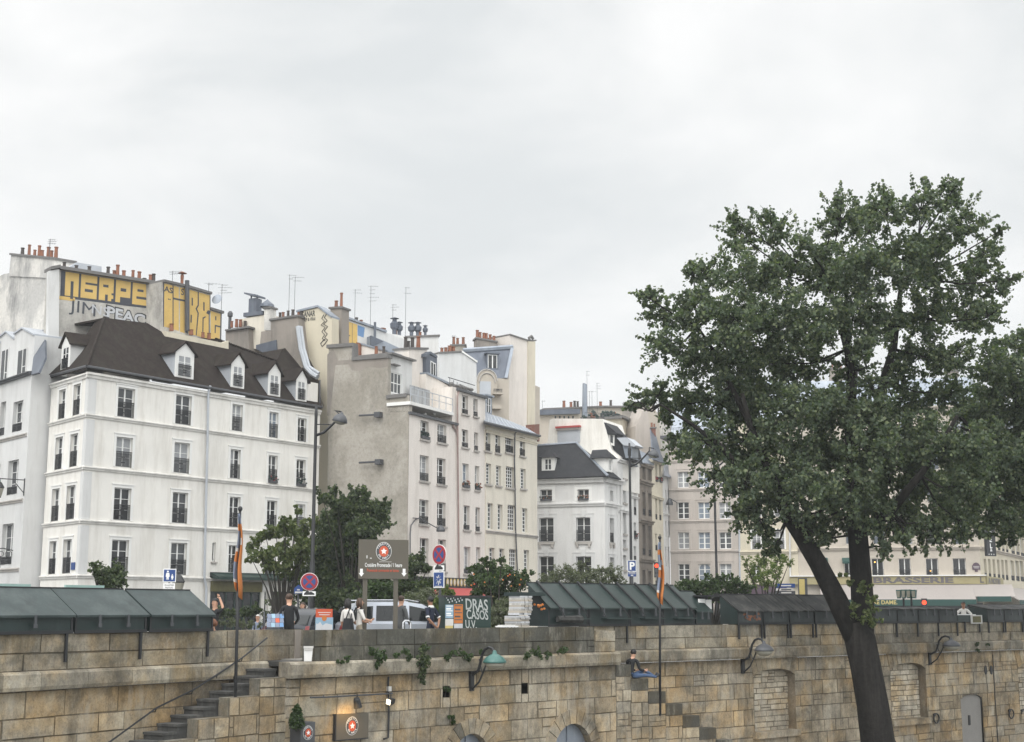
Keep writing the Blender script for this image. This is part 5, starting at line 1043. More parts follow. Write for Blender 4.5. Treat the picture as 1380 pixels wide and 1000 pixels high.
# ---------------------------------------------------------------- grey brown corner house, cream house, brasserie
FF = Fac(U(904.8, HOR, 137.5), U(999, HOR, 135.2)); hF = thing('balcony_house', 'grey brown rendered house with white casement windows and a dark top balcony', 'house', FF.pt(0, 0, 0))
for r_, (yt, yb) in enumerate(((597.5, 619), (636, 657.5), (677, 699.5), (717.5, 740), (760, 783))):
    for c, (x0, x1) in enumerate(((912.6, 927.6), (940, 955.6), (968.3, 984.3))):
        FF.add(x0+r_*.45, x1+r_*.45, yt, yb, rows=3, sur=.22, dep=.22, pane=['glass_mid', 'glass_painted_sky', 'glass_curtain', 'split'][(r_*2+c*3) % 4] if c != 1 else 'glass_painted_sky', arch=(r_ == 4 and c == 1), m_sur='plaster_f', bar=.06, mull=.14)
zF = FF.z(904, 592); FF.wall(hF, 0, zF, 'plaster_f', back=9, dep=.22)
for y in (621, 659.5, 702, 742.5): band(FF, hF, FF.z(905, y), .22, .14, m='plaster_f')
mb = MB(); mb.box(FF, -.6, FF.L+.3, -2, .9, zF, zF+.28); mb.build('eaves', 'iron_grey', hF); railing(FF, -.4, FF.L, .75, zF+.28, FF.z(905, 578), hF, 'iron_grey', .28)
mb = MB(); s_ = Slope(FF, zF+.3, -1.2, 65); mb.hexa([FF.pt(0, -1.2, zF+.28), FF.pt(FF.L, -1.2, zF+.28), FF.pt(FF.L, -8, zF+.28), FF.pt(0, -8, zF+.28)], [FF.pt(.0, -2.3, zF+4), FF.pt(FF.L, -2.3, zF+4), FF.pt(FF.L, -7, zF+4), FF.pt(0, -7, zF+4)]); mb.build('roof', 'zinc', hF)
stack(FF.off(-3), hF, [(1060-60, 540), (1012, 540), (1012, 580), (1000, 580)], 'render_brown', 1.5, 0, 5)
pipe(FF, hF, [(995, 592), (996, 700), (997.5, 800)], 'zinc_pale', .09, .12)
GF = Fac(U(999.2, HOR, 135.1), U(1078, HOR, 133.3)); hG = thing('cream_house', 'cream house with railed windows behind the leaning tree limb', 'house', GF.pt(0, 0, 0))
for yt, yb in ((586, 610), (629, 653), (673, 697), (716, 740.6)):
    for x0, x1 in ((1013.5, 1025), (1043.5, 1057)): GF.add(x0, x1, yt, yb, rail=.8, dep=.3, sur=.15, rows=3)
for x0, x1 in ((1012, 1025),): GF.add(x0, x1, 762, 782, dep=.3)
zG = GF.z(1000, 566); GF.wall(hG, 0, zG, 'plaster_yellow', back=9, dep=.3)
for y in (612, 656, 699.5, 743): band(GF, hG, GF.z(1000, y), .25, .18, m='plaster_yellow')
mb = MB(); mb.hexa([GF.pt(0, .4, zG), GF.pt(GF.L, .4, zG), GF.pt(GF.L, -8, zG), GF.pt(0, -8, zG)], [GF.pt(0, -1.6, zG+4), GF.pt(GF.L, -1.6, zG+4), GF.pt(GF.L, -6, zG+4), GF.pt(0, -6, zG+4)]); mb.build('roof', 'zinc', hG)
pipe(GF, hG, [(1063.5, 600), (1064, 700), (1065, 780)], 'plaster_pale', .09, .12)
mb = MB(); mb.box(GF, .1, GF.u(1060, 790), .02, .5, .3, GF.z(1030, 788)); sh = mb.build('shopfront', 'purple', hG); mb = MB()
for a, b in ((1035, 1049), (1051, 1059)): mb.box(GF, GF.u(a, 800), GF.u(b, 800), .5, .54, .6, GF.z(1030, 798))
mb.build('shop_window', 'glass_mid', sh)
BF = Fac(U(1078.2, HOR, 133.3), U(1325, HOR, 130)); BR = Fac(BF.pt(BF.L, 0, 0), U(1430, HOR, 130*(1680-1325)/(1680-1430))); hBr = thing('brasserie', 'pale stone brasserie with yellow fascia lettering and long cream awnings behind the big tree', 'restaurant', BF.pt(BF.L, 0, 0))
cols = ((1103, 1113), (1138, 1150), (1175, 1191), (1211.5, 1227.5), (1248, 1264.5), (1284.5, 1302))
for i, (yt, yb) in enumerate(((560, 590), (603, 633), (646, 676), (703, 733.5))):
    for x0, x1 in cols: BF.add(x0+.5*i, x1+.5*i, yt, yb, rail=1.0, dep=.3, rows=3, sur=.2, m_sur='stone_pale', pane='glass_painted_sky' if (x0+i) % 3 else 'glass_mid')
for k, (x0, x1) in enumerate(cols): BF.add(x0, x1, 752.5, 777, rail=.6, dep=.35, rows=1, pane='glass_dark', awn='awning_green' if k < 2 else None)
for x0, x1 in ((1068, 1079),): pass
zBr = BF.z(1330, 545); BF.wall(hBr, 0, zBr, 'stone_pale', shell=False, dep=.3)
for i, (yt, yb) in enumerate(((664, 695), (709, 741), (753, 779.5))):
    for x in (1326.5, 1332.3, 1338.3, 1344.3, 1350, 1355.2, 1362.5, 1369, 1375):
        BR.add(x, x+(3.2 if x < 1360 else 4.5), yt+(x-1326)*(.0, .22, .1)[i]*.6, yb+(x-1326)*(.25, .2, .08)[i], dep=.35, rows=2, pane='glass_mid', rail=.5)
BR.wall(hBr, 0, zBr, 'plaster_yellow', shell=False, dep=.35)
mb = MB(); a, b, c, d = BF.pt(0, 0, 0), BF.pt(0, -12, 0), BR.pt(BR.L, -12, 0), BR.pt(BR.L, 0, 0); h = Vector((0, 0, zBr))
for p, q in ((a, b), (b, c), (c, d)): mb.face([p, q, q+h, p+h])
mb.build('rear_wall', 'plaster_pale', hBr)
ctr = (a+b+c+d)/4; mb = MB(); ring = [BF.pt(0, .4, zBr), BF.pt(BF.L+.3, .4, zBr), BR.pt(BR.L, .4, zBr), c+h, b+h]; mb.hexa([p+Vector((0, 0, -.02)) for p in ring], [p+(ctr-p).normalized()*2.4*Vector((1, 1, 0)).length/1.414+Vector((0, 0, 4.2)) for p in ring]); mb.build('roof', 'zinc', hBr)
stack(BF.off(-3), hBr, [(1118, 497), (1150, 497), (1150, 540), (1118, 540)], 'render_brown', 1.6, 0, 5); stack(BF.off(-3), hBr, [(1278, 500), (1292, 500), (1292, 540), (1278, 540)], 'render_brown', 1.6, 0, 4)
for z, h_, o_ in ((zBr, .5, .5), (BF.z(1200, 737), .3, .25), (BF.z(1200, 697), .25, .2)): band(BF, hBr, z, h_, o_, m='stone_pale'); band(BR, hBr, z, h_, o_, m='stone_pale')
zb, zt_ = BF.z(1200, 787.5), BF.z(1200, 776.7)
mb = MB(); mb.box(BF, BF.u(1064, 780), BF.L+.3, .02, .5, zb, zt_); fa = mb.build('fascia', 'fascia_yellow', hBr); mb = MB(); mb.box(BF, BF.u(1064, 780), BF.L+.4, .02, .65, zt_, zt_+.1); mb.build('fascia_trim', 'trim_white', fa)
text('sign_lettering', BF, 'BRASSERIE', BF.u(1229.5, 782), zb+.13, .52, .52, 'letter_grey', fa, .05, BF.u(1283, 782)-BF.u(1175.5, 782)); text('sign_lettering', BF, 'L', BF.u(1322, 782), zb+.13, .52, .52, 'letter_grey', fa, .05)
mb = MB(); mb.box(BR, 0, 10, .02, .5, BR.z(1330, 788), BR.z(1330, 777.5)); fb_ = mb.build('fascia', 'fascia_yellow', hBr); text('sign_lettering', BR, 'A NOTRE', 4.4, BR.z(1330, 786.5), .5, .52, 'letter_grey', fb_, .06, 7.2)
za = BF.z(1200, 808.5); oa = 3.4
mb = MB(); mb.wprism(BF, [(.45, zb-.05), (oa, za), (oa, za-.04), (.45, zb-.12)], BF.u(1105, 800), BF.u(1309, 800)); aw = mb.build('awning', 'awning_cream', hBr)
mb = MB(); zv = BF.z(1200, 816.5); mb.box(BF, BF.u(1105, 800), BF.u(1309, 800), oa+.02, oa+.06, zv-.0, za+.02); va = mb.build('valance', 'awning_green', aw)
text('sign_lettering', BF, 'NOTRE DAME.', BF.u(1209.5, 812, oa), zv+.14, .36, oa+.07, 'gold', va, .03, align='RIGHT')
mb = MB(); mb.wprism(BF, [(.5, zb-.05), (2.4, BF.z(1340, 804)), (2.4, BF.z(1340, 804)-.05), (.5, zb-.12)], BF.u(1306, 800), BF.L+2.6); aw2 = mb.build('awning', 'awning_cream', hBr); mb = MB(); mb.box(BF, BF.u(1312, 800), BF.L+2.2, 2.42, 2.46, BF.z(1340, 811), BF.z(1340, 804)); mb.build('valance', 'awning_green', aw2)
mb = MB(); mb.wprism(BR, [(.5, BR.z(1335, 790)), (3.2, BR.z(1335, 809)), (3.2, BR.z(1335, 810)), (.5, BR.z(1335, 791))], .5, 26); aw3 = mb.build('awning', 'awning_cream', hBr); mb = MB(); mb.box(BR, .5, 26, 3.2, 3.24, BR.z(1335, 816), BR.z(1335, 809)); mb.build('valance', 'awning_green', aw3)
mb = MB(); mb.box(BF, BF.u(1105, 810), BF.L, .02, .06, .2, za-.3); mb.build('shop_window', 'glass_dark', hBr)
hs2 = thing('hotel_sign', 'tall black hanging hotel sign with white letters and three stars under the foliage at right', 'sign', BF.pt(BF.L, 1, 10)); HSg = Fr(U(1328, 740, 126), U(1341, 740, 126.4)); zs0, zs1 = HSg.z(1334, 749.5), HSg.z(1334, 695)
mb = MB(); mb.box(HSg, 0, HSg.L, -.12, .12, zs0, zs1); mb.build('board', 'iron_black', hs2)
for k, ch in enumerate('HOTEL'): text('sign_lettering', HSg, ch, HSg.L/2, zs1-.75-k*.55, .42, .125, 'white_paint', hs2, .02)
text('sign_lettering', HSg, '&', HSg.L/2, zs0+.42, .3, .125, 'white_paint', hs2, .0)
mb = MB()
for k in range(3): c = HSg.L*(.25+.25*k); mb.prism(HSg, [(c+(.07 if j % 2 == 0 else .03)*math.sin(math.pi*j/5), zs0+.16+(.07 if j % 2 == 0 else .03)*math.cos(math.pi*j/5)) for j in range(10)], .12, .13)
mb.build('stars', 'white_paint', hs2); mb = MB(); mb.tube([HSg.pt(HSg.L/2, 0, zs1), BF.pt(BF.L, 0, zs1+.3)], .04, 5); mb.build('bracket', 'iron_black', hs2)
pl_ = thing('wall_plaque', 'shield shaped purple street name plaque on the pale stone wall right of the brasserie windows', 'sign', BF.hit3(1315, 765)); u_, z_ = BF.hit(1315.5, 764.5); mb = MB()
mb.prism(BF, [(u_-.36, z_-.22), (u_+.36, z_-.22), (u_+.36, z_+.15), (u_+.2, z_+.38), (u_, z_+.45), (u_-.2, z_+.38), (u_-.36, z_+.15)], .02, .07); mb.box(BF, u_-.13, u_+.13, .02, .06, z_-.42, z_-.23); mb.build('plaque_board', 'purple', pl_); mb = MB(); mb.box(BF, u_-.28, u_+.28, .07, .076, z_+.06, z_+.1); mb.box(BF, u_-.24, u_+.24, .07, .076, z_-.08, z_-.04); mb.build('lettering', 'white_dirty', pl_)
# warm lamp behind two brasserie windows
for x, y in ((1179, 757.5), (1254, 769.5)): mb = MB(); mb.ball(BF.hit3(x, y, -.27), .07, .02, .07, 8, 5); mb.build('window_lamp', 'lamp_lit', hBr)
# backdrop of the city beyond
mb = MB()
# ================================================================ bookseller boxes on the parapet
def bar_brackets(F, us, z1, drop, parent, w=.04):
    for u in us:
        mb = MB(); mb.box(F, u-.03, u+.03, w, w+.05, z1-drop, z1); mb.box(F, u-.03, u+.03, -.4, w+.05, z1, z1+.02); mb.build('bracket', 'iron_black', parent)
def bookbox(F, u0, u1, zb, zf, zr, label, group, body='box_green', lid='lid_green', w0=-.75, w1=.06, brk=(), panel=False, over=.09, drop=.45, mint=False, rough=False):
    t = thing('book_box', label, 'book box', F.pt((u0+u1)/2, w0/2, zb), group)
    mb = MB(); mb.wprism(F, [(w0, zb), (w1, zb), (w1, zf-.02), (w0, zr-.03)], u0, u1); b = mb.build('body', body, t)
    mb = MB(); mb.box(F, u0-.01, u1+.01, w1, w1+.03, zb-.02, zb+.05); mb.box(F, u0+.0, u0+.05, w1, w1+.018, zb+.05, zf-.06); mb.box(F, u1-.05, u1, w1, w1+.018, zb+.05, zf-.06); mb.build('edge_strip', 'iron_black', b)
    mb = MB(); th = .045; n = 14 if rough else 2; jr = [WR.uniform(-.012, .018) if rough else 0 for _ in range(n)]
    for k in range(n-1):
        a, c = u0-.02+(u1-u0+.04)*k/(n-1), u0-.02+(u1-u0+.04)*(k+1)/(n-1)
        mb.hexa([F.pt(a, w1+over, zf-.05+jr[k]), F.pt(c, w1+over, zf-.05+jr[k+1]), F.pt(c, w0-.05, zr+jr[k+1]), F.pt(a, w0-.05, zr+jr[k])], [F.pt(a, w1+over, zf+jr[k]), F.pt(c, w1+over, zf+jr[k+1]), F.pt(c, w0-.05, zr+th+jr[k+1]), F.pt(a, w0-.05, zr+th+jr[k])])
    l = mb.build('lid', lid, t)
    mb = MB(); mb.box(F, u0-.02, u1+.02, w0-.07, w0-.03, zr-.06, zr+th+.02); mb.build('ridge_strip', 'iron_black', l)
    if panel: mb = MB(); mb.box(F, u0+.05, u1-.05, w1, w1+.012, zb+.06, zf-.06); mb.build('front_panel', panel, b)
    if mint: mb = MB(); a, c = mint; mb.wprism(F, [(w0-.55, zr-.3), (w0-.5, zr-.3), (w0-.45, zr+.13), (w0-.5, zr+.13)], u0+(u1-u0)*a, u0+(u1-u0)*c); mb.build('rear_flap', 'mint', l)
    bar_brackets(F, brk, zb-.02, drop, t)
    for f_ in (.3, .7):
        mb = MB(); u_ = u0+(u1-u0)*f_; mb.box(F, u_-.03, u_+.03, w1+over-.0, w1+over+.02, zf-.2, zf+.01); mb.box(F, u_-.045, u_+.045, w1+over+.0, w1+over+.03, zf-.27, zf-.19); mb.build('hasp', 'iron_grey', l)
    return t, b, l
z1 = fL.z(98, 829, .15); z2 = fL.z(66, 795, -.8); zb0 = ZP+.015
G1 = 'closed green book boxes on the left wall'
for (a, b, lab, mint) in ((-95, 98.4, 'leftmost closed dark green book box with sloping lid, cut by the picture edge', (.6, .95)), (101.5, 197.5, 'middle one of three closed dark green book boxes on the left wall', (.35, .9)), (202, 287, 'closed dark green book box at the right end of the left wall, nearest the stairs', None)):
    ua, ub = fL.u(a, 828, .06), fL.u(b, 828, .06); bookbox(fL, ua, ub, zb0, z1, z2, lab, G1, brk=[ub-.15], mint=mint, drop=.62)
mb = MB()      # old notices stuck on the open row come later
# open boxes in the middle
fM = Fr(U(738, HOR, 43.7), U(936, HOR, 48.5)); zf, zr = fM.z(760, 819, .06), fM.z(745, 787.5, -.85); G2 = 'open green book boxes in the middle of the wall'
edges = [738, 793, 848.5, 893, 936]
for k, lab in enumerate(('green book box with raised ribbed lid, next to the piled books', 'green book box with raised ribbed lid, second from the piled books', 'green book box with raised ribbed lid, just left of the orange flag', 'green book box with raised ribbed lid, behind and right of the orange flag')):
    ua, ub = fM.u(edges[k], 825, .06)+.02, fM.u(edges[k+1], 825, .06)-.02
    t, b, l = bookbox(fM, ua, ub, zb0, zf, zr, lab, G2, body='box_green', lid='lid_open', w0=-.85, brk=[ub-.12], drop=.55, over=.13)
    for f in (.22, .78):
        mb = MB(); u = ua+(ub-ua)*f; mb.hexa([fM.pt(u-.04, .24, zf-.1), fM.pt(u+.04, .24, zf-.1), fM.pt(u+.04, -.86, zr+.05), fM.pt(u-.04, -.86, zr+.05)], [fM.pt(u-.04, .24, zf+.01), fM.pt(u+.04, .24, zf+.01), fM.pt(u+.04, -.86, zr+.12), fM.pt(u-.04, -.86, zr+.12)]); mb.tube([fM.pt(u, .23, zf-.03), fM.pt(u+.1, .33, zf-.3)], .018, 5); mb.build('rib', 'iron_black', l)
    mb = MB(); z_ = zb0+.2; mb.box(fM, ua+(ub-ua)*.3, ub-.1, .06, .30, z_, z_+.035); mb.build('ledge', 'lid_open', b)
t, b, l = bookbox(fM, fM.u(937.5, 825, .06), fM.u(958, 825, .06), zb0, zf-.12, zr-.2, 'small closed green book box at the right end of the raised lids', G2, lid='lid_open', drop=.5)
mb = MB(); mb.tube([fM.pt(fM.u(760, 832, .2)-.3, .22, zb0+.22), fM.pt(fM.u(782, 832, .2), .24, zb0+.2)], [.10, .13], 7); tag(mb.build('rolled_tarp', 'felt'), 'grey rolled tarpaulin tied to the front of the first raised green box', 'tarpaulin')
bk = thing('book_pile', 'pale wrapped books piled in stepped stacks at the left end of the open green boxes', 'books', fM.pt(-.4, -.5, ZP))
for i, (x0, x1, y0, y1) in enumerate(((703, 719, 803, 823), (702, 718, 823, 829), (697, 716, 830, 845))):
    ua, ub = fM.u(x0, 830), fM.u(x1, 830); za, zb_ = fM.z(x0, y1), fM.z(x0, y0); n = max(2, int((zb_-za)/.055))
    for j in range(n):
        mb = MB()
        for c in range(3): w_ = (ub-ua)/3; mb.box(fM, ua+w_*c+.01+WR.uniform(0, .02), ua+w_*(c+1)-.008, -.6, -.05+WR.uniform(-.04, .02), za+(zb_-za)*j/n+.003, za+(zb_-za)*(j+1)/n)
        mb.build('book_row', ['old_white', 'plaster_pier', 'stone_pale'][(i+j) % 3], bk)
mb = MB(); mb.box(fM, fM.u(703, 803)-.02, fM.u(738, 803), -.8, -.1, fM.z(710, 803), fM.z(710, 798)); mb.build('shelf_top', 'box_green', bk)
mb = MB()
for k in range(9): mb.ball(fM.pt(fM.u(729, 817)+WR.uniform(-.14, .16), -.1+WR.uniform(-.1, .1), fM.z(729, 817)+WR.uniform(-.1, .1)), .05, .05, .04, 5, 3)
tag(mb.build('flower_bunch', 'orange'), 'small bunch of orange flowers at the left end of the raised green lids', 'flowers')
mb = MB(); mb.box(fF, fF.u(682, 846), fF.u(702, 846), -.45, -.1, ZP+.01, ZP+.05); mb.mi = 1; mb.box(fF, fF.u(684, 846), fF.u(699, 846), -.42, -.14, ZP+.052, ZP+.075); tag(mb.build('paper_stack', ['white_paint', 'white_dirty']), 'white papers lying flat on the parapet left of the piled books', 'papers')
# stand with prints between the groups of boxes
sd_ = thing('print_stand', 'bookseller stand hung with white prints, between the green lids and the felted boxes', 'display stand', fR.pt(fR.u(966), -.4, ZP))
ua, ub = fR.u(956, 825), fR.u(976, 825); mb = MB(); mb.box(fR, ua, ub, -.8, -.74, ZP, fR.z(966, 803)); mb.box(fR, ua, ub, -.76, -.1, fR.z(966, 804), fR.z(966, 802)); mb.build('frame', 'iron_black', sd_)
for a, b_, y0, y1, m_ in ((955.5, 964, 807, 820, 'white_paint'), (965, 972.5, 808, 821, 'white_paint'), (957, 966, 824, 832, 'gold'), (956, 962, 832, 838, 'orange_red'), (963, 968, 833, 839, 'graf_blue')):
    mb = MB(); mb.box(fR, fR.u(a, 820), fR.u(b_, 820), -.5, -.46, fR.z(a, y1), fR.z(a, y0)); mb.build('print', m_, sd_)
# felted boxes right of the stand
G3 = 'closed book boxes along the right wall'
zf, zr = fR.z(1000, 823, .06), fR.z(985, 802.5, -.85)
for k, (a, b, lab, pm) in enumerate(((994, 1027, 'felt roofed grey book box with faded orange paint on its front panel', 'box_grey'), (1028.5, 1062.5, 'felt roofed grey book box, second from the print stand', 'box_grey'), (1064, 1096, 'felt roofed grey book box, third from the print stand', 'box_grey'), (1098, 1140, 'felt roofed grey book box touching the leaning tree trunk', 'box_grey'))):
    ua, ub = fR.u(a, 832, .06), fR.u(b, 832, .06); t, bd, l = bookbox(fR, ua, ub, zb0, zf, zr, lab, G3, lid='felt', panel=pm, brk=[ua+.05, ub-.05], drop=.5, rough=True)
    mb = MB(); mb.wprism(fR, [(-.8, zr+.03), (-.84, zr+.06), (-1.0, zr+.07), (-1.3, zr-.2)], ua, ub); mb.build('rear_lid', 'felt', l)
    if k == 0:
        mb = MB()
        for q in range(16): c, z_ = WR.uniform(ua+.35, ub-.12), WR.uniform(zb0+.15, zf-.1); mb.prism(fR, [(c+.07*math.cos(t_)*WR.uniform(.6, 1.6), z_+.05*math.sin(t_)*WR.uniform(.6, 1.3)) for t_ in [6.28*i/7 for i in range(7)]], .07, .075+.001*q)
        mb.build('paint_mark', 'pot', bd)
zf = fR.z(1200, 820.5, .06)
for k, (a, b, lab) in enumerate(((1165, 1208.5, 'flat topped dark book box just right of the tree trunk'), (1209.5, 1236.8, 'flat topped dark book box under the green lamp cluster, second right of the trunk'), (1238, 1264.5, 'flat topped dark book box with pale scuffs, third right of the trunk'), (1265.5, 1290, 'flat topped dark book box next to the bookseller in a pale shirt'))):
    ua, ub = fR.u(a, 832, .06), fR.u(b, 832, .06); bookbox(fR, ua, ub, zb0, zf, zf+.03, lab, G3, lid='felt', panel='box_grey', brk=[ub-.03], drop=.55, rough=True, w0=-.8)
ua, ub = fR.u(1291, 832, .06), fR.u(1323, 832, .06); t = thing('book_box', 'low open book box with a framed print and white papers, in front of the bookseller', 'book box', fR.pt(ua, -.4, ZP), G3)
mb = MB(); mb.box(fR, ua, ub, -.75, .06, zb0, fR.z(1300, 829)); mb.build('body', 'box_green', t)
mb = MB(); mb.box(fR, fR.u(1306, 834), fR.u(1321, 834), .06, .1, fR.z(1310, 840.5), fR.z(1310, 829)); fr_ = mb.build('print_frame', 'white_dirty', t); mb = MB(); mb.box(fR, fR.u(1308, 834), fR.u(1319, 834), .1, .108, fR.z(1310, 839), fR.z(1310, 830.5)); mb.build('print', 'shop_olive', fr_)
for a, b_, h_ in ((1292, 1296, .02), (1306, 1318, .02)): mb = MB(); mb.wprism(fR, [(-.7, fR.z(1300, 829)), (-.1, fR.z(1300, 829)), (-.1, fR.z(1300, 829)+.03), (-.7, fR.z(1300, 829)+h_*.5+.03)], fR.u(a, 829), fR.u(b_, 829)); mb.build('paper', 'white_paint', t)
bar_brackets(fR, [ua+.5, ub-.2], zb0, .45, t)
for k, (a, b, lab) in enumerate(((1331, 1352.5, 'dark closed book box right of the open one with the framed print'), (1353.5, 1378, 'dark closed book box at the right picture edge'), (1379, 1406, 'dark closed book box beyond the right picture edge'))):
    ua, ub = fR.u(a, 832, .06), fR.u(b, 832, .06); bookbox(fR, ua, ub, zb0, zf, zf+.14, lab, G3, lid='felt', panel='box_grey', brk=[ua+.05, ub-.05], drop=.45, rough=True, w0=-.8)
# ================================================================ lamps, signs, poles
def quay_lamp(F, px, y0, y1, label, big=1.0, col='teal_enamel'):
    u, z0 = F.hit(px, y0); z1_ = F.z(px, y1); h = z1_-z0
    t = thing('bracket_lamp', label, 'wall lamp', F.pt(u, 0, z0), 'bracket lamps on the quay wall')
    mb = MB(); mb.box(F, u-.07, u+.07, -.02, .07, z0-.02, z0+h*.46); mb.build('wall_plate', 'iron_black', t)
    arm = [(.06, .36), (.30, .46), (.38, .62), (.46, .84), (.58, .97), (.74, 1.02), (.88, .99), (.95, .9)]
    mb = MB(); mb.tube([F.pt(u, a*big, z0+h*b) for a, b in arm], .042, 7); mb.build('arm', 'iron_black', t)
    mb = MB(); mb.tube([F.pt(u, a*big, z0+h*b) for a, b in ((.06, .02), (.34, .2), (.54, .48), (.68, .72), (.8, .78))], .028, 6); mb.tube([F.pt(u, .34*big, z0+h*.74), F.pt(u, .46*big, z0+h*.42)], .016, 5); mb.build('brace', 'iron_black', t)
    c = F.pt(u, .97*big, z0+h*.68); r_ = .32*big
    mb = MB(); mb.lathe(c, [(r_*1.0, -.02), (r_*1.05, 0), (r_*.98, .045), (r_*.75, .14), (r_*.4, .205), (.07, .23), (.05, .31), (.02, .33)], 18); s = mb.build('lamp_shade', col, t, smooth=True)
    mb = MB(); mb.lathe(c, [(r_*.92, -.02), (r_*.8, -.1), (r_*.45, -.18), (.02, -.2)], 16); mb.build('lamp_glass', 'lamp_glass', s, smooth=True)
quay_lamp(fF, 634.5, 930, 873, 'teal shaded bracket lamp on the middle stretch of quay wall, left of the seated man')
quay_lamp(fR, 1000.5, 907, 861, 'dark bracket lamp above the first blind arched window, left of the tree trunk', 1.05, 'iron_grey')
quay_lamp(fR, 1252.5, 895.5, 857.5, 'dark bracket lamp above the blind arched window right of the tree trunk', 1.1, 'iron_grey')
def street_lamp(px, ytop, Y, label, head=1, arm=1.7, r=.075):
    b = U(px, HOR, Y); H = U(px, ytop, Y).z; t = thing('street_lamp', label, 'street lamp', (b.x, b.y, 0), 'tall street lamps')
    mb = MB(); mb.lathe((b.x, b.y, 0), [(.2, 0), (.2, .3), (.14, .5), (.12, 1.5), (.1, 3.2), (r, 3.3), (r*.8, H-.5), (r*.9, H-.4), (r*.6, H)], 12); mb.build('pole', 'iron_black', t, smooth=True)
    p = Vector((b.x, b.y, H-1.25)); mb = MB(); d = Vector((head, -.25, 0)).normalized()
    P = [p+d*a+Vector((0, 0, c)) for a, c in ((0, .0), (.35, .12), (.7, .42), (1.05, .78), (arm-.25, .98), (arm, .92), (arm+.02, .8))]
    mb.tube(P, [.06, .055, .05, .045, .04, .04, .05], 7); mb.tube([p+Vector((0, 0, .45)), P[2]], .02, 5); mb.build('arm', 'iron_black', t, smooth=True)
    c = P[-1]; mb = MB(); tilt = Vector((d.x*.25, d.y*.25, 1)).normalized()
    mb.lathe(c, [(.30, -.30), (.31, -.27), (.28, -.15), (.18, -.02), (.08, .03), (.05, .1)], 16, tilt); s = mb.build('lamp_shade', 'iron_grey', t, smooth=True); mb = MB(); mb.lathe(c, [(.27, -.28), (.21, -.35), (.10, -.39), (.01, -.4)], 14, tilt); mb.build('lamp_glass', 'lamp_glass', s, smooth=True)
street_lamp(419.5, 545, 54, 'tall black street lamp in front of the white corner house', 1, 1.05)
street_lamp(851.5, 597, 72, 'tall black street lamp in front of the side street houses', 1, 1.3)
street_lamp(967, 600, 78, 'tall black street lamp in front of the grey brown house, its head lost in leaves', 1, 1.3)
def disc_sign(px, py, rx, ry, Y, label, yaw, sub, ztop=None):
    F = facing(px, Y, yaw); z = U(px, py, Y).z; s = PX(Y); r_ = ry*s
    t = thing('road_sign', label, 'road sign', F.pt(0, 0, 0)); mb = MB(); mb.tube([F.pt(0, -.06, 0), F.pt(0, -.06, z+r_*.6)], .04, 7); mb.build('pole', 'iron_grey', t)
    mb = MB(); mb.disc(F, 0, -.02, .0, z, r_, r_, 28); d_ = mb.build('sign_disc', 'red_paint', t); mb = MB(); mb.disc(F, 0, -.03, -.0205, z, r_*1.06, r_*1.06, 28); mb.build('rim', 'white_paint', d_)
    mb = MB(); mb.disc(F, 0, .0, .006, z, r_*.74, r_*.74, 28); mb.build('symbol', 'blue_sign', d_)
    mb = MB()
    for a in (45, 135): c, s_ = math.cos(R(a)), math.sin(R(a)); q = r_*.8; w_ = r_*.11; mb.prism(F, [(c*q-s_*w_, z+s_*q+c*w_), (c*q+s_*w_, z+s_*q-c*w_), (-c*q+s_*w_, z-s_*q-c*w_), (-c*q-s_*w_, z-s_*q+c*w_)], .006, .010+.002*(a > 90))
    mb.build('symbol', 'red_paint', d_)
    hw = r_*.78; zt = z-r_*1.12; mb = MB(); mb.box(F, -hw, hw, -.02, .0, zt-r_*.55, zt); p_ = mb.build('plate', 'white_paint', t)
    mb = MB(); zc_ = zt-r_*.42; mb.prism(F, [(-hw*.8, zc_), (hw*.8, zc_), (hw*.8, zc_+.05), (hw*.3, zc_+.12), (0, zc_+.1), (-hw*.2, zc_+.18), (-hw*.75, zc_+.06)], 0, .005); mb.build('symbol', 'iron_black', p_)
    if sub:
        z2_ = zt-r_*.62; hh = r_*1.7; mb = MB(); mb.box(F, -hw*1.05, hw*1.05, -.02, 0, z2_-hh, z2_); p_ = mb.build('plate', 'white_paint', t); mb = MB(); mb.box(F, -hw*.95, hw*.95, 0, .005, z2_-hh+.03, z2_-.03); mb.build('symbol', 'blue_sign', p_)
        mb = MB(); c = z2_-hh*.5
        for k in range(8): a = math.pi*k/4; q = hh*.3; mb.prism(F, [(math.cos(a)*q*.35-.015, c+math.sin(a)*q*.35), (math.cos(a)*q*.35+.02, c+math.sin(a)*q*.35+.02), (math.cos(a)*q*.8+.02, c+math.sin(a)*q), (math.cos(a)*q*.8-.015, c+math.sin(a)*q-.02)], .005, .009+k*.0003)
        mb.box(F, -hw*.7, hw*.7, .005, .009, z2_-hh*.93, z2_-hh*.88); mb.build('symbol', 'white_dirty', p_)
    return t
disc_sign(416, 784, 11, 11, 52, 'round red and blue no stopping sign on the lamp post left of the car', 0, False)
disc_sign(590.8, 747.5, 8, 12.5, 42.5, 'round red and blue no stopping sign turned aside, with white and blue plates below', -48, True)
F = facing(401.5, 52.5); t = thing('road_sign', 'small dark blue pointed road sign left of the no stopping sign on the lamp post', 'road sign', F.pt(0, 0, 0)); z = U(401, 795, 52.5).z; mb = MB(); mb.tube([F.pt(0, -.05, 0), F.pt(0, -.05, z)], .035, 6); mb.build('pole', 'iron_grey', t)
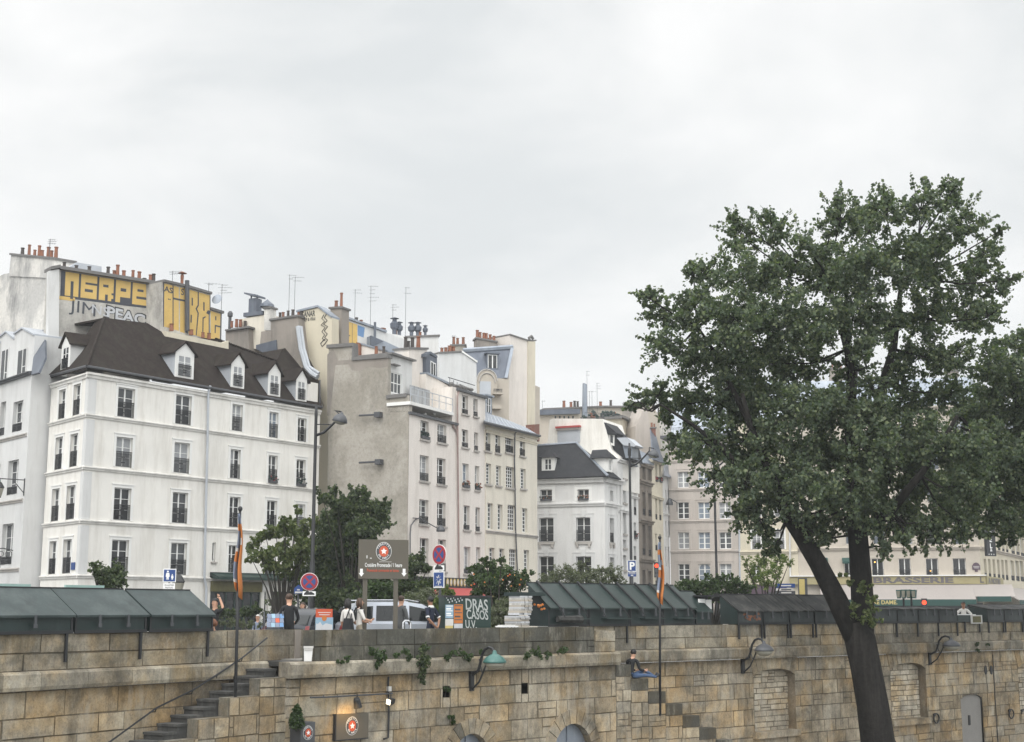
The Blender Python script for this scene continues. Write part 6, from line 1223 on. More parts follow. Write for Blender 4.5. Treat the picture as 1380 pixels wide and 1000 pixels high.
mb = MB(); mb.prism(F, [(-.16, z-.14), (.16, z-.14), (.16, z+.06), (0, z+.2), (-.16, z+.06)], -.02, 0); b_ = mb.build('sign_board', 'blue_sign', t); mb = MB(); mb.box(F, -.05, .05, 0, .005, z-.02, z+.03); mb.box(F, -.13, .13, 0, .005, z-.12, z-.06); mb.build('symbol', 'white_dirty', b_)
F = facing(852.5, 71); z = U(852, 764, 71).z; s = PX(71); t = thing('road_sign', 'blue parking sign with a white P in front of the street lamp post', 'road sign', F.pt(0, 0, 0)); mb = MB(); mb.tube([F.pt(0, -.05, 0), F.pt(0, -.05, z)], .04, 6); mb.build('pole', 'iron_grey', t)
mb = MB(); mb.box(F, -5.6*s, 5.6*s, -.02, 0, z-9*s*.66, z+9*s*.98); b_ = mb.build('sign_board', 'blue_sign', t); mb = MB(); q = 5.6*s; z_a, z_b = z-9*s*.66, z+9*s*.98; e_ = .025; mb.box(F, -q, -q+e_, 0, .005, z_a, z_b); mb.box(F, q-e_, q, 0, .005, z_a, z_b); mb.box(F, -q+e_, q-e_, 0, .005, z_a, z_a+e_); mb.box(F, -q+e_, q-e_, 0, .005, z_b-e_, z_b); mb.build('rim', 'white_paint', b_)
text('symbol', F, 'P', 0, z-.13, .38, .006, 'white_paint', b_, .05)
mb = MB(); mb.box(F, -5.4*s, 5.4*s, -.02, 0, z-12.5*s, z-6.4*s); p_ = mb.build('plate', 'blue_sign', t); mb = MB(); mb.box(F, -4.6*s, 4.6*s, 0, .005, z-7.8*s, z-7*s); mb.box(F, -4.6*s, 4.6*s, 0, .005, z-9.2*s, z-8.6*s); mb.box(F, -1.5*s, 1.5*s, 0, .005, z-11.8*s, z-10.2*s); mb.build('lettering', 'white_dirty', p_)
# pedestrian sign behind the left boxes
F = facing(226.5, 43); s = PX(43); z = U(226.5, 776, 43).z; t = thing('road_sign', 'square blue sign with a white adult and child above the left book boxes', 'road sign', F.pt(0, 0, 0)); mb = MB(); mb.tube([F.pt(0, -.05, 0), F.pt(0, -.05, z)], .035, 6); mb.build('pole', 'iron_grey', t)
q = 7.5*s; mb = MB(); mb.box(F, -q-.02, q+.02, -.02, 0, z-q-.02, z+q*1.1+.02); b_ = mb.build('sign_board', 'white_paint', t); mb = MB(); mb.box(F, -q+.005, q-.005, 0, .005, z-q+.005, z+q*1.1-.005); b2 = mb.build('symbol', 'blue_sign', b_)
mb = MB()
for cx, h_ in ((-.055, 1.), (.085, .62)):
    b0 = z-.12; mb.disc(F, cx, .005, .009, b0+.25*h_, .028*h_); mb.prism(F, [(cx-.045*h_, b0+.21*h_), (cx+.045*h_, b0+.21*h_), (cx+.06*h_, b0+.09*h_), (cx+.035*h_, b0+.09*h_), (cx+.03*h_, b0), (cx+.008*h_, b0), (cx, b0+.08*h_), (cx-.008*h_, b0), (cx-.03*h_, b0), (cx-.035*h_, b0+.09*h_), (cx-.06*h_, b0+.09*h_)], .005, .009)
mb.build('symbol', 'white_paint', b_)
mb = MB(); mb.box(F, -q, q, -.02, 0, z-q-.24, z-q-.05); p_ = mb.build('plate', 'white_paint', t); text('lettering', F, 'QUARTIER', 0, z-q-.13, .045, .001, 'iron_black', p_, 0, .28); text('lettering', F, 'PIETON', 0, z-q-.21, .045, .001, 'iron_black', p_, 0, .22)
pl2 = thing('post_lantern', 'old glass lantern on a post, between the blue sign and the green shop', 'lantern', U(240, HOR, 46)*Vector((1, 1, 0)) if False else (U(240, HOR, 46).x, 46, 0)); p = U(240, 793, 46); mb = MB(); mb.tube([(p.x, 46, 0), (p.x, 46, p.z-.1)], .045, 7); mb.build('pole', 'iron_black', pl2); lantern(p+Vector((0, 0, .2)), .95, pl2)
# billboard
F = fr(482, 39.9, 549.5, 40.3); t = thing('billboard', 'large brown cruise billboard on two posts with a round orange badge and arrows', 'billboard', F.pt(F.L/2, 0, 0)); zt_, zb_ = F.z(515, 727.2), F.z(515, 780); L = F.L
for x in (492.5, 534): mb = MB(); u = F.u(x, 800); mb.box(F, u-.06, u+.06, -.14, -.04, 0, zt_-.1); mb.build('post', 'sign_brown', t)
mb = MB(); mb.box(F, 0, L, -.04, .0, zb_, zt_); b_ = mb.build('board', 'sign_brown', t)
def badge(F, u, z, r_, w, parent, bg='white_dirty', words=True, ry=1.0):
    mb = MB(); mb.disc(F, u, w, w+.006, z, r_*.86, r_*ry, 26); o = mb.build('badge', bg, parent)
    mb = MB(); mb.disc(F, u, w+.006, w+.010, z, r_*.80, r_*.93*ry, 26); mb.build('badge', 'iron_grey', o)
    mb = MB(); mb.disc(F, u, w+.010, w+.014, z, r_*.50, r_*.58*ry, 22); mb.build('badge', 'orange_red', o)
    mb = MB(); mb.prism(F, [(u+(r_*.36 if k % 2 == 0 else r_*.17)*math.sin(math.pi*k/5), z+(r_*.36 if k % 2 == 0 else r_*.17)*math.cos(math.pi*k/5)) for k in range(10)], w+.014, w+.018); mb.build('symbol', 'white_paint', o)
    for word, up in (('VEDETTES', 1), ('DE PARIS', -1)):
        n = len(word)
        for k, ch in enumerate(word):
            if ch == ' ': continue
            a = (k-(n-1)/2)*.30*(1 if up > 0 else 1); x, y = math.sin(a)*r_*.66, math.cos(a)*r_*.76*ry*up
            text('lettering', F, ch, u+x, z+y-r_*.07, r_*.19, w+.011, 'white_paint', o, .02, rot=-a*up)
    return o
badge(F, F.u(517.2, 743), F.z(517, 743), 12.2*PX(40), .0, b_)
text('lettering', F, 'Croisière Promenade / 1 heure', L*.5, F.z(515, 764), .115, .002, 'white_paint', b_, .01, L*.745)
text('lettering', F, 'Promenade commentée en bateau', L*.49, F.z(515, 770.6), .09, .002, 'orange_red', b_, .008, L*.64)
mb = MB(); mb.box(F, L*.41, L*.66, 0, .004, F.z(515, 757.4), F.z(515, 756.9)); mb.box(F, L*.155, L*.175, 0, .004, F.z(495, 752.5), F.z(495, 748.5)); mb.box(F, L*.225, L*.26, 0, .004, F.z(495, 753), F.z(495, 751.5)); mb.build('lettering', 'white_dirty', b_)
for x in (487, 544.5):
    u = F.u(x, 772); za, zb2 = F.z(x, 777), F.z(x, 766.5); mb = MB(); mb.prism(F, [(u, za), (u+.08, za+.1), (u+.04, za+.1), (u+.04, zb2), (u-.04, zb2), (u-.04, za+.1), (u-.08, za+.1)], 0, .005); mb.build('arrow', 'white_paint', b_)
# flags
def flag(px0, py0, px1, py1, Y, fy0, fy1, label, seed, wmax=.26):
    a, b = U(px0, py0, Y), U(px1, py1, Y); t = thing('flag_pole', label, 'flag', (a.x, a.y, a.z)); mb = MB(); mb.tube([a, b], [.045, .032], 8); mb.ball(b+Vector((0, 0, .06)), .06, .06, .07, 8, 5); mb.build('pole', 'iron_black', t, smooth=True)
    r_ = random.Random(seed); k0, k1 = (fy0-py0)/(py1-py0), (fy1-py0)/(py1-py0); n = 22; m_ = 9; P0 = a+(b-a)*k0; P1 = a+(b-a)*k1
    mb = MB(); ring = []
    ph = [r_.uniform(0, 6.28) for _ in range(4)]
    for i in range(n+1):
        s = i/n; p = P0+(P1-P0)*s; w_ = wmax*(.25+1.0*s**.8)*(1-.25*max(0, s-.85)/.15); row = []
        for j in range(m_+1):
            q = j/m_; x = (q-.42)*w_*1.3+.03*math.sin(7*s+ph[0]); y = -.05-.10*math.sin(q*9+ph[1]+s*2)-.03*math.sin(s*9+ph[2]); z = -.3*w_*math.sin(q*2.2)*s-(.24*q if i == n else 0)
            row.append(p+Vector((x, y, z)))
        ring.append(row)
    for i in range(n):
        for j in range(m_):
            s = i/n; q = j/m_; grey = (s < .12) or (.20 < s < .46 and q < .62) or (.62 < s < .86 and q < .55); wh = (.44 < s < .50 and q < .5) or (.3 < s < .4 and .62 < q < .8) or (.84 < s < .88 and q < .4)
            mb.face([ring[i][j], ring[i][j+1], ring[i+1][j+1], ring[i+1][j]], 2 if wh else 1 if grey else 0)
    o = mb.build('flag', ['orange', 'flag_grey', 'white_dirty'], t, smooth=True, weld=True); md = o.modifiers.new('s', 'SOLIDIFY'); md.thickness = .008
    return t
flag(314.5, 1040, 323.6, 689, 34.2, 693, 796, 'limp orange and grey flag on a tall dark pole in front of the left stairs', 2, .125)
t = flag(889.5, 963, 889.3, 727, 45.8, 731, 806, 'limp orange and grey flag on a dark pole right of the seated man', 5, .15)
mb = MB(); mb.tube([U(884, 964, 45.9), U(890, 963, 45.8)], .05, 6); mb.tube([U(889.4, 845, 45.8), U(889.4, 845, 46.6)], .03, 5); mb.build('bracket', 'iron_black', t)
# ================================================================ things on the quay wall
F = fF; u, z = F.hit(470.5, 978); t = thing('lit_plaque', 'brown plaque with a round orange badge lit by a warm spotlight, on the quay wall', 'sign', F.pt(u, 0, z)); a, b = F.u(450, 980), F.u(493.5, 980); za, zb_ = F.z(470, 995.5), F.z(470, 962)
mb = MB(); mb.box(F, a, b, -.02, .09, za, zb_); bd = mb.build('board', 'sign_brown', t); mb = MB(); mb.box(F, a-.03, a, -.02, .1, za-.02, zb_+.02); mb.box(F, a, b, .0, .1, za-.03, za); mb.build('rim', 'iron_black', bd); badge(F, F.u(471.5, 978), F.z(471.5, 978), 12*PX(36), .09, bd)
t = thing('spotlight_bar', 'thin iron bar carrying two spotlights on the middle quay wall', 'lamp bar', F.hit3(480, 938)); mb = MB(); mb.tube([F.hit3(418, 940, .12), F.hit3(440, 939.5, .12), F.hit3(529, 934.5, .12)], .022, 6)
for x in (436, 527): mb.tube([F.hit3(x, 938, .12), F.hit3(x, 938, -.02)], .02, 5)
mb.build('bar', 'iron_grey', t)
def spot(px, py, d, lit, name):
    p = F.hit3(px, py, .35); ax = Vector(d).normalized(); mb = MB(); mb.lathe(p, [(.07, -.14), (.09, -.1), (.115, .08), (.12, .12), (.11, .12), (.10, .09)], 4 if lit == 'flood_lit' else 8, ax); s = mb.build('spotlight', 'iron_black', t); mb = MB(); mb.lathe(p, [(.105, .10), (.01, .105)], 4 if lit == 'flood_lit' else 8, ax); mb.build('lamp_glass', lit, s); mb = MB(); mb.tube([p, p+Vector((0, .1, .22)), F.hit3(px, 938, .12)], .015, 5); mb.build('stirrup', 'iron_black', s); return p, ax
p1, ax1 = spot(481.5, 947.5, (.15, .25, -1), 'lamp_lit', ''); p2, ax2 = spot(526.5, 945, (-.5, -.85, -.15), 'flood_lit', '')
sp_ = bpy.data.lights.new('spot_lamp', 'SPOT'); sp_.energy = 26; sp_.color = (1, .58, .16); sp_.spot_size = R(125); sp_.spot_blend = .9; sp_.shadow_soft_size = .08; so2 = bpy.data.objects.new('spot_lamp', sp_); COL.objects.link(so2); q = p1-F.e*.28+F.n*.12; so2.location = q; so2.rotation_euler = Vector((0, 0, 1)).rotation_difference(-(F.hit3(471, 980, .09)-q)).to_euler()
mb = MB(); mb.box(F, F.u(521, 928), F.u(524.5, 928), -.02, .1, F.z(522, 931.5), F.z(522, 925)); tag(mb.build('junction_box', 'white_dirty'), 'small white electric box above the lit floodlight on the quay wall', 'electric box')
t = thing('wall_conduit', 'dark cable running down the quay wall past the lit floodlight', 'cable', F.hit3(523, 995)); mb = MB(); mb.tube([F.hit3(523.5, 912, .04), F.hit3(523, 930, .04), F.hit3(524, 960, .04), F.hit3(523, 994, .04), F.hit3(517, 996, .04)], .028, 5); mb.build('cable', 'iron_black', t)
pt_ = thing('planter', 'conical green shrub in a dark planter with round badge, below the left stairs', 'planter', F.hit3(400, 998)); c = F.hit3(400, 985, .25); mb = MB(); a, b = F.u(391, 985), F.u(410, 985); mb.box(F, a, b, 0, .45, F.z(400, 1000), F.z(400, 972)); pb = mb.build('pot', 'iron_grey', pt_); badge(F, (a+b)/2, F.z(400, 986), 9*PX(35.6), .452, pb); mb = MB(); mb.box(F, a-.15, b+.1, -.02, .5, F.z(400, 1003), F.z(400, 1000)); mb.build('shelf', 'iron_black', pt_)
for x, y, r_ in ((1262, 968, .19), (1363, 962, .19), (1380, 962, .19)):
    mb = MB(); mb.tube([fR.hit3(x, y, .08)+(fR.e*math.cos(a)+Vector((0, 0, math.sin(a))))*r_ for a in [2*math.pi*k/16 for k in range(17)]], .03, 6); mb.ball(fR.hit3(x, y, .04)+fR.e*-.14+Vector((0, 0, .14)), .07, .07, .07, 6, 4); tag(mb.build('mooring_ring', 'iron_black', smooth=True), 'black iron mooring ring on the quay wall, '+{1262: 'right of the second blind arched window', 1363: 'right of the rounded grey metal door', 1380: 'at the right picture edge'}[x], 'mooring ring', 'iron mooring rings')
t = thing('vent_pair', 'pair of dark oval vent openings in the quay wall above the rounded grey door', 'vent', fR.hit3(1332, 903))
for x in (1328, 1335.5): mb = MB(); mb.disc(fR, fR.u(x, 903), .0, .03, fR.z(x, 903), .1, .19, 14); mb.build('vent', 'iron_black', t)
mb = MB(); mb.tube([fR.hit3(1338, 882, .03), fR.hit3(1341, 940, .03), fR.hit3(1345, 1000, .03)], .02, 5); tag(mb.build('wall_cable', 'iron_black'), 'thin dark cable hanging down the right quay wall between the vents and the ring', 'cable')
# cabinet with posters and white graffiti, behind the parapet
F = fr(599, 41.6, 661.5, 42.2); t = thing('street_cabinet', 'dark green street cabinet covered in white graffiti and pasted posters', 'cabinet', F.pt(F.L/2, 0, 0)); zt_ = F.z(630, 802.5); L = F.L
mb = MB(); mb.box(F, 0, L, -.5, 0, 0, zt_-.06); bd = mb.build('body', 'shop_green', t); mb = MB(); mb.box(F, -.03, L+.03, -.55, .03, zt_-.06, zt_); mb.build('top', 'iron_black', t)
cu = lambda x: F.u(x, 825); cz = lambda y: F.z(630, y)
for (x0, x1, y0, y1, m_) in ((600.2, 611, 815, 833, 'sky_print'), (611.7, 623.6, 814.5, 840, 'orange'), (600.2, 611, 834, 843, 'white_dirty'), (600.2, 610.5, 843, 847.2, 'gold'), (612, 623.6, 840.5, 847, 'graf_silver')):
    mb = MB(); mb.box(F, cu(x0), cu(x1), 0, .006, cz(y1), cz(y0)); p_ = mb.build('poster', m_, bd)
    if y1-y0 > 12:
        mb = MB()
        for q in range(5): y_ = y0+1.2+q*(y1-y0-2)/5; mb.box(F, cu(x0+1), cu(x1-1.2-(q % 2)*2), .006, .009, cz(y_+(2.2 if q % 2 else 1.2)), cz(y_))
        mb.build('poster_print', 'iron_grey' if m_ == 'orange' else 'white_paint', p_)
mb = MB()
for q in range(12): x_, y_ = 601+q*1.9, 804.5+(q*7 % 5)*1.5; mb.box(F, cu(x_), cu(x_+1.4), 0, .005, cz(y_+2.2), cz(y_))
mb.build('sticker', 'graf_silver', bd)
for wd, x, y, h_, wd_ in (('DRAS', 642.5, 822, .36, .72), ('CASOS', 643.5, 834.5, .30, .70), ('U.V.', 635, 846.5, .26, .36)): text('graffiti', F, wd, cu(x), cz(y), h_*.92, .004, 'graf_white', bd, .015, wd_, slope=-.10, rot=.05)
# ticket board
F = fr(426.2, 38.3, 448.3, 38.5); t = thing('ticket_board', 'orange and sky blue boat tour board standing behind the parapet by the silver car', 'display board', F.pt(F.L/2, 0, 0)); mb = MB(); mb.box(F, 0, F.L, -.04, 0, F.z(437, 832), F.z(437, 820.7)); bd = mb.build('board', 'orange_red', t); mb = MB(); mb.box(F, 0, F.L+.02, -.05, -.001, .2, F.z(437, 832.01)); b2 = mb.build('picture', 'sky_print', t)
for y, w_ in ((825, .36), (828, .30)): mb = MB(); mb.box(F, F.L/2-w_/2, F.L/2+w_/2, 0, .004, F.z(437, y+1), F.z(437, y)); mb.build('lettering', 'white_dirty', bd)
mb = MB(); mb.disc(F, F.L/2, 0, .006, F.z(437, 833), .07, .08); mb.build('badge', 'orange', b2)
mb = MB(); mb.prism(F, [(0, .3), (F.L, .3), (F.L, F.z(437, 842)), (F.L*.6, F.z(437, 840)), (F.L*.4, F.z(437, 843)), (F.L*.25, F.z(437, 838)), (F.L*.12, F.z(437, 841)), (0, F.z(437, 840))], -.001, .004); mb.build('picture_detail', 'plaster_pier', b2)
for u in (.05, F.L-.05): mb = MB(); mb.box(F, u-.02, u+.02, -.1, -.05, 0, F.z(437, 822)); mb.build('leg', 'iron_grey', t)
# rack of prints and crate by the gap in the wall
F = facing(373, 37.2, 12); t = thing('postcard_rack', 'slanted rack of blue and orange pictures beside the man in black', 'display rack', F.pt(0, 0, 0)); s = PX(37.2)
for i in range(3):
    for j in range(4):
        mb = MB(); x = (j-2)*5.6*s+i*2.2*s*.6; z = U(373, 845-i*6, 37.2).z; mb.wprism(F, [(-.1-i*.12, z), (-.08-i*.12, z), (-.16-i*.12, z+5.4*s), (-.18-i*.12, z+5.4*s)], x, x+5.1*s); mb.build('picture', ['graf_blue', 'orange_red', 'sky_print', 'flag_grey', 'graf_blue', 'gold'][(i*3+j*2) % 6] if (i+j) % 2 else 'flag_grey', t)
mb = MB()
for u in (-.25, .25): mb.tube([F.pt(u, .05, 0), F.pt(u, -.42, U(373, 824, 37.2).z)], .02, 5); mb.tube([F.pt(u, -.7, 0), F.pt(u, -.42, U(373, 824, 37.2).z)], .02, 5)
mb.build('stand', 'iron_grey', t)
F = facing(417, 36.3); s = PX(36.3); t = thing('white_bin', 'white plastic bin standing in the gap at the top of the left stairs', 'bin', F.pt(0, 0, .0)); za, zb_ = U(417, 891, 36.3).z, U(417, 870.5, 36.3).z
mb = MB(); mb.hexa([F.pt(-5.2*s, -.2, za), F.pt(5.2*s, -.2, za), F.pt(5.2*s, .1, za), F.pt(-5.2*s, .1, za)], [F.pt(-6*s, -.25, zb_), F.pt(6*s, -.25, zb_), F.pt(6*s, .14, zb_), F.pt(-6*s, .14, zb_)]); b_ = mb.build('body', 'white_paint', t); mb = MB(); mb.box(F, -6.3*s, 6.3*s, -.27, .16, zb_-.06, zb_+.0); mb.box(F, -5.6*s, 5.6*s, .142, .15, za+.28, za+.3); mb.build('rim', 'white_dirty', b_)
mb = MB(); mb.box(fF, fF.u(395, 880), uP0+.02, -1.6, -.3, ZCT-.12, ZCT); tag(mb.build('landing', 'step_dark'), kind='structure')
mb = MB(); u = fL.u(400.5, 850); mb.box(fL, u-.1, u+.1, .0, .05, ZCT+.02, ZP-.02); t = tag(mb.build('wall_post', 'render_brown'), 'dark upright wooden plank fixed to the wall end at the top of the left stairs', 'post')
# small lights and traffic signals
for x, y, Y, lab in ((666.5, 777, 60, 'small lit yellow globe lamp among leaves, left of a pair'), (693.5, 778, 60, 'small lit yellow globe lamp among leaves, right of a pair')):
    p = U(x, y, Y); t = thing('globe_lamp', lab, 'lamp', (p.x, p.y, 0), 'yellow globe lamps'); mb = MB(); mb.tube([(p.x, p.y, 0), (p.x, p.y, p.z-.1)], .03, 5); mb.build('pole', 'iron_black', t); mb = MB(); mb.ball(p, .09, .09, .11, 10, 7); mb.build('globe', 'lamp_lit', t)
def signal(x, y, Y, lab, s=1.):
    p = U(x, y, Y); F = facing(x, Y); t = thing('traffic_light', lab, 'traffic light', (p.x, p.y, 0), 'traffic lights'); mb = MB(); mb.tube([(p.x, p.y+.1, 0), (p.x, p.y+.1, p.z+.2)], .05, 6); mb.build('pole', 'iron_grey', t); mb = MB(); mb.box(F, -.16*s, .16*s, -.15, .0, p.z-.7*s, p.z+.22*s); h = mb.build('housing', 'iron_black', t)
    for k, m_ in enumerate(('red_lit', 'iron_grey', 'iron_grey')): mb = MB(); mb.disc(F, 0, 0, .02, p.z-.29*s*k, .12*s); mb.build('lens', m_, h)
signal(886, 762.5, 80, 'traffic light showing red beside the orange flag on the right', .95); signal(1246, 812, 92, 'traffic light showing red in front of the cream brasserie awning', 1.2)
# green lamp cluster in front of the brasserie
t = thing('shop_lamp_cluster', 'row of four square green glazed lanterns on posts in front of the brasserie awning', 'lanterns', (U(1220, HOR, 62).x, 62, 0)); F = facing(1222, 62, -10); s = PX(62)
for x in (-4, 6): mb = MB(); mb.tube([F.pt(x*s, -.1, 0), F.pt(x*s, -.1, U(1222, 800, 62).z)], .045, 6); mb.build('pole', 'iron_black', t)
for k in range(4):
    x = (-9.5+k*6.4)*s; za, zb_ = U(1222, 806.5, 62).z, U(1222, 794.5+.4*(k in (0, 3)), 62).z; q = 3.1*s; mb = MB(); mb.hexa([F.pt(x-q*.7, -.25, za), F.pt(x+q*.7, -.25, za), F.pt(x+q*.7, 0, za), F.pt(x-q*.7, 0, za)], [F.pt(x-q, -.3, zb_), F.pt(x+q, -.3, zb_), F.pt(x+q, .05, zb_), F.pt(x-q, .05, zb_)]); o = mb.build('lantern', 'teal_enamel', t)
    mb = MB(); mb.hexa([F.pt(x-q*.5, .02, za+.05), F.pt(x+q*.5, .02, za+.05), F.pt(x+q*.5, .05, za+.05), F.pt(x-q*.5, .05, za+.05)], [F.pt(x-q*.75, .05, zb_-.05), F.pt(x+q*.75, .05, zb_-.05), F.pt(x+q*.75, .075, zb_-.05), F.pt(x-q*.75, .075, zb_-.05)]); mb.build('lantern_glass', 'lamp_glass', o)
# direction board and yellow panel in front of the cream shop
F = facing(1083, 70); s = PX(70); p = U(1083, 790, 70).z; t = thing('poster_column', 'tall dark framed panel with an ochre poster, left of the leaning limb', 'poster', F.pt(0, 0, 0)); mb = MB(); mb.box(F, -6*s, 6*s, -.3, 0, 0, U(1083, 779, 70).z); b_ = mb.build('frame', 'iron_grey', t); mb = MB(); mb.box(F, -4.6*s, 2.6*s, 0, .02, .8, U(1083, 780.5, 70).z); mb.build('poster', 'gold', b_)
F = facing(1060, 71); s = PX(71); t = thing('direction_sign', 'stacked dark and pale direction signs on a post in front of the purple shop', 'road sign', F.pt(0, 0, 0)); mb = MB(); mb.tube([F.pt(-13*s, -.05, 0), F.pt(-13*s, -.05, U(1060, 786, 71).z)], .05, 6); mb.build('pole', 'iron_grey', t)
for y0, y1, m_, w_ in ((786.5, 792, 'blue_sign', 12), (793, 796, 'white_dirty', 10), (796.5, 801, 'iron_grey', 12)): mb = MB(); mb.box(F, -13*s, w_*s, -.02, .0, U(1060, y1, 71).z, U(1060, y0, 71).z); b_ = mb.build('sign_board', m_, t); mb = MB(); mb.box(F, -6*s, 7*s, 0, .01, U(1060, (y0+y1)/2+.8, 71).z, U(1060, (y0+y1)/2-.8, 71).z); mb.build('lettering', 'white_dirty' if m_ != 'white_dirty' else 'iron_grey', b_)
# metal crowd rail beside the car
F = facing(549, 38.6, 20); t = thing('metal_rail', 'short bright metal hoop rail at the kerb beside the man in grey', 'rail', F.pt(0, 0, 0)); mb = MB(); z_ = U(549, 836.5, 38.6).z; mb.tube([F.pt(-.12, 0, 0), F.pt(-.12, 0, z_-.05), F.pt(-.07, 0, z_), F.pt(.05, 0, z_), F.pt(.1, 0, z_-.05), F.pt(.1, 0, 0)], .025, 6); mb.build('hoop', 'chrome', t)
# ================================================================ people
def person(label, px, Y, heading, h=1.74, z0=0, shirt='cloth_white', pants='cloth_black', skin='skin', hair='hair_black', hairlen=0, pose=None, sleeve='short', shoes='iron_black', extra=None, group=None, loc=None, slim=1.):
    p0 = loc or Vector((U(px, HOR, Y).x, Y, z0)); t = thing('person', label, 'person', p0, group); t.rotation_euler = (0, 0, 0)
    J = dict(pel=(0, 0, .94), spi=(0, -.01, 1.12), che=(0, -.005, 1.30), nb=(0, -.015, 1.44), nk=(0, 0, 1.51), h1=(0, .025, 1.58), h2=(0, .02, 1.67), h3=(0, .005, 1.72))
    for s, k in ((-1, 'l'), (1, 'r')):
        J.update({k+'sh': (s*.165, -.01, 1.40), k+'el': (s*.225, -.03, 1.12), k+'wr': (s*.215, .06, .87), k+'ha': (s*.205, .085, .80), k+'hip': (s*.085, 0, .90), k+'kn': (s*.095, .03, .50), k+'an': (s*.10, -.02, .09), k+'to': (s*.115, .13, .035)})
    J.update(pose or {})
    rad = dict(pel=.135, spi=.125, che=.145, nb=.085, nk=.055, h1=.078, h2=.092, h3=.07, sh=.066, el=.046, wr=.031, ha=.036, hip=.088, kn=.06, an=.042, to=.034)
    E = [('pel', 'spi', 't'), ('spi', 'che', 't'), ('che', 'nb', 't'), ('nb', 'nk', 'k'), ('nk', 'h1', 'k'), ('h1', 'h2', 'k'), ('h2', 'h3', 'k')]
    for k in 'lr': E += [('nb', k+'sh', 't'), (k+'sh', k+'el', 't'), (k+'el', k+'wr', 'f'), (k+'wr', k+'ha', 'h'), ('pel', k+'hip', 'p'), (k+'hip', k+'kn', 'p'), (k+'kn', k+'an', 'p'), (k+'an', k+'to', 's')]
    names = ['pel']+[n for n in J if n != 'pel']; idx = {n: i for i, n in enumerate(names)}; sc = h/1.74
    Rm = Matrix.Rotation(R(heading), 3, 'Z'); V = [Rm@(Vector(J[n])*sc) for n in names]
    me = bpy.data.meshes.new('body'); me.from_pydata([tuple(v) for v in V], [(idx[a], idx[b]) for a, b, _ in E], [])
    o = bpy.data.objects.new('body', me); COL.objects.link(o); md = o.modifiers.new('k', 'SKIN'); md.branch_smoothing = .4
    sv = me.skin_vertices[0].data
    for n in names:
        r_ = rad[n if n in rad else n[1:]]*sc; wd = slim if n in ('pel', 'spi', 'che') else 1; sv[idx[n]].radius = (r_*wd, r_*(.78*wd if n in ('pel', 'spi', 'che') else 1)); sv[idx[n]].use_root = (n == 'pel')
    o.modifiers.new('s', 'SUBSURF').levels = 2
    bm2 = bpy.data.meshes.new_from_object(o.evaluated_get(bpy.context.evaluated_depsgraph_get())); bpy.data.objects.remove(o)
    mats_ = [skin, shirt, pants, shoes]
    for m_ in mats_: bm2.materials.append(MATS[m_])
    segs = [(V[idx[a]], V[idx[b]], c) for a, b, c in E]
    for f in bm2.polygons:
        c = f.center; best = None
        for a, b, k in segs:
            d = b-a; q = max(0, min(1, (c-a).dot(d)/max(d.length_squared, 1e-9))); e = (c-(a+d*q)).length
            if best is None or e < best[0]: best = (e, k, q)
        k = best[1]; f.use_smooth = True
        f.material_index = {'t': 1, 'p': 2, 's': 3, 'k': 0, 'h': 0, 'f': 1 if sleeve == 'long' else 0}[k]
    # face and fingers join the same mesh
    mb = MB()
    hc, up, fw = V[idx['h2']], (V[idx['h3']]-V[idx['h1']]).normalized(), Rm@Vector((0, 1, 0)); sd_ = fw.cross(up).normalized(); q = lambda x, y, z: hc+sd_*x*sc+fw*y*sc+up*z*sc
    mb.mi = 0; mb.tube([q(0, .085, .0), q(0, .108, -.035), q(0, .085, -.045)], [.010, .016, .010], 6)
    for s in (-1, 1): mb.ball(q(s*.086, -.005, -.02), .012, .02, .03, 6, 4)
    mb.mi = 4
    for s in (-1, 1): mb.ball(q(s*.034, .082, .005), .012, .010, .008, 6, 4)
    mb.mi = 5; mb.tube([q(-.024, .083, -.07), q(0, .09, -.07), q(.024, .083, -.07)], .006, 5)
    mb.mi = 0
    for k in 'lr':
        w_, hn = V[idx[k+'wr']], V[idx[k+'ha']]; d = (hn-w_).normalized(); sx = d.cross(fw); sx = sx.normalized() if sx.length > .05 else sd_; nz = sx.cross(d)
        for i, (off, L) in enumerate(((-.027, .062), (-.009, .075), (.009, .07), (.026, .055))):
            a = hn+sx*off*sc+d*.02*sc; mb.tube([a, a+d*L*.5*sc+nz*.006*sc, a+d*L*sc+nz*.022*sc], [.0095*sc, .0085*sc, .006*sc], 5)
        a = hn-d*.025*sc+sx*-.03*sc; mb.tube([a, a-sx*.025*sc+d*.025*sc+nz*.01*sc, a-sx*.03*sc+d*.055*sc+nz*.018*sc], [.012*sc, .010*sc, .007*sc], 5)
    i0 = len(bm2.vertices); bmx = bmesh.new(); bmx.from_mesh(bm2); vs = [bmx.verts.new(v) for v in mb.v]
    for f, m_ in zip(mb.f, mb.m):
        try: nf = bmx.faces.new([vs[i] for i in f]); nf.material_index = m_; nf.smooth = True
        except ValueError: pass
    bmx.normal_update(); bmx.to_mesh(bm2); bmx.free(); bm2.materials.append(MATS['iron_black']); bm2.materials.append(MATS['pot'])
    b = bpy.data.objects.new('body', bm2); COL.objects.link(b); b.parent = t
    # hair: a shell over the skull, longer at the back when asked for
    mb = MB(); rr = random.Random(int(px)); r_ = .1*sc
    g = []
    for i in range(7):
        th = math.pi*.62*i/6; row = []
        for j in range(12):
            a = 2*math.pi*j/12; front = math.cos(a) ; lim = th*(.62 if front > .35 else 1.0 if front > -.3 else 1.12); k = 1+rr.uniform(-.03, .06)
            row.append(q(0, 0, .012)+sd_*math.sin(lim)*math.sin(a)*r_*.98*k/1+fw*math.sin(lim)*math.cos(a)*r_*1.04*k+up*math.cos(lim)*r_*1.0*k)
        g.append(row)
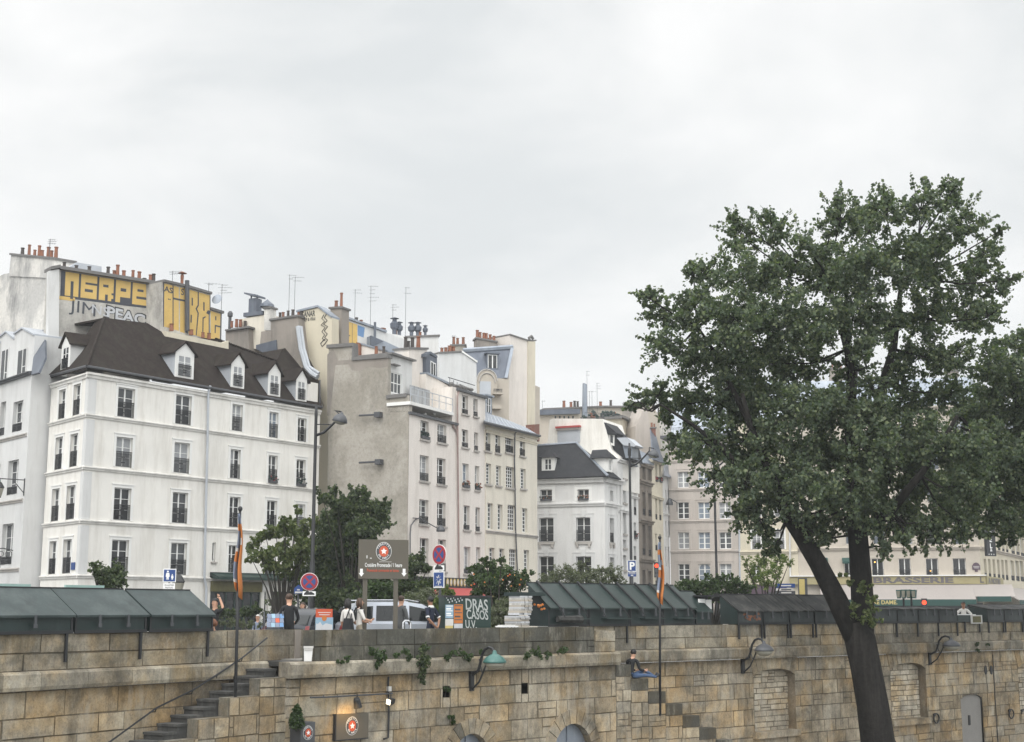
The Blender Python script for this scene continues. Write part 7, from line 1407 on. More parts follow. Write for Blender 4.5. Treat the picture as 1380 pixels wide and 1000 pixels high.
    for i in range(6):
        for j in range(12): mb.face([g[i][j], g[i][(j+1) % 12], g[i+1][(j+1) % 12], g[i+1][j]])
    for f_ in [p_-p0*0 for p_ in []]: pass
    if hairlen:
        for j in range(26):
            a = math.pi+rr.uniform(-1.5, 1.5); s0 = q(0, 0, .0)+sd_*math.sin(a)*r_*.95+fw*math.cos(a)*r_*.95; mb.tube([s0+up*.04, s0-up*hairlen*.5+fw*-.015, s0-up*hairlen*rr.uniform(.8, 1.05)+sd_*rr.uniform(-.02, .02)], [.03, .035, .012], 5)
    mb.v = [tuple(Vector(v)+p0) for v in mb.v]; mb.build('hair', hair, t, smooth=True, weld=True)
    if extra: extra(t, V, idx, Rm, p0, sc)
    return t
def collar(col):
    def f(t, V, idx, Rm, p0, sc):
        mb = MB(); c = V[idx['nb']]+p0+Vector((0, 0, .03)); mb.lathe(c, [(.092, -.03), (.085, .03), (.066, .045), (.062, .02)], 14); mb.build('collar', col, t, smooth=True)
        mb = MB()
        for k in 'lr': a, b = V[idx[k+'sh']]+p0, V[idx[k+'el']]+p0; d = (b-a); mb.tube([a+d*.80, a+d*.93], [.062, .058], 9)
        if col == 'white_paint': mb.build('cuff', col, t, smooth=True)
    return f
def shoulder_bag(side, m='cloth_black', low=.35):
    def f(t, V, idx, Rm, p0, sc):
        c = p0+V[idx['pel']]+Rm@Vector((side*.17, -.10, low-.22)); F = Fr(c, c+Rm@Vector((1, 0, 0))); z = c.z
        mb = MB(); mb.hexa([F.pt(-.17, -.08, z-.20), F.pt(.17, -.08, z-.20), F.pt(.17, .09, z-.20), F.pt(-.17, .09, z-.20)], [F.pt(-.13, -.05, z+.13), F.pt(.13, -.05, z+.13), F.pt(.13, .05, z+.13), F.pt(-.13, .05, z+.13)]); b = mb.build('bag', m, None)
        tag(b, 'black shoulder bag carried by the dark haired woman in white', 'bag')
        mb = MB(); s0 = p0+V[idx['rsh' if side > 0 else 'lsh']]+Vector((0, 0, .07)); mb.tube([F.pt(-.1, .0, z+.12), s0+Rm@Vector((0, -.06, 0)), s0+Rm@Vector((0, .05, 0)), F.pt(.1, .0, z+.12)], .016, 5); mb.build('strap', m, b)
    return f
def straps(m):
    def f(t, V, idx, Rm, p0, sc):
        mb = MB()
        for k in 'lr': s0 = p0+V[idx[k+'sh']]; q = lambda x, y, z: s0+Rm@Vector((x, y, z)); sg = -1 if k == 'r' else 1; mb.tube([q(sg*.05, -.13, -.25), q(sg*.05, -.11, .02), q(sg*.05, .0, .07), q(sg*.05, .10, .02), q(sg*.05, .12, -.25)], .022, 5)
        mb.build('rucksack_straps', m, t)
    return f
person('man in navy polo shirt with white collar, hands clasped behind his back', 580.5, 41.6, 52, 1.76, shirt='cloth_navy', pants='cloth_navy', skin='skin_dark', pose=dict(lel=(-.26, -.12, 1.14), lwr=(-.06, -.22, .93), lha=(.0, -.225, .88), rel=(.26, -.12, 1.14), rwr=(.07, -.235, .91), rha=(.01, -.24, .86)), extra=collar('white_paint'))
person('short haired man in a grey shirt standing behind the right billboard post', 540, 41, -35, 1.78, shirt='cloth_grey', pants='cloth_grey', hair='hair_brown', sleeve='long', slim=1.12, pose=dict(lel=(-.25, -.02, 1.13), rel=(.25, .0, 1.13), rwr=(.2, .16, .98), rha=(.17, .22, .96)))
person('woman with black hair in a white top carrying a black shoulder bag', 468.5, 39.4, -42, 1.68, shirt='cloth_white', pants='cloth_olive', skin='skin_dark', hairlen=.22, extra=shoulder_bag(.9), pose=dict(rel=(.22, .05, 1.13), rwr=(.12, .2, 1.05), rha=(.06, .25, 1.06)))
person('woman with brown hair in a white vest with dark rucksack straps', 484.5, 39.8, -65, 1.70, shirt='cloth_white', pants='cloth_beige', hair='hair_brown', hairlen=.2, extra=straps('cloth_black'), pose=dict(rel=(.22, .08, 1.16), rwr=(.14, .3, 1.12), rha=(.10, .36, 1.15), lel=(-.2, .06, 1.14), lwr=(-.1, .26, 1.08), lha=(-.05, .32, 1.09)))
person('man in black seen from behind, by the print rack at the top of the stairs', 389.5, 37.8, 8, 1.80, shirt='cloth_black', pants='cloth_black', hair='hair_brown', sleeve='long', slim=1.3, pose=dict(lel=(-.25, .04, 1.13), rel=(.25, .04, 1.13), lwr=(-.17, .24, 1.0), rwr=(.17, .24, 1.0), lha=(-.13, .31, 1.0), rha=(.13, .31, 1.0)))
pz = fS.z(866, 914.7); sl_ = fS.pt(fS.u(856.5, 905)+.02, -.18, pz); hd = math.degrees(math.atan2(-fS.e.x, fS.e.y))
person('man in a black jacket and blue jeans sitting at the top of the right stairs', 856, 46, 0, 1.74, loc=sl_-Vector((0, 0, .10)), shirt='cloth_black', pants='cloth_jeans', sleeve='long', pose={**{k: v for k, v in dict(pel=(-.04, -.02, .20), spi=(-.03, -.02, .38), che=(.0, .0, .56), nb=(.02, .01, .70), nk=(.035, .02, .77), h1=(.055, .035, .84), h2=(.06, .04, .93), h3=(.055, .03, .98), lsh=(-.14, .06, .66), rsh=(.17, -.05, .66), lel=(-.10, .2, .42), rel=(.24, -.06, .40), lwr=(.12, .22, .36), rwr=(.40, .05, .36), lha=(.19, .21, .37), rha=(.46, .09, .38), lhip=(.0, .09, .19), rhip=(.02, -.10, .19), lkn=(.42, .14, .36), rkn=(.44, -.10, .22), lan=(.74, .13, .17), ran=(.78, -.06, .16), lto=(.83, .15, .30), rto=(.88, -.05, .28)).items()}})
person('bookseller in a pale shirt behind the open book box on the right', 1298.5, 59.9, 165, 1.72, z0=0, shirt='cloth_white', pants='cloth_grey', skin='skin_dark', pose=dict(lel=(-.34, .05, 1.2), rel=(.34, .05, 1.2), lwr=(-.3, .28, 1.1), rwr=(.3, .28, 1.1), lha=(-.28, .36, 1.1), rha=(.28, .36, 1.1)))
person('red haired person sitting low behind the left parapet end', 288, 35.4, 75, 1.66, z0=-.52, shirt='cloth_grey', pants='cloth_black', hair='hair_red', hairlen=.08)
person('person in dark clothes with one arm raised, behind the last closed green box', 290, 38.6, 150, 1.68, shirt='cloth_black', pants='cloth_black', pose=dict(lel=(-.3, .0, 1.5), lwr=(-.2, .03, 1.75), lha=(-.17, .04, 1.82)))
person('person in olive clothes standing beyond the bonnet of the silver car', 563, 46.5, 60, 1.7, shirt='cloth_olive', pants='cloth_grey', skin='skin_dark', pose=dict(lel=(-.25, .12, 1.2), lwr=(-.12, .2, 1.4), lha=(-.06, .2, 1.46)))
person('person with dark hair half hidden behind the small dark car', 408, 47.5, 160, 1.62, shirt='cloth_black', pants='cloth_grey', hair='hair_brown', hairlen=.12)
person('grey haired person seated among plants in front of the green shop', 348, 52, 170, 1.5, z0=-.3, shirt='flag_grey', pants='cloth_grey', hair='old_white')
# ================================================================ cars
def car(label, px, Y, heading, L=4.35, Wd=1.75, H=1.62, paint='car_silver', mpv=True):
    c = U(px, HOR, Y); t = thing('parked_car', label, 'car', (c.x, c.y, 0)); Rm = Matrix.Rotation(R(heading), 3, 'Z'); P = lambda x, y, z: Rm@Vector((x, y, z))+Vector((c.x, c.y, 0))
    k = L/4.35; hz = H/1.62
    low = [(-2.14, .35), (-2.17, .62), (-2.12, .92), (-2.02, 1.02), (.95, 1.0), (1.55, .93), (1.98, .80), (2.14, .62), (2.15, .38), (2.0, .24), (-2.0, .24)]
    def loft(prof, ys):      # profile in x,z lofted across the width, narrowing towards the sides
        mb = MB(); n = len(prof); st_ = []
        for y, s, dz in ys: i0 = len(mb.v); st_.append(i0); mb.v += [tuple(P(x*k*s, y, (z+dz*(1 if z > .5 else 0))*hz)) for x, z in prof]
        for a, b in zip(st_[:-1], st_[1:]):
            for i in range(n): mb.f.append((a+i, a+(i+1) % n, b+(i+1) % n, b+i)); mb.m.append(0); mb.c.append((1, 1, 1))
        for a in (st_[0], st_[-1]): mb.f.append(tuple(a+i for i in range(n))); mb.m.append(0); mb.c.append((1, 1, 1))
        return mb
    w = Wd/2
    mb = loft(low, [(-w, .955, -.04), (-w+.07, .985, -.01), (-w*.5, 1, .02), (0, 1.0, .03), (w*.5, 1, .02), (w-.07, .985, -.01), (w, .955, -.04)])
    top = [(-2.04, .98), (-1.92, 1.34), (-1.72, 1.56), (-1.3, 1.62), (-.2, 1.62), (.2, 1.56), (.72, 1.26), (1.18, .97)] if mpv else [(-1.95, .98), (-1.6, 1.32), (-1.2, 1.5), (-.6, 1.56), (.0, 1.5), (.5, 1.28), (1.05, .98)]
    i0 = len(mb.v); n = len(top); rows = []
    for y, zf in ((-1, 0), (-.86, .75), (-.74, 1), (0, 1.02), (.74, 1), (.86, .75), (1, 0)):
        rows.append(len(mb.v))
        for x, z in top:
            t_ = (z-.98)/.64; yy = y*w*(1-.02) if zf == 0 else math.copysign(w*(.98-.17*t_), y) if abs(y) > .8 else y*w*(1-.0*t_)
            zz = z*hz if zf else .97*hz
            zz = (.97+(z-.97)*(.985 if abs(y) > .8 else 1.0 if y else 1.02))*hz if zf else .96*hz
            mb.v.append(tuple(P(x*k, yy, zz)))
    for a, b in zip(rows[:-1], rows[1:]):
        for i in range(n-1): mb.f.append((a+i, a+i+1, b+i+1, b+i)); mb.m.append(0); mb.c.append((1, 1, 1))
    body = mb.build('body', paint, t, smooth=False); 
    for f in body.data.polygons: f.use_smooth = True
    e_ = body.modifiers.new('e', 'EDGE_SPLIT'); e_.split_angle = R(28)
    def side(x0, z0, x1, z1, x2, z2, x3, z3, s, lift=.012):
        mb = MB(); yf = lambda z: s*(w*(.98-.17*((z-.98)/.64))+lift); pts = [P(x*k, yf(z), z*hz) for x, z in ((x0, z0), (x1, z1), (x2, z2), (x3, z3))]; inn = [p-Rm@Vector((0, s*.03, 0)) for p in pts]; mb.hexa(inn, pts); return mb
    wins = [(-1.88, 1.06, -1.25, 1.06, -1.22, 1.50, -1.72, 1.46), (-1.15, 1.06, -.30, 1.06, -.28, 1.51, -1.12, 1.51), (-.20, 1.06, .82, 1.03, .34, 1.40, -.18, 1.51)] if mpv else [(-1.35, 1.04, -.42, 1.04, -.4, 1.44, -1.12, 1.40), (-.34, 1.04, .74, 1.02, .22, 1.36, -.32, 1.44)]
    for s in (-1, 1):
        for q in wins: side(*q, s).build('window', 'car_glass', t)
        for x in (-1.33, 1.33):
            mb = MB(); ax = Rm@Vector((0, s, 0)); cc = P(x*k, s*(w-.16), .32); mb.lathe(cc, [(.2, 0), (.31, .02), (.325, .06), (.325, .14), (.30, .18), (.21, .175)], 18, ax); wh = mb.build('wheel', 'rubber', t, smooth=True); mb = MB(); mb.lathe(cc, [(.20, .17), (.18, .185), (.05, .17), (.0, .18)], 12, ax); mb.build('rim', 'chrome', wh)
        mb = MB(); mb.ball(P(.78*k, s*(w+.09), 1.06*hz), .09, .08, .075, 8, 5); mb.build('mirror', paint, t, smooth=True)
        for x in (-.42, .62): mb = MB(); mb.tube([P(x*k, s*(w*.965), .93*hz), P((x+.2)*k, s*(w*.965), .93*hz)], .02, 5); mb.build('door_handle', paint, t)
        mb = MB(); mb.hexa([P(2.08*k, s*.45, .62), P(2.08*k, s*.75, .62), P(1.95*k, s*.78, .78), P(1.98*k, s*.48, .78)], [P(2.14*k, s*.45, .63), P(2.10*k, s*.76, .63), P(1.99*k, s*.80, .80), P(2.02*k, s*.48, .80)]); mb.build('headlight', 'lamp_glass', t)
        mb = MB(); mb.hexa([P(-2.10*k, s*.70, .80*hz), P(-2.10*k, s*.84, .80*hz), P(-2.04*k, s*.82, 1.0*hz), P(-2.04*k, s*.72, 1.0*hz)], [P(-2.16*k, s*.70, .80*hz), P(-2.13*k, s*.86, .80*hz), P(-2.06*k, s*.84, 1.0*hz), P(-2.09*k, s*.72, 1.0*hz)]); mb.build('tail_light', 'tail_red', t)
        if mpv: mb = MB(); mb.tube([P(-1.7*k, s*.66, 1.60*hz), P(-1.6*k, s*.66, 1.67*hz), P(-.2*k, s*.66, 1.68*hz), P(.1*k, s*.66, 1.62*hz)], .02, 6); mb.build('roof_rail', 'chrome', t)
    mb = MB(); a = top[-1], top[-3] if mpv else top[-3]; x0, z0 = top[-1]; x1, z1 = (.24, 1.55) if mpv else (.05, 1.49)
    mb.hexa([P((x0-.07)*k, -w*.86, (z0+.06)*hz), P((x0-.07)*k, w*.86, (z0+.06)*hz), P(x1*k, w*.74, z1*hz), P(x1*k, -w*.74, z1*hz)], [P((x0-.03)*k, -w*.86, (z0+.09)*hz), P((x0-.03)*k, w*.86, (z0+.09)*hz), P((x1+.06)*k, w*.74, (z1+.012)*hz), P((x1+.06)*k, -w*.74, (z1+.012)*hz)]); mb.build('windscreen', 'car_glass', t)
    xa, xb = (-2.03, -1.86) if mpv else (-1.93, -1.58); mb = MB(); za, zb_ = (1.04, 1.46) if mpv else (1.04, 1.34)
    mb.hexa([P((xa+.05)*k, -w*.82, za*hz), P((xa+.05)*k, w*.82, za*hz), P((xb+.06)*k, w*.74, zb_*hz), P((xb+.06)*k, -w*.74, zb_*hz)], [P((xa-.03)*k, -w*.82, za*hz), P((xa-.03)*k, w*.82, za*hz), P((xb-.03)*k, w*.74, zb_*hz), P((xb-.03)*k, -w*.74, zb_*hz)]); mb.build('rear_window', 'car_glass', t)
    return t
fa_ = math.degrees(math.atan2(fF.e.y, fF.e.x))
car('silver people carrier parked behind the parapet, partly hidden by the billboard posts', 552, 43.6, fa_-27, 4.75, 1.8, 1.64, 'car_silver', True)
car('small dark car parked behind the orange boat tour board', 428, 43.5, fa_+20, 3.6, 1.62, 1.5, 'car_dark', False)
# ================================================================ trees and plants
LEAFC = {'poplar': [(.090, .118, .072), (.072, .10, .062), (.115, .145, .082), (.052, .074, .050), (.145, .17, .09), (.08, .108, .068)], 'dark': [(.045, .064, .033), (.060, .082, .038), (.036, .052, .028), (.085, .108, .048)], 'olive': [(.13, .14, .10), (.10, .115, .075), (.16, .165, .125), (.075, .09, .055)],
         'fresh': [(.13, .17, .05), (.10, .14, .04), (.16, .19, .07), (.08, .11, .035)], 'hedge': [(.045, .075, .028), (.06, .09, .035), (.035, .055, .024)], 'light': [(.10, .125, .045), (.075, .10, .035), (.13, .15, .06), (.055, .075, .03)]}
def leaves(name, centers, parent, size, pal, jit=.35, seed=1, aspect=.62, droop=.3, tall=1.):
    """leaf mesh: one folded leaf at each centre, random attitude, its own tone"""
    g = np.random.default_rng(seed); C = np.asarray(centers, float); n = len(C)
    d = g.normal(size=(n, 3)); d[:, 2] -= droop; d[:, 2] *= tall; d /= np.linalg.norm(d, axis=1)[:, None]
    r_ = g.normal(size=(n, 3)); r_[:, 2] *= .6; s = np.cross(d, r_); s /= np.linalg.norm(s, axis=1)[:, None]; up = np.cross(s, d)
    L = size*g.uniform(1-jit, 1+jit, n)[:, None]
    a = C-d*L*.5; b = C+s*L*aspect*.5+up*L*.08; c = C+d*L*.5; e = C-s*L*aspect*.5+up*L*.08
    off = np.array(wloc(parent)) if parent else np.zeros(3)
    V = np.stack([a, b, c, e], 1).reshape(-1, 3)-off
    me = bpy.data.meshes.new(name); me.vertices.add(4*n); me.vertices.foreach_set('co', V.ravel()); me.loops.add(4*n); me.loops.foreach_set('vertex_index', np.arange(4*n)); me.polygons.add(n); me.polygons.foreach_set('loop_start', np.arange(0, 4*n, 4)); me.polygons.foreach_set('loop_total', np.full(n, 4)); me.update()
    P_ = np.array(LEAFC[pal]); col = P_[g.integers(0, len(P_), n)]*g.uniform(.75, 1.25, n)[:, None]; rgba_ = np.concatenate([col, np.ones((n, 1))], 1)
    ca = me.color_attributes.new('tint', 'FLOAT_COLOR', 'CORNER'); ca.data.foreach_set('color', np.repeat(rgba_, 4, 0).ravel()); me.materials.append(MATS['leaf'])
    o = bpy.data.objects.new(name, me); COL.objects.link(o); o.parent = parent; return o
def clump_points(c, r, n, g, sprays=None, spread=.16, flat=.8, shell=.5):
    """leaf centres gathered into sprays inside one clump"""
    m = sprays or max(3, n//16); d = g.normal(size=(m, 3)); d /= np.linalg.norm(d, axis=1)[:, None]; rad = r*g.uniform(shell**2, 1., m)**.5
    sc = np.array(c)+d*rad[:, None]*np.array([1, 1, flat]); k = n//m; P_ = []
    for q, dd in zip(sc, d):
        ax = dd+g.normal(size=3)*.5; ax /= np.linalg.norm(ax); t = g.uniform(-.5, .5, k)[:, None]; P_.append(q+ax*t*r*spread*3.+g.normal(size=(k, 3))*r*spread*.55)
    return np.concatenate(P_), sc
def limb_path(pts, Y, dY=None): return [U(x, y, Y+(dY[i] if dY else 0)) for i, (x, y) in enumerate(pts)]
# --- the big poplar in front of the wall
YT = 50.5; g_ = np.random.default_rng(42)
tr = thing('poplar_tree', 'tall leafy tree with a forked dark trunk rising in front of the quay wall', 'tree', (U(1176, 990, YT).x+.5, YT, ZQ))
b0 = U(1186, 1000, YT); base = Vector((b0.x+.35, YT, ZQ))
mb = MB(); mb.tube([base+Vector((.1, 0, -.2)), base+Vector((.06, 0, .35))]+limb_path([(1183, 1000), (1176, 950), (1167, 900), (1159, 862), (1152, 838)], YT), [1.05, .74, .61, .57, .55, .56, .50], 16)
main = limb_path([(1160, 862), (1163, 820), (1160, 770), (1156, 720), (1153, 680), (1150, 630), (1148, 585), (1146, 540), (1150, 500)], YT, [0, 0, .1, .2, .2, .2, .3, .4, .4]); mb.tube(main, [.46, .42, .38, .36, .34, .30, .27, .22, .17], 14)
leftl = limb_path([(1156, 868), (1128, 808), (1103, 760), (1080, 722), (1062, 695), (1046, 660), (1030, 620), (1012, 575), (1000, 530)], YT, [0, -.2, -.4, -.6, -.8, -1, -1.1, -1.2, -1.2]); mb.tube(leftl, [.40, .37, .33, .30, .27, .21, .16, .11, .07], 14)
mbv = mb
rlimb = limb_path([(1152, 660), (1172, 600), (1182, 555), (1192, 510), (1204, 470), (1210, 420), (1216, 370)], YT, [.2, .5, .8, 1, 1.1, 1.2, 1.2]); mb.tube(rlimb, [.24, .22, .20, .18, .15, .11, .07], 10)
clm = limb_path([(1150, 520), (1142, 470), (1128, 420), (1112, 370)], YT, [.4, .6, .7, .8]); mb.tube(clm, [.18, .15, .11, .07], 8)
rl2 = limb_path([(1160, 720), (1200, 690), (1240, 640), (1268, 600), (1290, 560)], YT, [.2, -.6, -1.2, -1.6, -1.8]); mb.tube(rl2, [.2, .17, .13, .10, .06], 8)
l2 = limb_path([(1046, 660), (1005, 640), (970, 600), (930, 570), (890, 545)], YT, [-1, -1.3, -1.5, -1.6, -1.6]); mb.tube(l2, [.16, .13, .1, .07, .04], 8)
l3 = limb_path([(1012, 575), (985, 520), (960, 470), (940, 440)], YT, [-1.2, -.6, 0, .2]); mb.tube(l3, [.12, .1, .07, .04], 8)
for s_ in ([(1168, 738), (1180, 736), (1192, 738)],): mb.tube(limb_path(s_, YT), [.05, .04, .02], 5)
mb.build('trunk', 'bark', tr, smooth=True)
limbs = main[3:]+leftl[4:]+rlimb+clm+rl2+l2+l3
BL = [(1000,320,28),(1040,316,26),(1085,333,22),(1132,300,30),(1165,298,28),(1193,290,26),(1240,282,27),(1277,270,20),(1291,308,30),(1328,342,22),(1346,312,10),(1275,250,9),
 (958,368,26),(1008,368,40),(1060,372,38),(1110,365,42),(1160,358,46),(1215,350,46),(1262,352,40),(1304,376,32),(1342,390,20),(1362,378,12),
 (880,402,16),(868,398,8),(902,425,26),(942,418,34),(990,430,46),(1045,430,44),(1095,430,44),(1150,425,40),(1250,420,40),(1298,425,32),(1330,428,22),
 (895,465,24),(935,480,34),(985,490,42),(1035,490,44),(1085,482,38),(1235,480,34),(1280,478,30),(1196,440,24),
 (862,542,14),(848,546,7),(888,532,22),(920,545,34),(970,545,42),(1025,545,46),(1080,545,46),(1125,548,36),(1225,540,36),(1275,530,30),(1175,560,28),
 (918,592,20),(950,596,32),(1000,600,42),(1055,600,46),(1110,600,46),(1165,605,40),(1215,600,44),(1265,595,40),(1302,600,36),
 (975,642,24),(1005,650,34),(1050,650,36),(1100,652,36),(1150,650,28),(1200,650,40),(1250,650,40),(1300,655,38),
 (998,690,17),(1024,700,20),(1038,738,15),(1033,715,14),(1095,694,20),(1128,702,18),(1112,722,13),(1200,695,30),(1250,703,26),(1290,700,26),(1194,738,12),(1215,720,14),(1268,724,12),(1075,680,22),(1058,668,22),(1140,668,22),(1018,668,24),(1120,676,22),(1180,684,26),(1165,704,14),(1225,690,24),(1100,712,14),(1075,702,12),(1165,472,24),(1145,500,22),(1205,508,20),(1172,525,20),(1283,258,12),(1130,276,13),(1190,272,12),(1246,260,13),(990,296,11),(1036,296,11),(935,372,14),(1160,560,24)]
PTS = []; TW = MB()
for (x, y, r_) in BL:
    dY = g_.uniform(-1, 1)*2.6*(1-((x-1120)/320)**2*.6); c = U(x, y, YT+dY); r = r_*PX(YT)
    n = int(r_*r_*(1.9 if r_ >= 34 else 1.35))+60; p, sc = clump_points(c, r*1.1, n, g_, spread=.135, shell=.3, sprays=max(6, int(r_*1.0)))
    PTS.append(p)
    if r_ > 15:       # a few stray leaves give every clump a ragged rim
        d = g_.normal(size=(int(r_*2), 3)); d /= np.linalg.norm(d, axis=1)[:, None]; PTS.append(np.array(c)+d*r*g_.uniform(1.0, 1.35, len(d))[:, None])
    if r_ < 34 and r_ > 8:      # long leafy sprigs break the outline
        for q in range(int(4+r_/6)):
            out_ = Vector((x-1120, 0, -(y-520)*1.0)).normalized() if (c.z > 6) else Vector((0, 0, -1)); d = (out_+Vector(g_.normal(size=3))*.55).normalized(); L = r*g_.uniform(1.15, 2.05); m_ = int(L*26); tt = g_.uniform(.35, 1, m_)[:, None]
            PTS.append(np.array(c)+np.array(d)*L*tt+g_.normal(size=(m_, 3))*.10*(1.25-tt)); TW.tube([c, c+d*L], [.02, .006], 4)
    best = min(limbs, key=lambda q: (q-c).length); mid = (best+c)/2+Vector((g_.uniform(-.3, .3), g_.uniform(-.3, .3), -.25))
    TW.tube([best, mid, c], [.05, .035, .018], 5)
    for q in sc[:6]: TW.tube([c, (c+Vector(q))/2+Vector((0, 0, .06)), Vector(q)], [.018, .012, .006], 4)
TW.build('branches', 'bark', tr)
leaves('crown', np.concatenate(PTS), tr, .128, 'poplar', .45, 3, .8, .25)
P3 = []
for (x, y, r_) in ((1165, 792, 12), (1172, 812, 15), (1163, 832, 16), (1178, 838, 10), (1150, 818, 9), (1146, 785, 7), (1135, 775, 7)): c = U(x, y, YT-.75); p, sc = clump_points(c, r_*PX(YT), int(r_*9), g_, spread=.2, shell=.2); P3.append(p)
leaves('trunk_shoots', np.concatenate(P3), tr, .13, 'light', .4, 4, .75)
# --- the neighbouring tree whose crown enters at the right edge
YR = 56.; t2 = thing('leafy_tree', 'dark leafy tree whose crown reaches in from the right picture edge', 'tree', (U(1440, 990, YR).x, YR, ZQ)); mb = MB(); bb = U(1440, 1000, YR); tk = [Vector((bb.x, YR, ZQ-.2)), U(1436, 900, YR), U(1430, 780, YR), U(1425, 700, YR), U(1410, 600, YR), U(1400, 520, YR)]; mb.tube(tk, [.7, .6, .52, .44, .28, .12], 12)
mb.tube(limb_path([(1428, 720), (1385, 660), (1345, 610), (1320, 590), (1295, 575)], YR), [.28, .2, .14, .09, .05], 8); mb.tube(limb_path([(1425, 700), (1390, 600), (1370, 540), (1360, 490)], YR), [.24, .18, .12, .05], 8); mb.tube(limb_path([(1345, 612), (1292, 560), (1286, 590), (1288, 640)], YR), [.1, .08, .06, .03], 6); mb.build('trunk', 'bark', t2, smooth=True)
PTS = []
for (x, y, r_) in [(1378,462,26),(1350,490,28),(1385,505,40),(1335,525,30),(1365,550,44),(1322,560,32),(1400,570,50),(1345,595,42),(1385,620,46),(1320,620,34),(1350,650,42),(1390,665,42),(1325,680,32),(1352,695,26),(1378,700,26),(1310,700,22),(1330,716,13),(1372,716,14),(1420,480,45),(1440,540,50),(1440,620,55),(1430,690,45),(1300,640,26),(1285,600,30),(1295,665,30),(1280,690,24),(1305,560,26),(1268,650,22),(1340,470,18),(1325,500,20),(1355,725,14),(1300,722,12),(1480,580,60),(1490,660,55)]:
    c = U(x, y, YR+g_.uniform(-2.5, 2.5)); r = r_*PX(YR); p, sc = clump_points(c, r*1.05, int(r_*r_*1.7)+60, g_, spread=.16, shell=.3, sprays=max(6, int(r_*1.2))); PTS.append(p)
leaves('crown', np.concatenate(PTS), t2, .14, 'poplar', .45, 9, .78, .25)
def bush(name, label, cat, Y, blobs, size, pal, dens=.8, group=None, stem=True, seed=1, spread=.18, dz=1.2, base=0, tall=1., aspect=.62):
    g = np.random.default_rng(seed); x0 = sum(b[0] for b in blobs)/len(blobs); c0 = U(x0, HOR, Y); t = thing(name, label, cat, (c0.x, c0.y, base), group); P_ = []; mb = MB(); foot = Vector((c0.x, c0.y, base-.05))
    for (x, y, r_) in blobs:
        c = U(x, y, Y+g.uniform(-1, 1)*dz); r = r_*PX(Y); p, sc = clump_points(c, r, int(r_*r_*dens*3.4)+50, g, spread=spread, shell=.25); P_.append(p)
        if stem: m_ = foot+(c-foot)*.55+Vector((0, 0, (c.z-base)*.12)); mb.tube([foot+Vector((g.uniform(-.15, .15), 0, 0)), m_, c], [.06+.02*(c.z > 3), .035, .012], 6)
        for q in sc[:5]: mb.tube([c, Vector(q)], [.012, .005], 4)
        if cat == 'tree':
            for q in range(3):
                d = Vector((g.normal(), g.normal(), abs(g.normal())+.2)).normalized(); L = r*g.uniform(1.2, 2.0); m_ = int(L*34)+6; tt = g.uniform(.4, 1, m_)[:, None]
                P_.append(np.array(c)+np.array(d)*L*tt+g.normal(size=(m_, 3))*.09*(1.3-tt)); mb.tube([c, c+d*L], [.012, .004], 4)
    mb.build('trunk' if cat == 'tree' else 'stem', 'twig', t); leaves('crown' if cat == 'tree' else 'foliage', np.concatenate(P_), t, size*.82, pal, .4, seed+50, aspect, .15, tall); return t
bush('sapling', 'small dark leafy sapling behind the left book boxes in front of the white house', 'tree', 47, [(128, 768, 8), (138, 775, 10), (150, 772, 10), (158, 768, 9), (143, 786, 11), (156, 784, 12), (164, 778, 7), (150, 796, 10), (124, 762, 4)], .13, 'dark', 1.3, seed=3, dz=.5)
bush('young_tree', 'young tree with sparse light green leaves in front of the white corner house', 'tree', 60, [(345, 735, 12), (358, 722, 10), (372, 718, 11), (385, 712, 10), (398, 722, 13), (410, 715, 10), (352, 750, 12), (370, 745, 14), (388, 742, 15), (405, 745, 16), (340, 755, 8), (362, 765, 12), (380, 765, 13), (395, 770, 15), (383, 703, 6), (412, 735, 12), (425, 705, 8), (401, 690, 5)], .2, 'light', .55, seed=4, dz=1.6)
bush('dense_tree', 'dense dark green tree in front of the bare grey gable', 'tree', 62, [(470, 690, 20), (490, 680, 16), (455, 685, 16), (478, 668, 9), (505, 690, 16), (518, 690, 9), (440, 705, 20), (465, 720, 26), (492, 715, 22), (512, 708, 12), (440, 740, 24), (470, 755, 28), (498, 745, 22), (430, 770, 26), (460, 785, 30), (492, 780, 26), (415, 800, 22), (445, 815, 26), (480, 812, 26), (435, 672, 9), (493, 664, 6), (522, 682, 5), (450, 665, 6)], .21, 'dark', .75, seed=5, dz=2.)
bush('dense_tree', 'bushy dark tree low behind the brown billboard and the silver car', 'tree', 56, [(520, 800, 20), (545, 790, 18), (535, 812, 22), (562, 800, 18), (500, 805, 18), (555, 765, 12), (565, 752, 8), (576, 765, 9), (550, 778, 12), (578, 790, 12), (515, 785, 14)], .17, 'dark', .9, seed=6, dz=1.)
bush('shrub', 'bright green rounded shrub between the billboard posts above the silver car', 'shrub', 51, [(505, 792, 11), (518, 797, 12), (510, 805, 12), (522, 806, 10)], .12, 'hedge', 1.6, seed=7, dz=.5)
bush('shrub', 'grey green feathery shrub right of the billboard, above the car bonnet', 'shrub', 50, [(560, 810, 15), (575, 800, 12), (588, 810, 14), (545, 812, 10), (600, 800, 9)], .14, 'olive', 1.2, seed=8, dz=.5, aspect=.3)
bush('shrub', 'yellow green shrub behind the no stopping sign and the cabinet', 'shrub', 48, [(590, 812, 9), (597, 806, 9), (588, 826, 10), (600, 795, 7), (608, 800, 6)], .12, 'fresh', 1.3, seed=9, dz=.4)
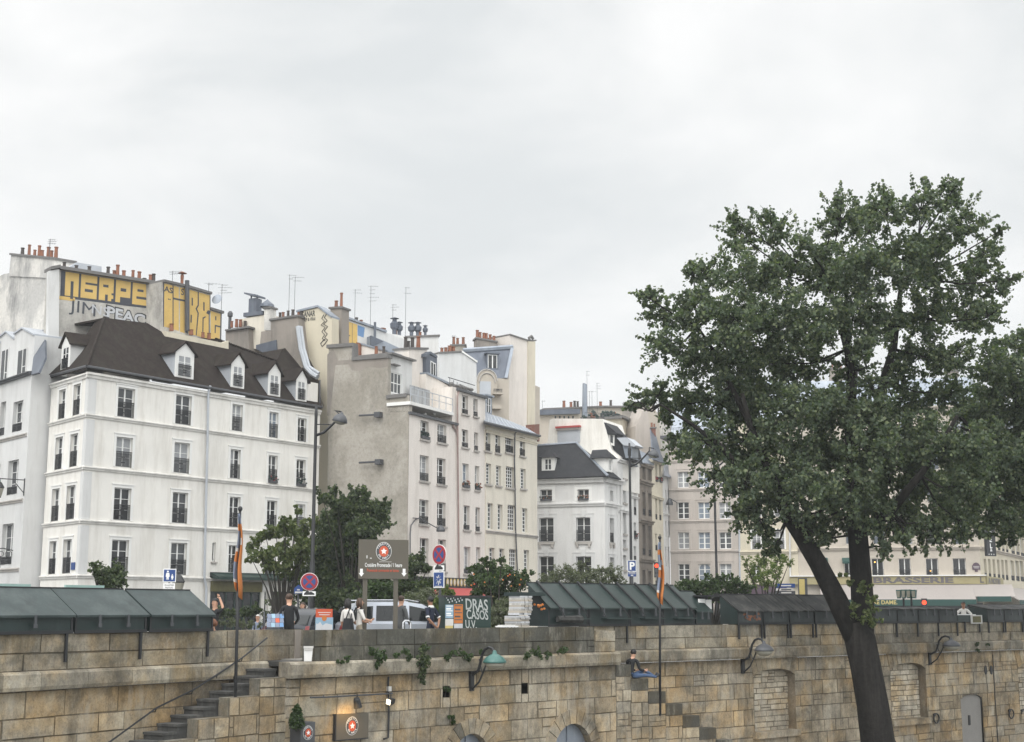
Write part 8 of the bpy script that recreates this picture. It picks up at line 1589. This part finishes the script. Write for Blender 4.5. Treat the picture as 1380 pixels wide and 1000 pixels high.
tb = bush('flowering_shrub', 'tall shrub with orange flowers between the cabinet and the raised green lids', 'shrub', 54, [(650, 770, 14), (640, 782, 12), (668, 768, 14), (660, 785, 16), (685, 775, 15), (680, 795, 16), (700, 785, 14), (670, 806, 18), (690, 815, 16), (645, 800, 10), (655, 755, 7), (676, 755, 6), (710, 775, 9), (633, 768, 5)], .15, 'hedge', .85, seed=10, dz=.9)
g = np.random.default_rng(5); mb = MB()
for k in range(26):
    x, y = g.uniform(635, 712), g.uniform(772, 812); mb.mi = int(g.integers(0, 3)); mb.ball(U(x, y, 53+g.uniform(-.6, .3)), .04, .04, .035, 5, 3)
tag(mb.build('flowers', ['orange', 'orange_red', 'shop_olive'], tb), kind='stuff')
bush('shrub', 'silvery tufted shrub between the graffiti cabinet and the piled books', 'shrub', 46.5, [(672, 828, 14), (688, 825, 13), (680, 815, 12), (693, 836, 9), (668, 840, 10)], .15, 'olive', 1.1, seed=11, dz=.5, aspect=.28, tall=1.6)
for k, (bl_, lab) in enumerate((([(738, 783, 12), (752, 778, 12), (764, 770, 9), (770, 780, 12), (745, 790, 10)], 'grey green olive tree behind the raised lids, nearest the cream house'), ([(780, 778, 12), (795, 775, 11), (783, 762, 7), (788, 790, 12), (770, 792, 9)], 'grey green olive tree in front of the classical house windows'), ([(805, 785, 12), (820, 772, 11), (832, 780, 11), (815, 790, 12), (838, 790, 8), (810, 770, 6)], 'grey green olive tree left of the blue parking sign'))):
    bush('olive_tree', lab, 'tree', 58+k*2, bl_, .16, 'olive', .9, 'olive trees behind the green lids', seed=20+k, dz=.7, aspect=.3)
bush('hedge', 'clipped green hedge behind the print stand in front of the grey brown house', 'hedge', 64, [(925, 790, 12), (942, 788, 13), (958, 789, 13), (975, 787, 13), (990, 789, 13), (1005, 792, 11), (915, 795, 10), (938, 800, 12), (960, 802, 12), (983, 802, 12), (952, 776, 5), (968, 778, 6), (985, 778, 5)], .15, 'hedge', 1.1, seed=30, dz=1.)
bush('young_tree', 'light spring green young tree with upswept twigs left of the leaning limb', 'tree', 68, [(1010, 770, 9), (1022, 763, 10), (1035, 760, 10), (1048, 757, 9), (1015, 782, 11), (1030, 777, 12), (1045, 772, 11), (1056, 752, 6), (1005, 758, 6), (1062, 762, 6), (1035, 788, 11)], .17, 'fresh', .55, seed=31, dz=1., aspect=.35)
for k, (x, y, r_) in enumerate(((300, 838, 8), (318, 840, 8), (335, 840, 8), (352, 841, 6))): pass
bush('grass_tufts', 'low flowering tufts in planters behind the left parapet', 'plants', 39, [(300, 840, 6), (312, 839, 7), (325, 840, 7), (338, 841, 6), (350, 842, 5)], .09, 'olive', 2., seed=33, dz=.3, aspect=.2, stem=False, tall=2)
bush('shop_plants', 'leafy pots and greenery in front of the green shop front', 'plants', 66, [(295, 825, 10), (312, 828, 9), (330, 825, 10), (345, 822, 9), (375, 815, 14), (395, 825, 14), (362, 830, 9)], .16, 'dark', .9, seed=34, dz=.8)
bush('topiary', 'small conical evergreen growing in the badged planter below the left stairs', 'shrub', 35.3, [(400.5, 952, 3), (400.5, 957, 5), (400, 963, 7), (400, 969, 8.5), (400, 974, 9)], .07, 'hedge', 7, seed=35, dz=.08, base=fF.z(400, 976), stem=False)
for k, (bl_, lab) in enumerate((([(458, 893, 4), (468, 888, 5)], 'thin weeds in the wall joint left of the ivy'), ([(505, 882, 7), (511, 890, 7), (500, 876, 5), (515, 884, 6), (508, 899, 4)], 'clump of weeds hanging from the cornice left of the ivy'), ([(535, 882, 5), (546, 880, 6), (553, 886, 5)], 'small weeds growing just left of the ivy'), ([(570, 876, 8), (574, 886, 9), (568, 892, 9), (572, 902, 8), (570, 912, 6), (571, 920, 4)], 'dark ivy hanging over the cornice in the middle of the quay wall'), ([(605, 884, 6), (622, 881, 6), (632, 886, 6), (647, 879, 4), (613, 878, 4)], 'row of weeds on the cornice behind the teal bracket lamp'), ([(712, 884, 7), (725, 880, 7), (738, 882, 6), (757, 878, 5), (763, 875, 5)], 'weeds along the cornice right of the teal bracket lamp'), ([(1316, 868, 5), (1318, 876, 5), (1331, 868, 3)], 'weeds hanging from the cornice at the right end of the wall'), ([(603, 928, 4), (608, 966, 4), (610, 972, 5)], 'fern growing from a crack low in the quay wall'))):
    F = fF if bl_[0][0] < 800 else fR; x = bl_[0][0]; p = F.hit3(x, bl_[0][1], .15); t = thing('ivy' if 'ivy' in lab[:12] else 'wall_weeds', lab, 'plant', p, 'weeds on the quay wall'); P_ = []; g = np.random.default_rng(60+k); mb = MB()
    for (x, y, r_) in bl_: c = F.hit3(x, y, .28 if 'crack' not in lab else .03); q, sc = clump_points(c, r_*.022, int(r_*16), g, spread=.3, shell=.1); P_.append(q); mb.tube([F.hit3(x, y, .0), c], .012, 4)
    leaves('foliage', np.concatenate(P_), t, .085, 'hedge' if k != 3 else 'dark', .4, 70+k, .6, .5); mb.build('stem', 'twig', t)

# ================================================================ thin haze volume, added to lift the dark tones
mh = bpy.data.materials.new('haze'); mh.use_nodes = True; nt = mh.node_tree; nt.nodes.clear(); o_ = nt.nodes.new('ShaderNodeOutputMaterial'); v_ = nt.nodes.new('ShaderNodeVolumePrincipled')
v_.inputs['Color'].default_value = (.93, .96, 1., 1); v_.inputs['Density'].default_value = .00042; v_.inputs['Anisotropy'].default_value = .2; nt.links.new(v_.outputs[0], o_.inputs['Volume']); MATS['haze'] = mh
mb = MB(); mb.hexa([(-335, -65, -8), (335, -65, -8), (335, 335, -8), (-335, 335, -8)], [(-335, -65, 46), (335, -65, 46), (335, 335, 46), (-335, 335, 46)]); tag(mb.build('haze', 'haze'), kind='stuff')
S.cycles.volume_bounces = 1
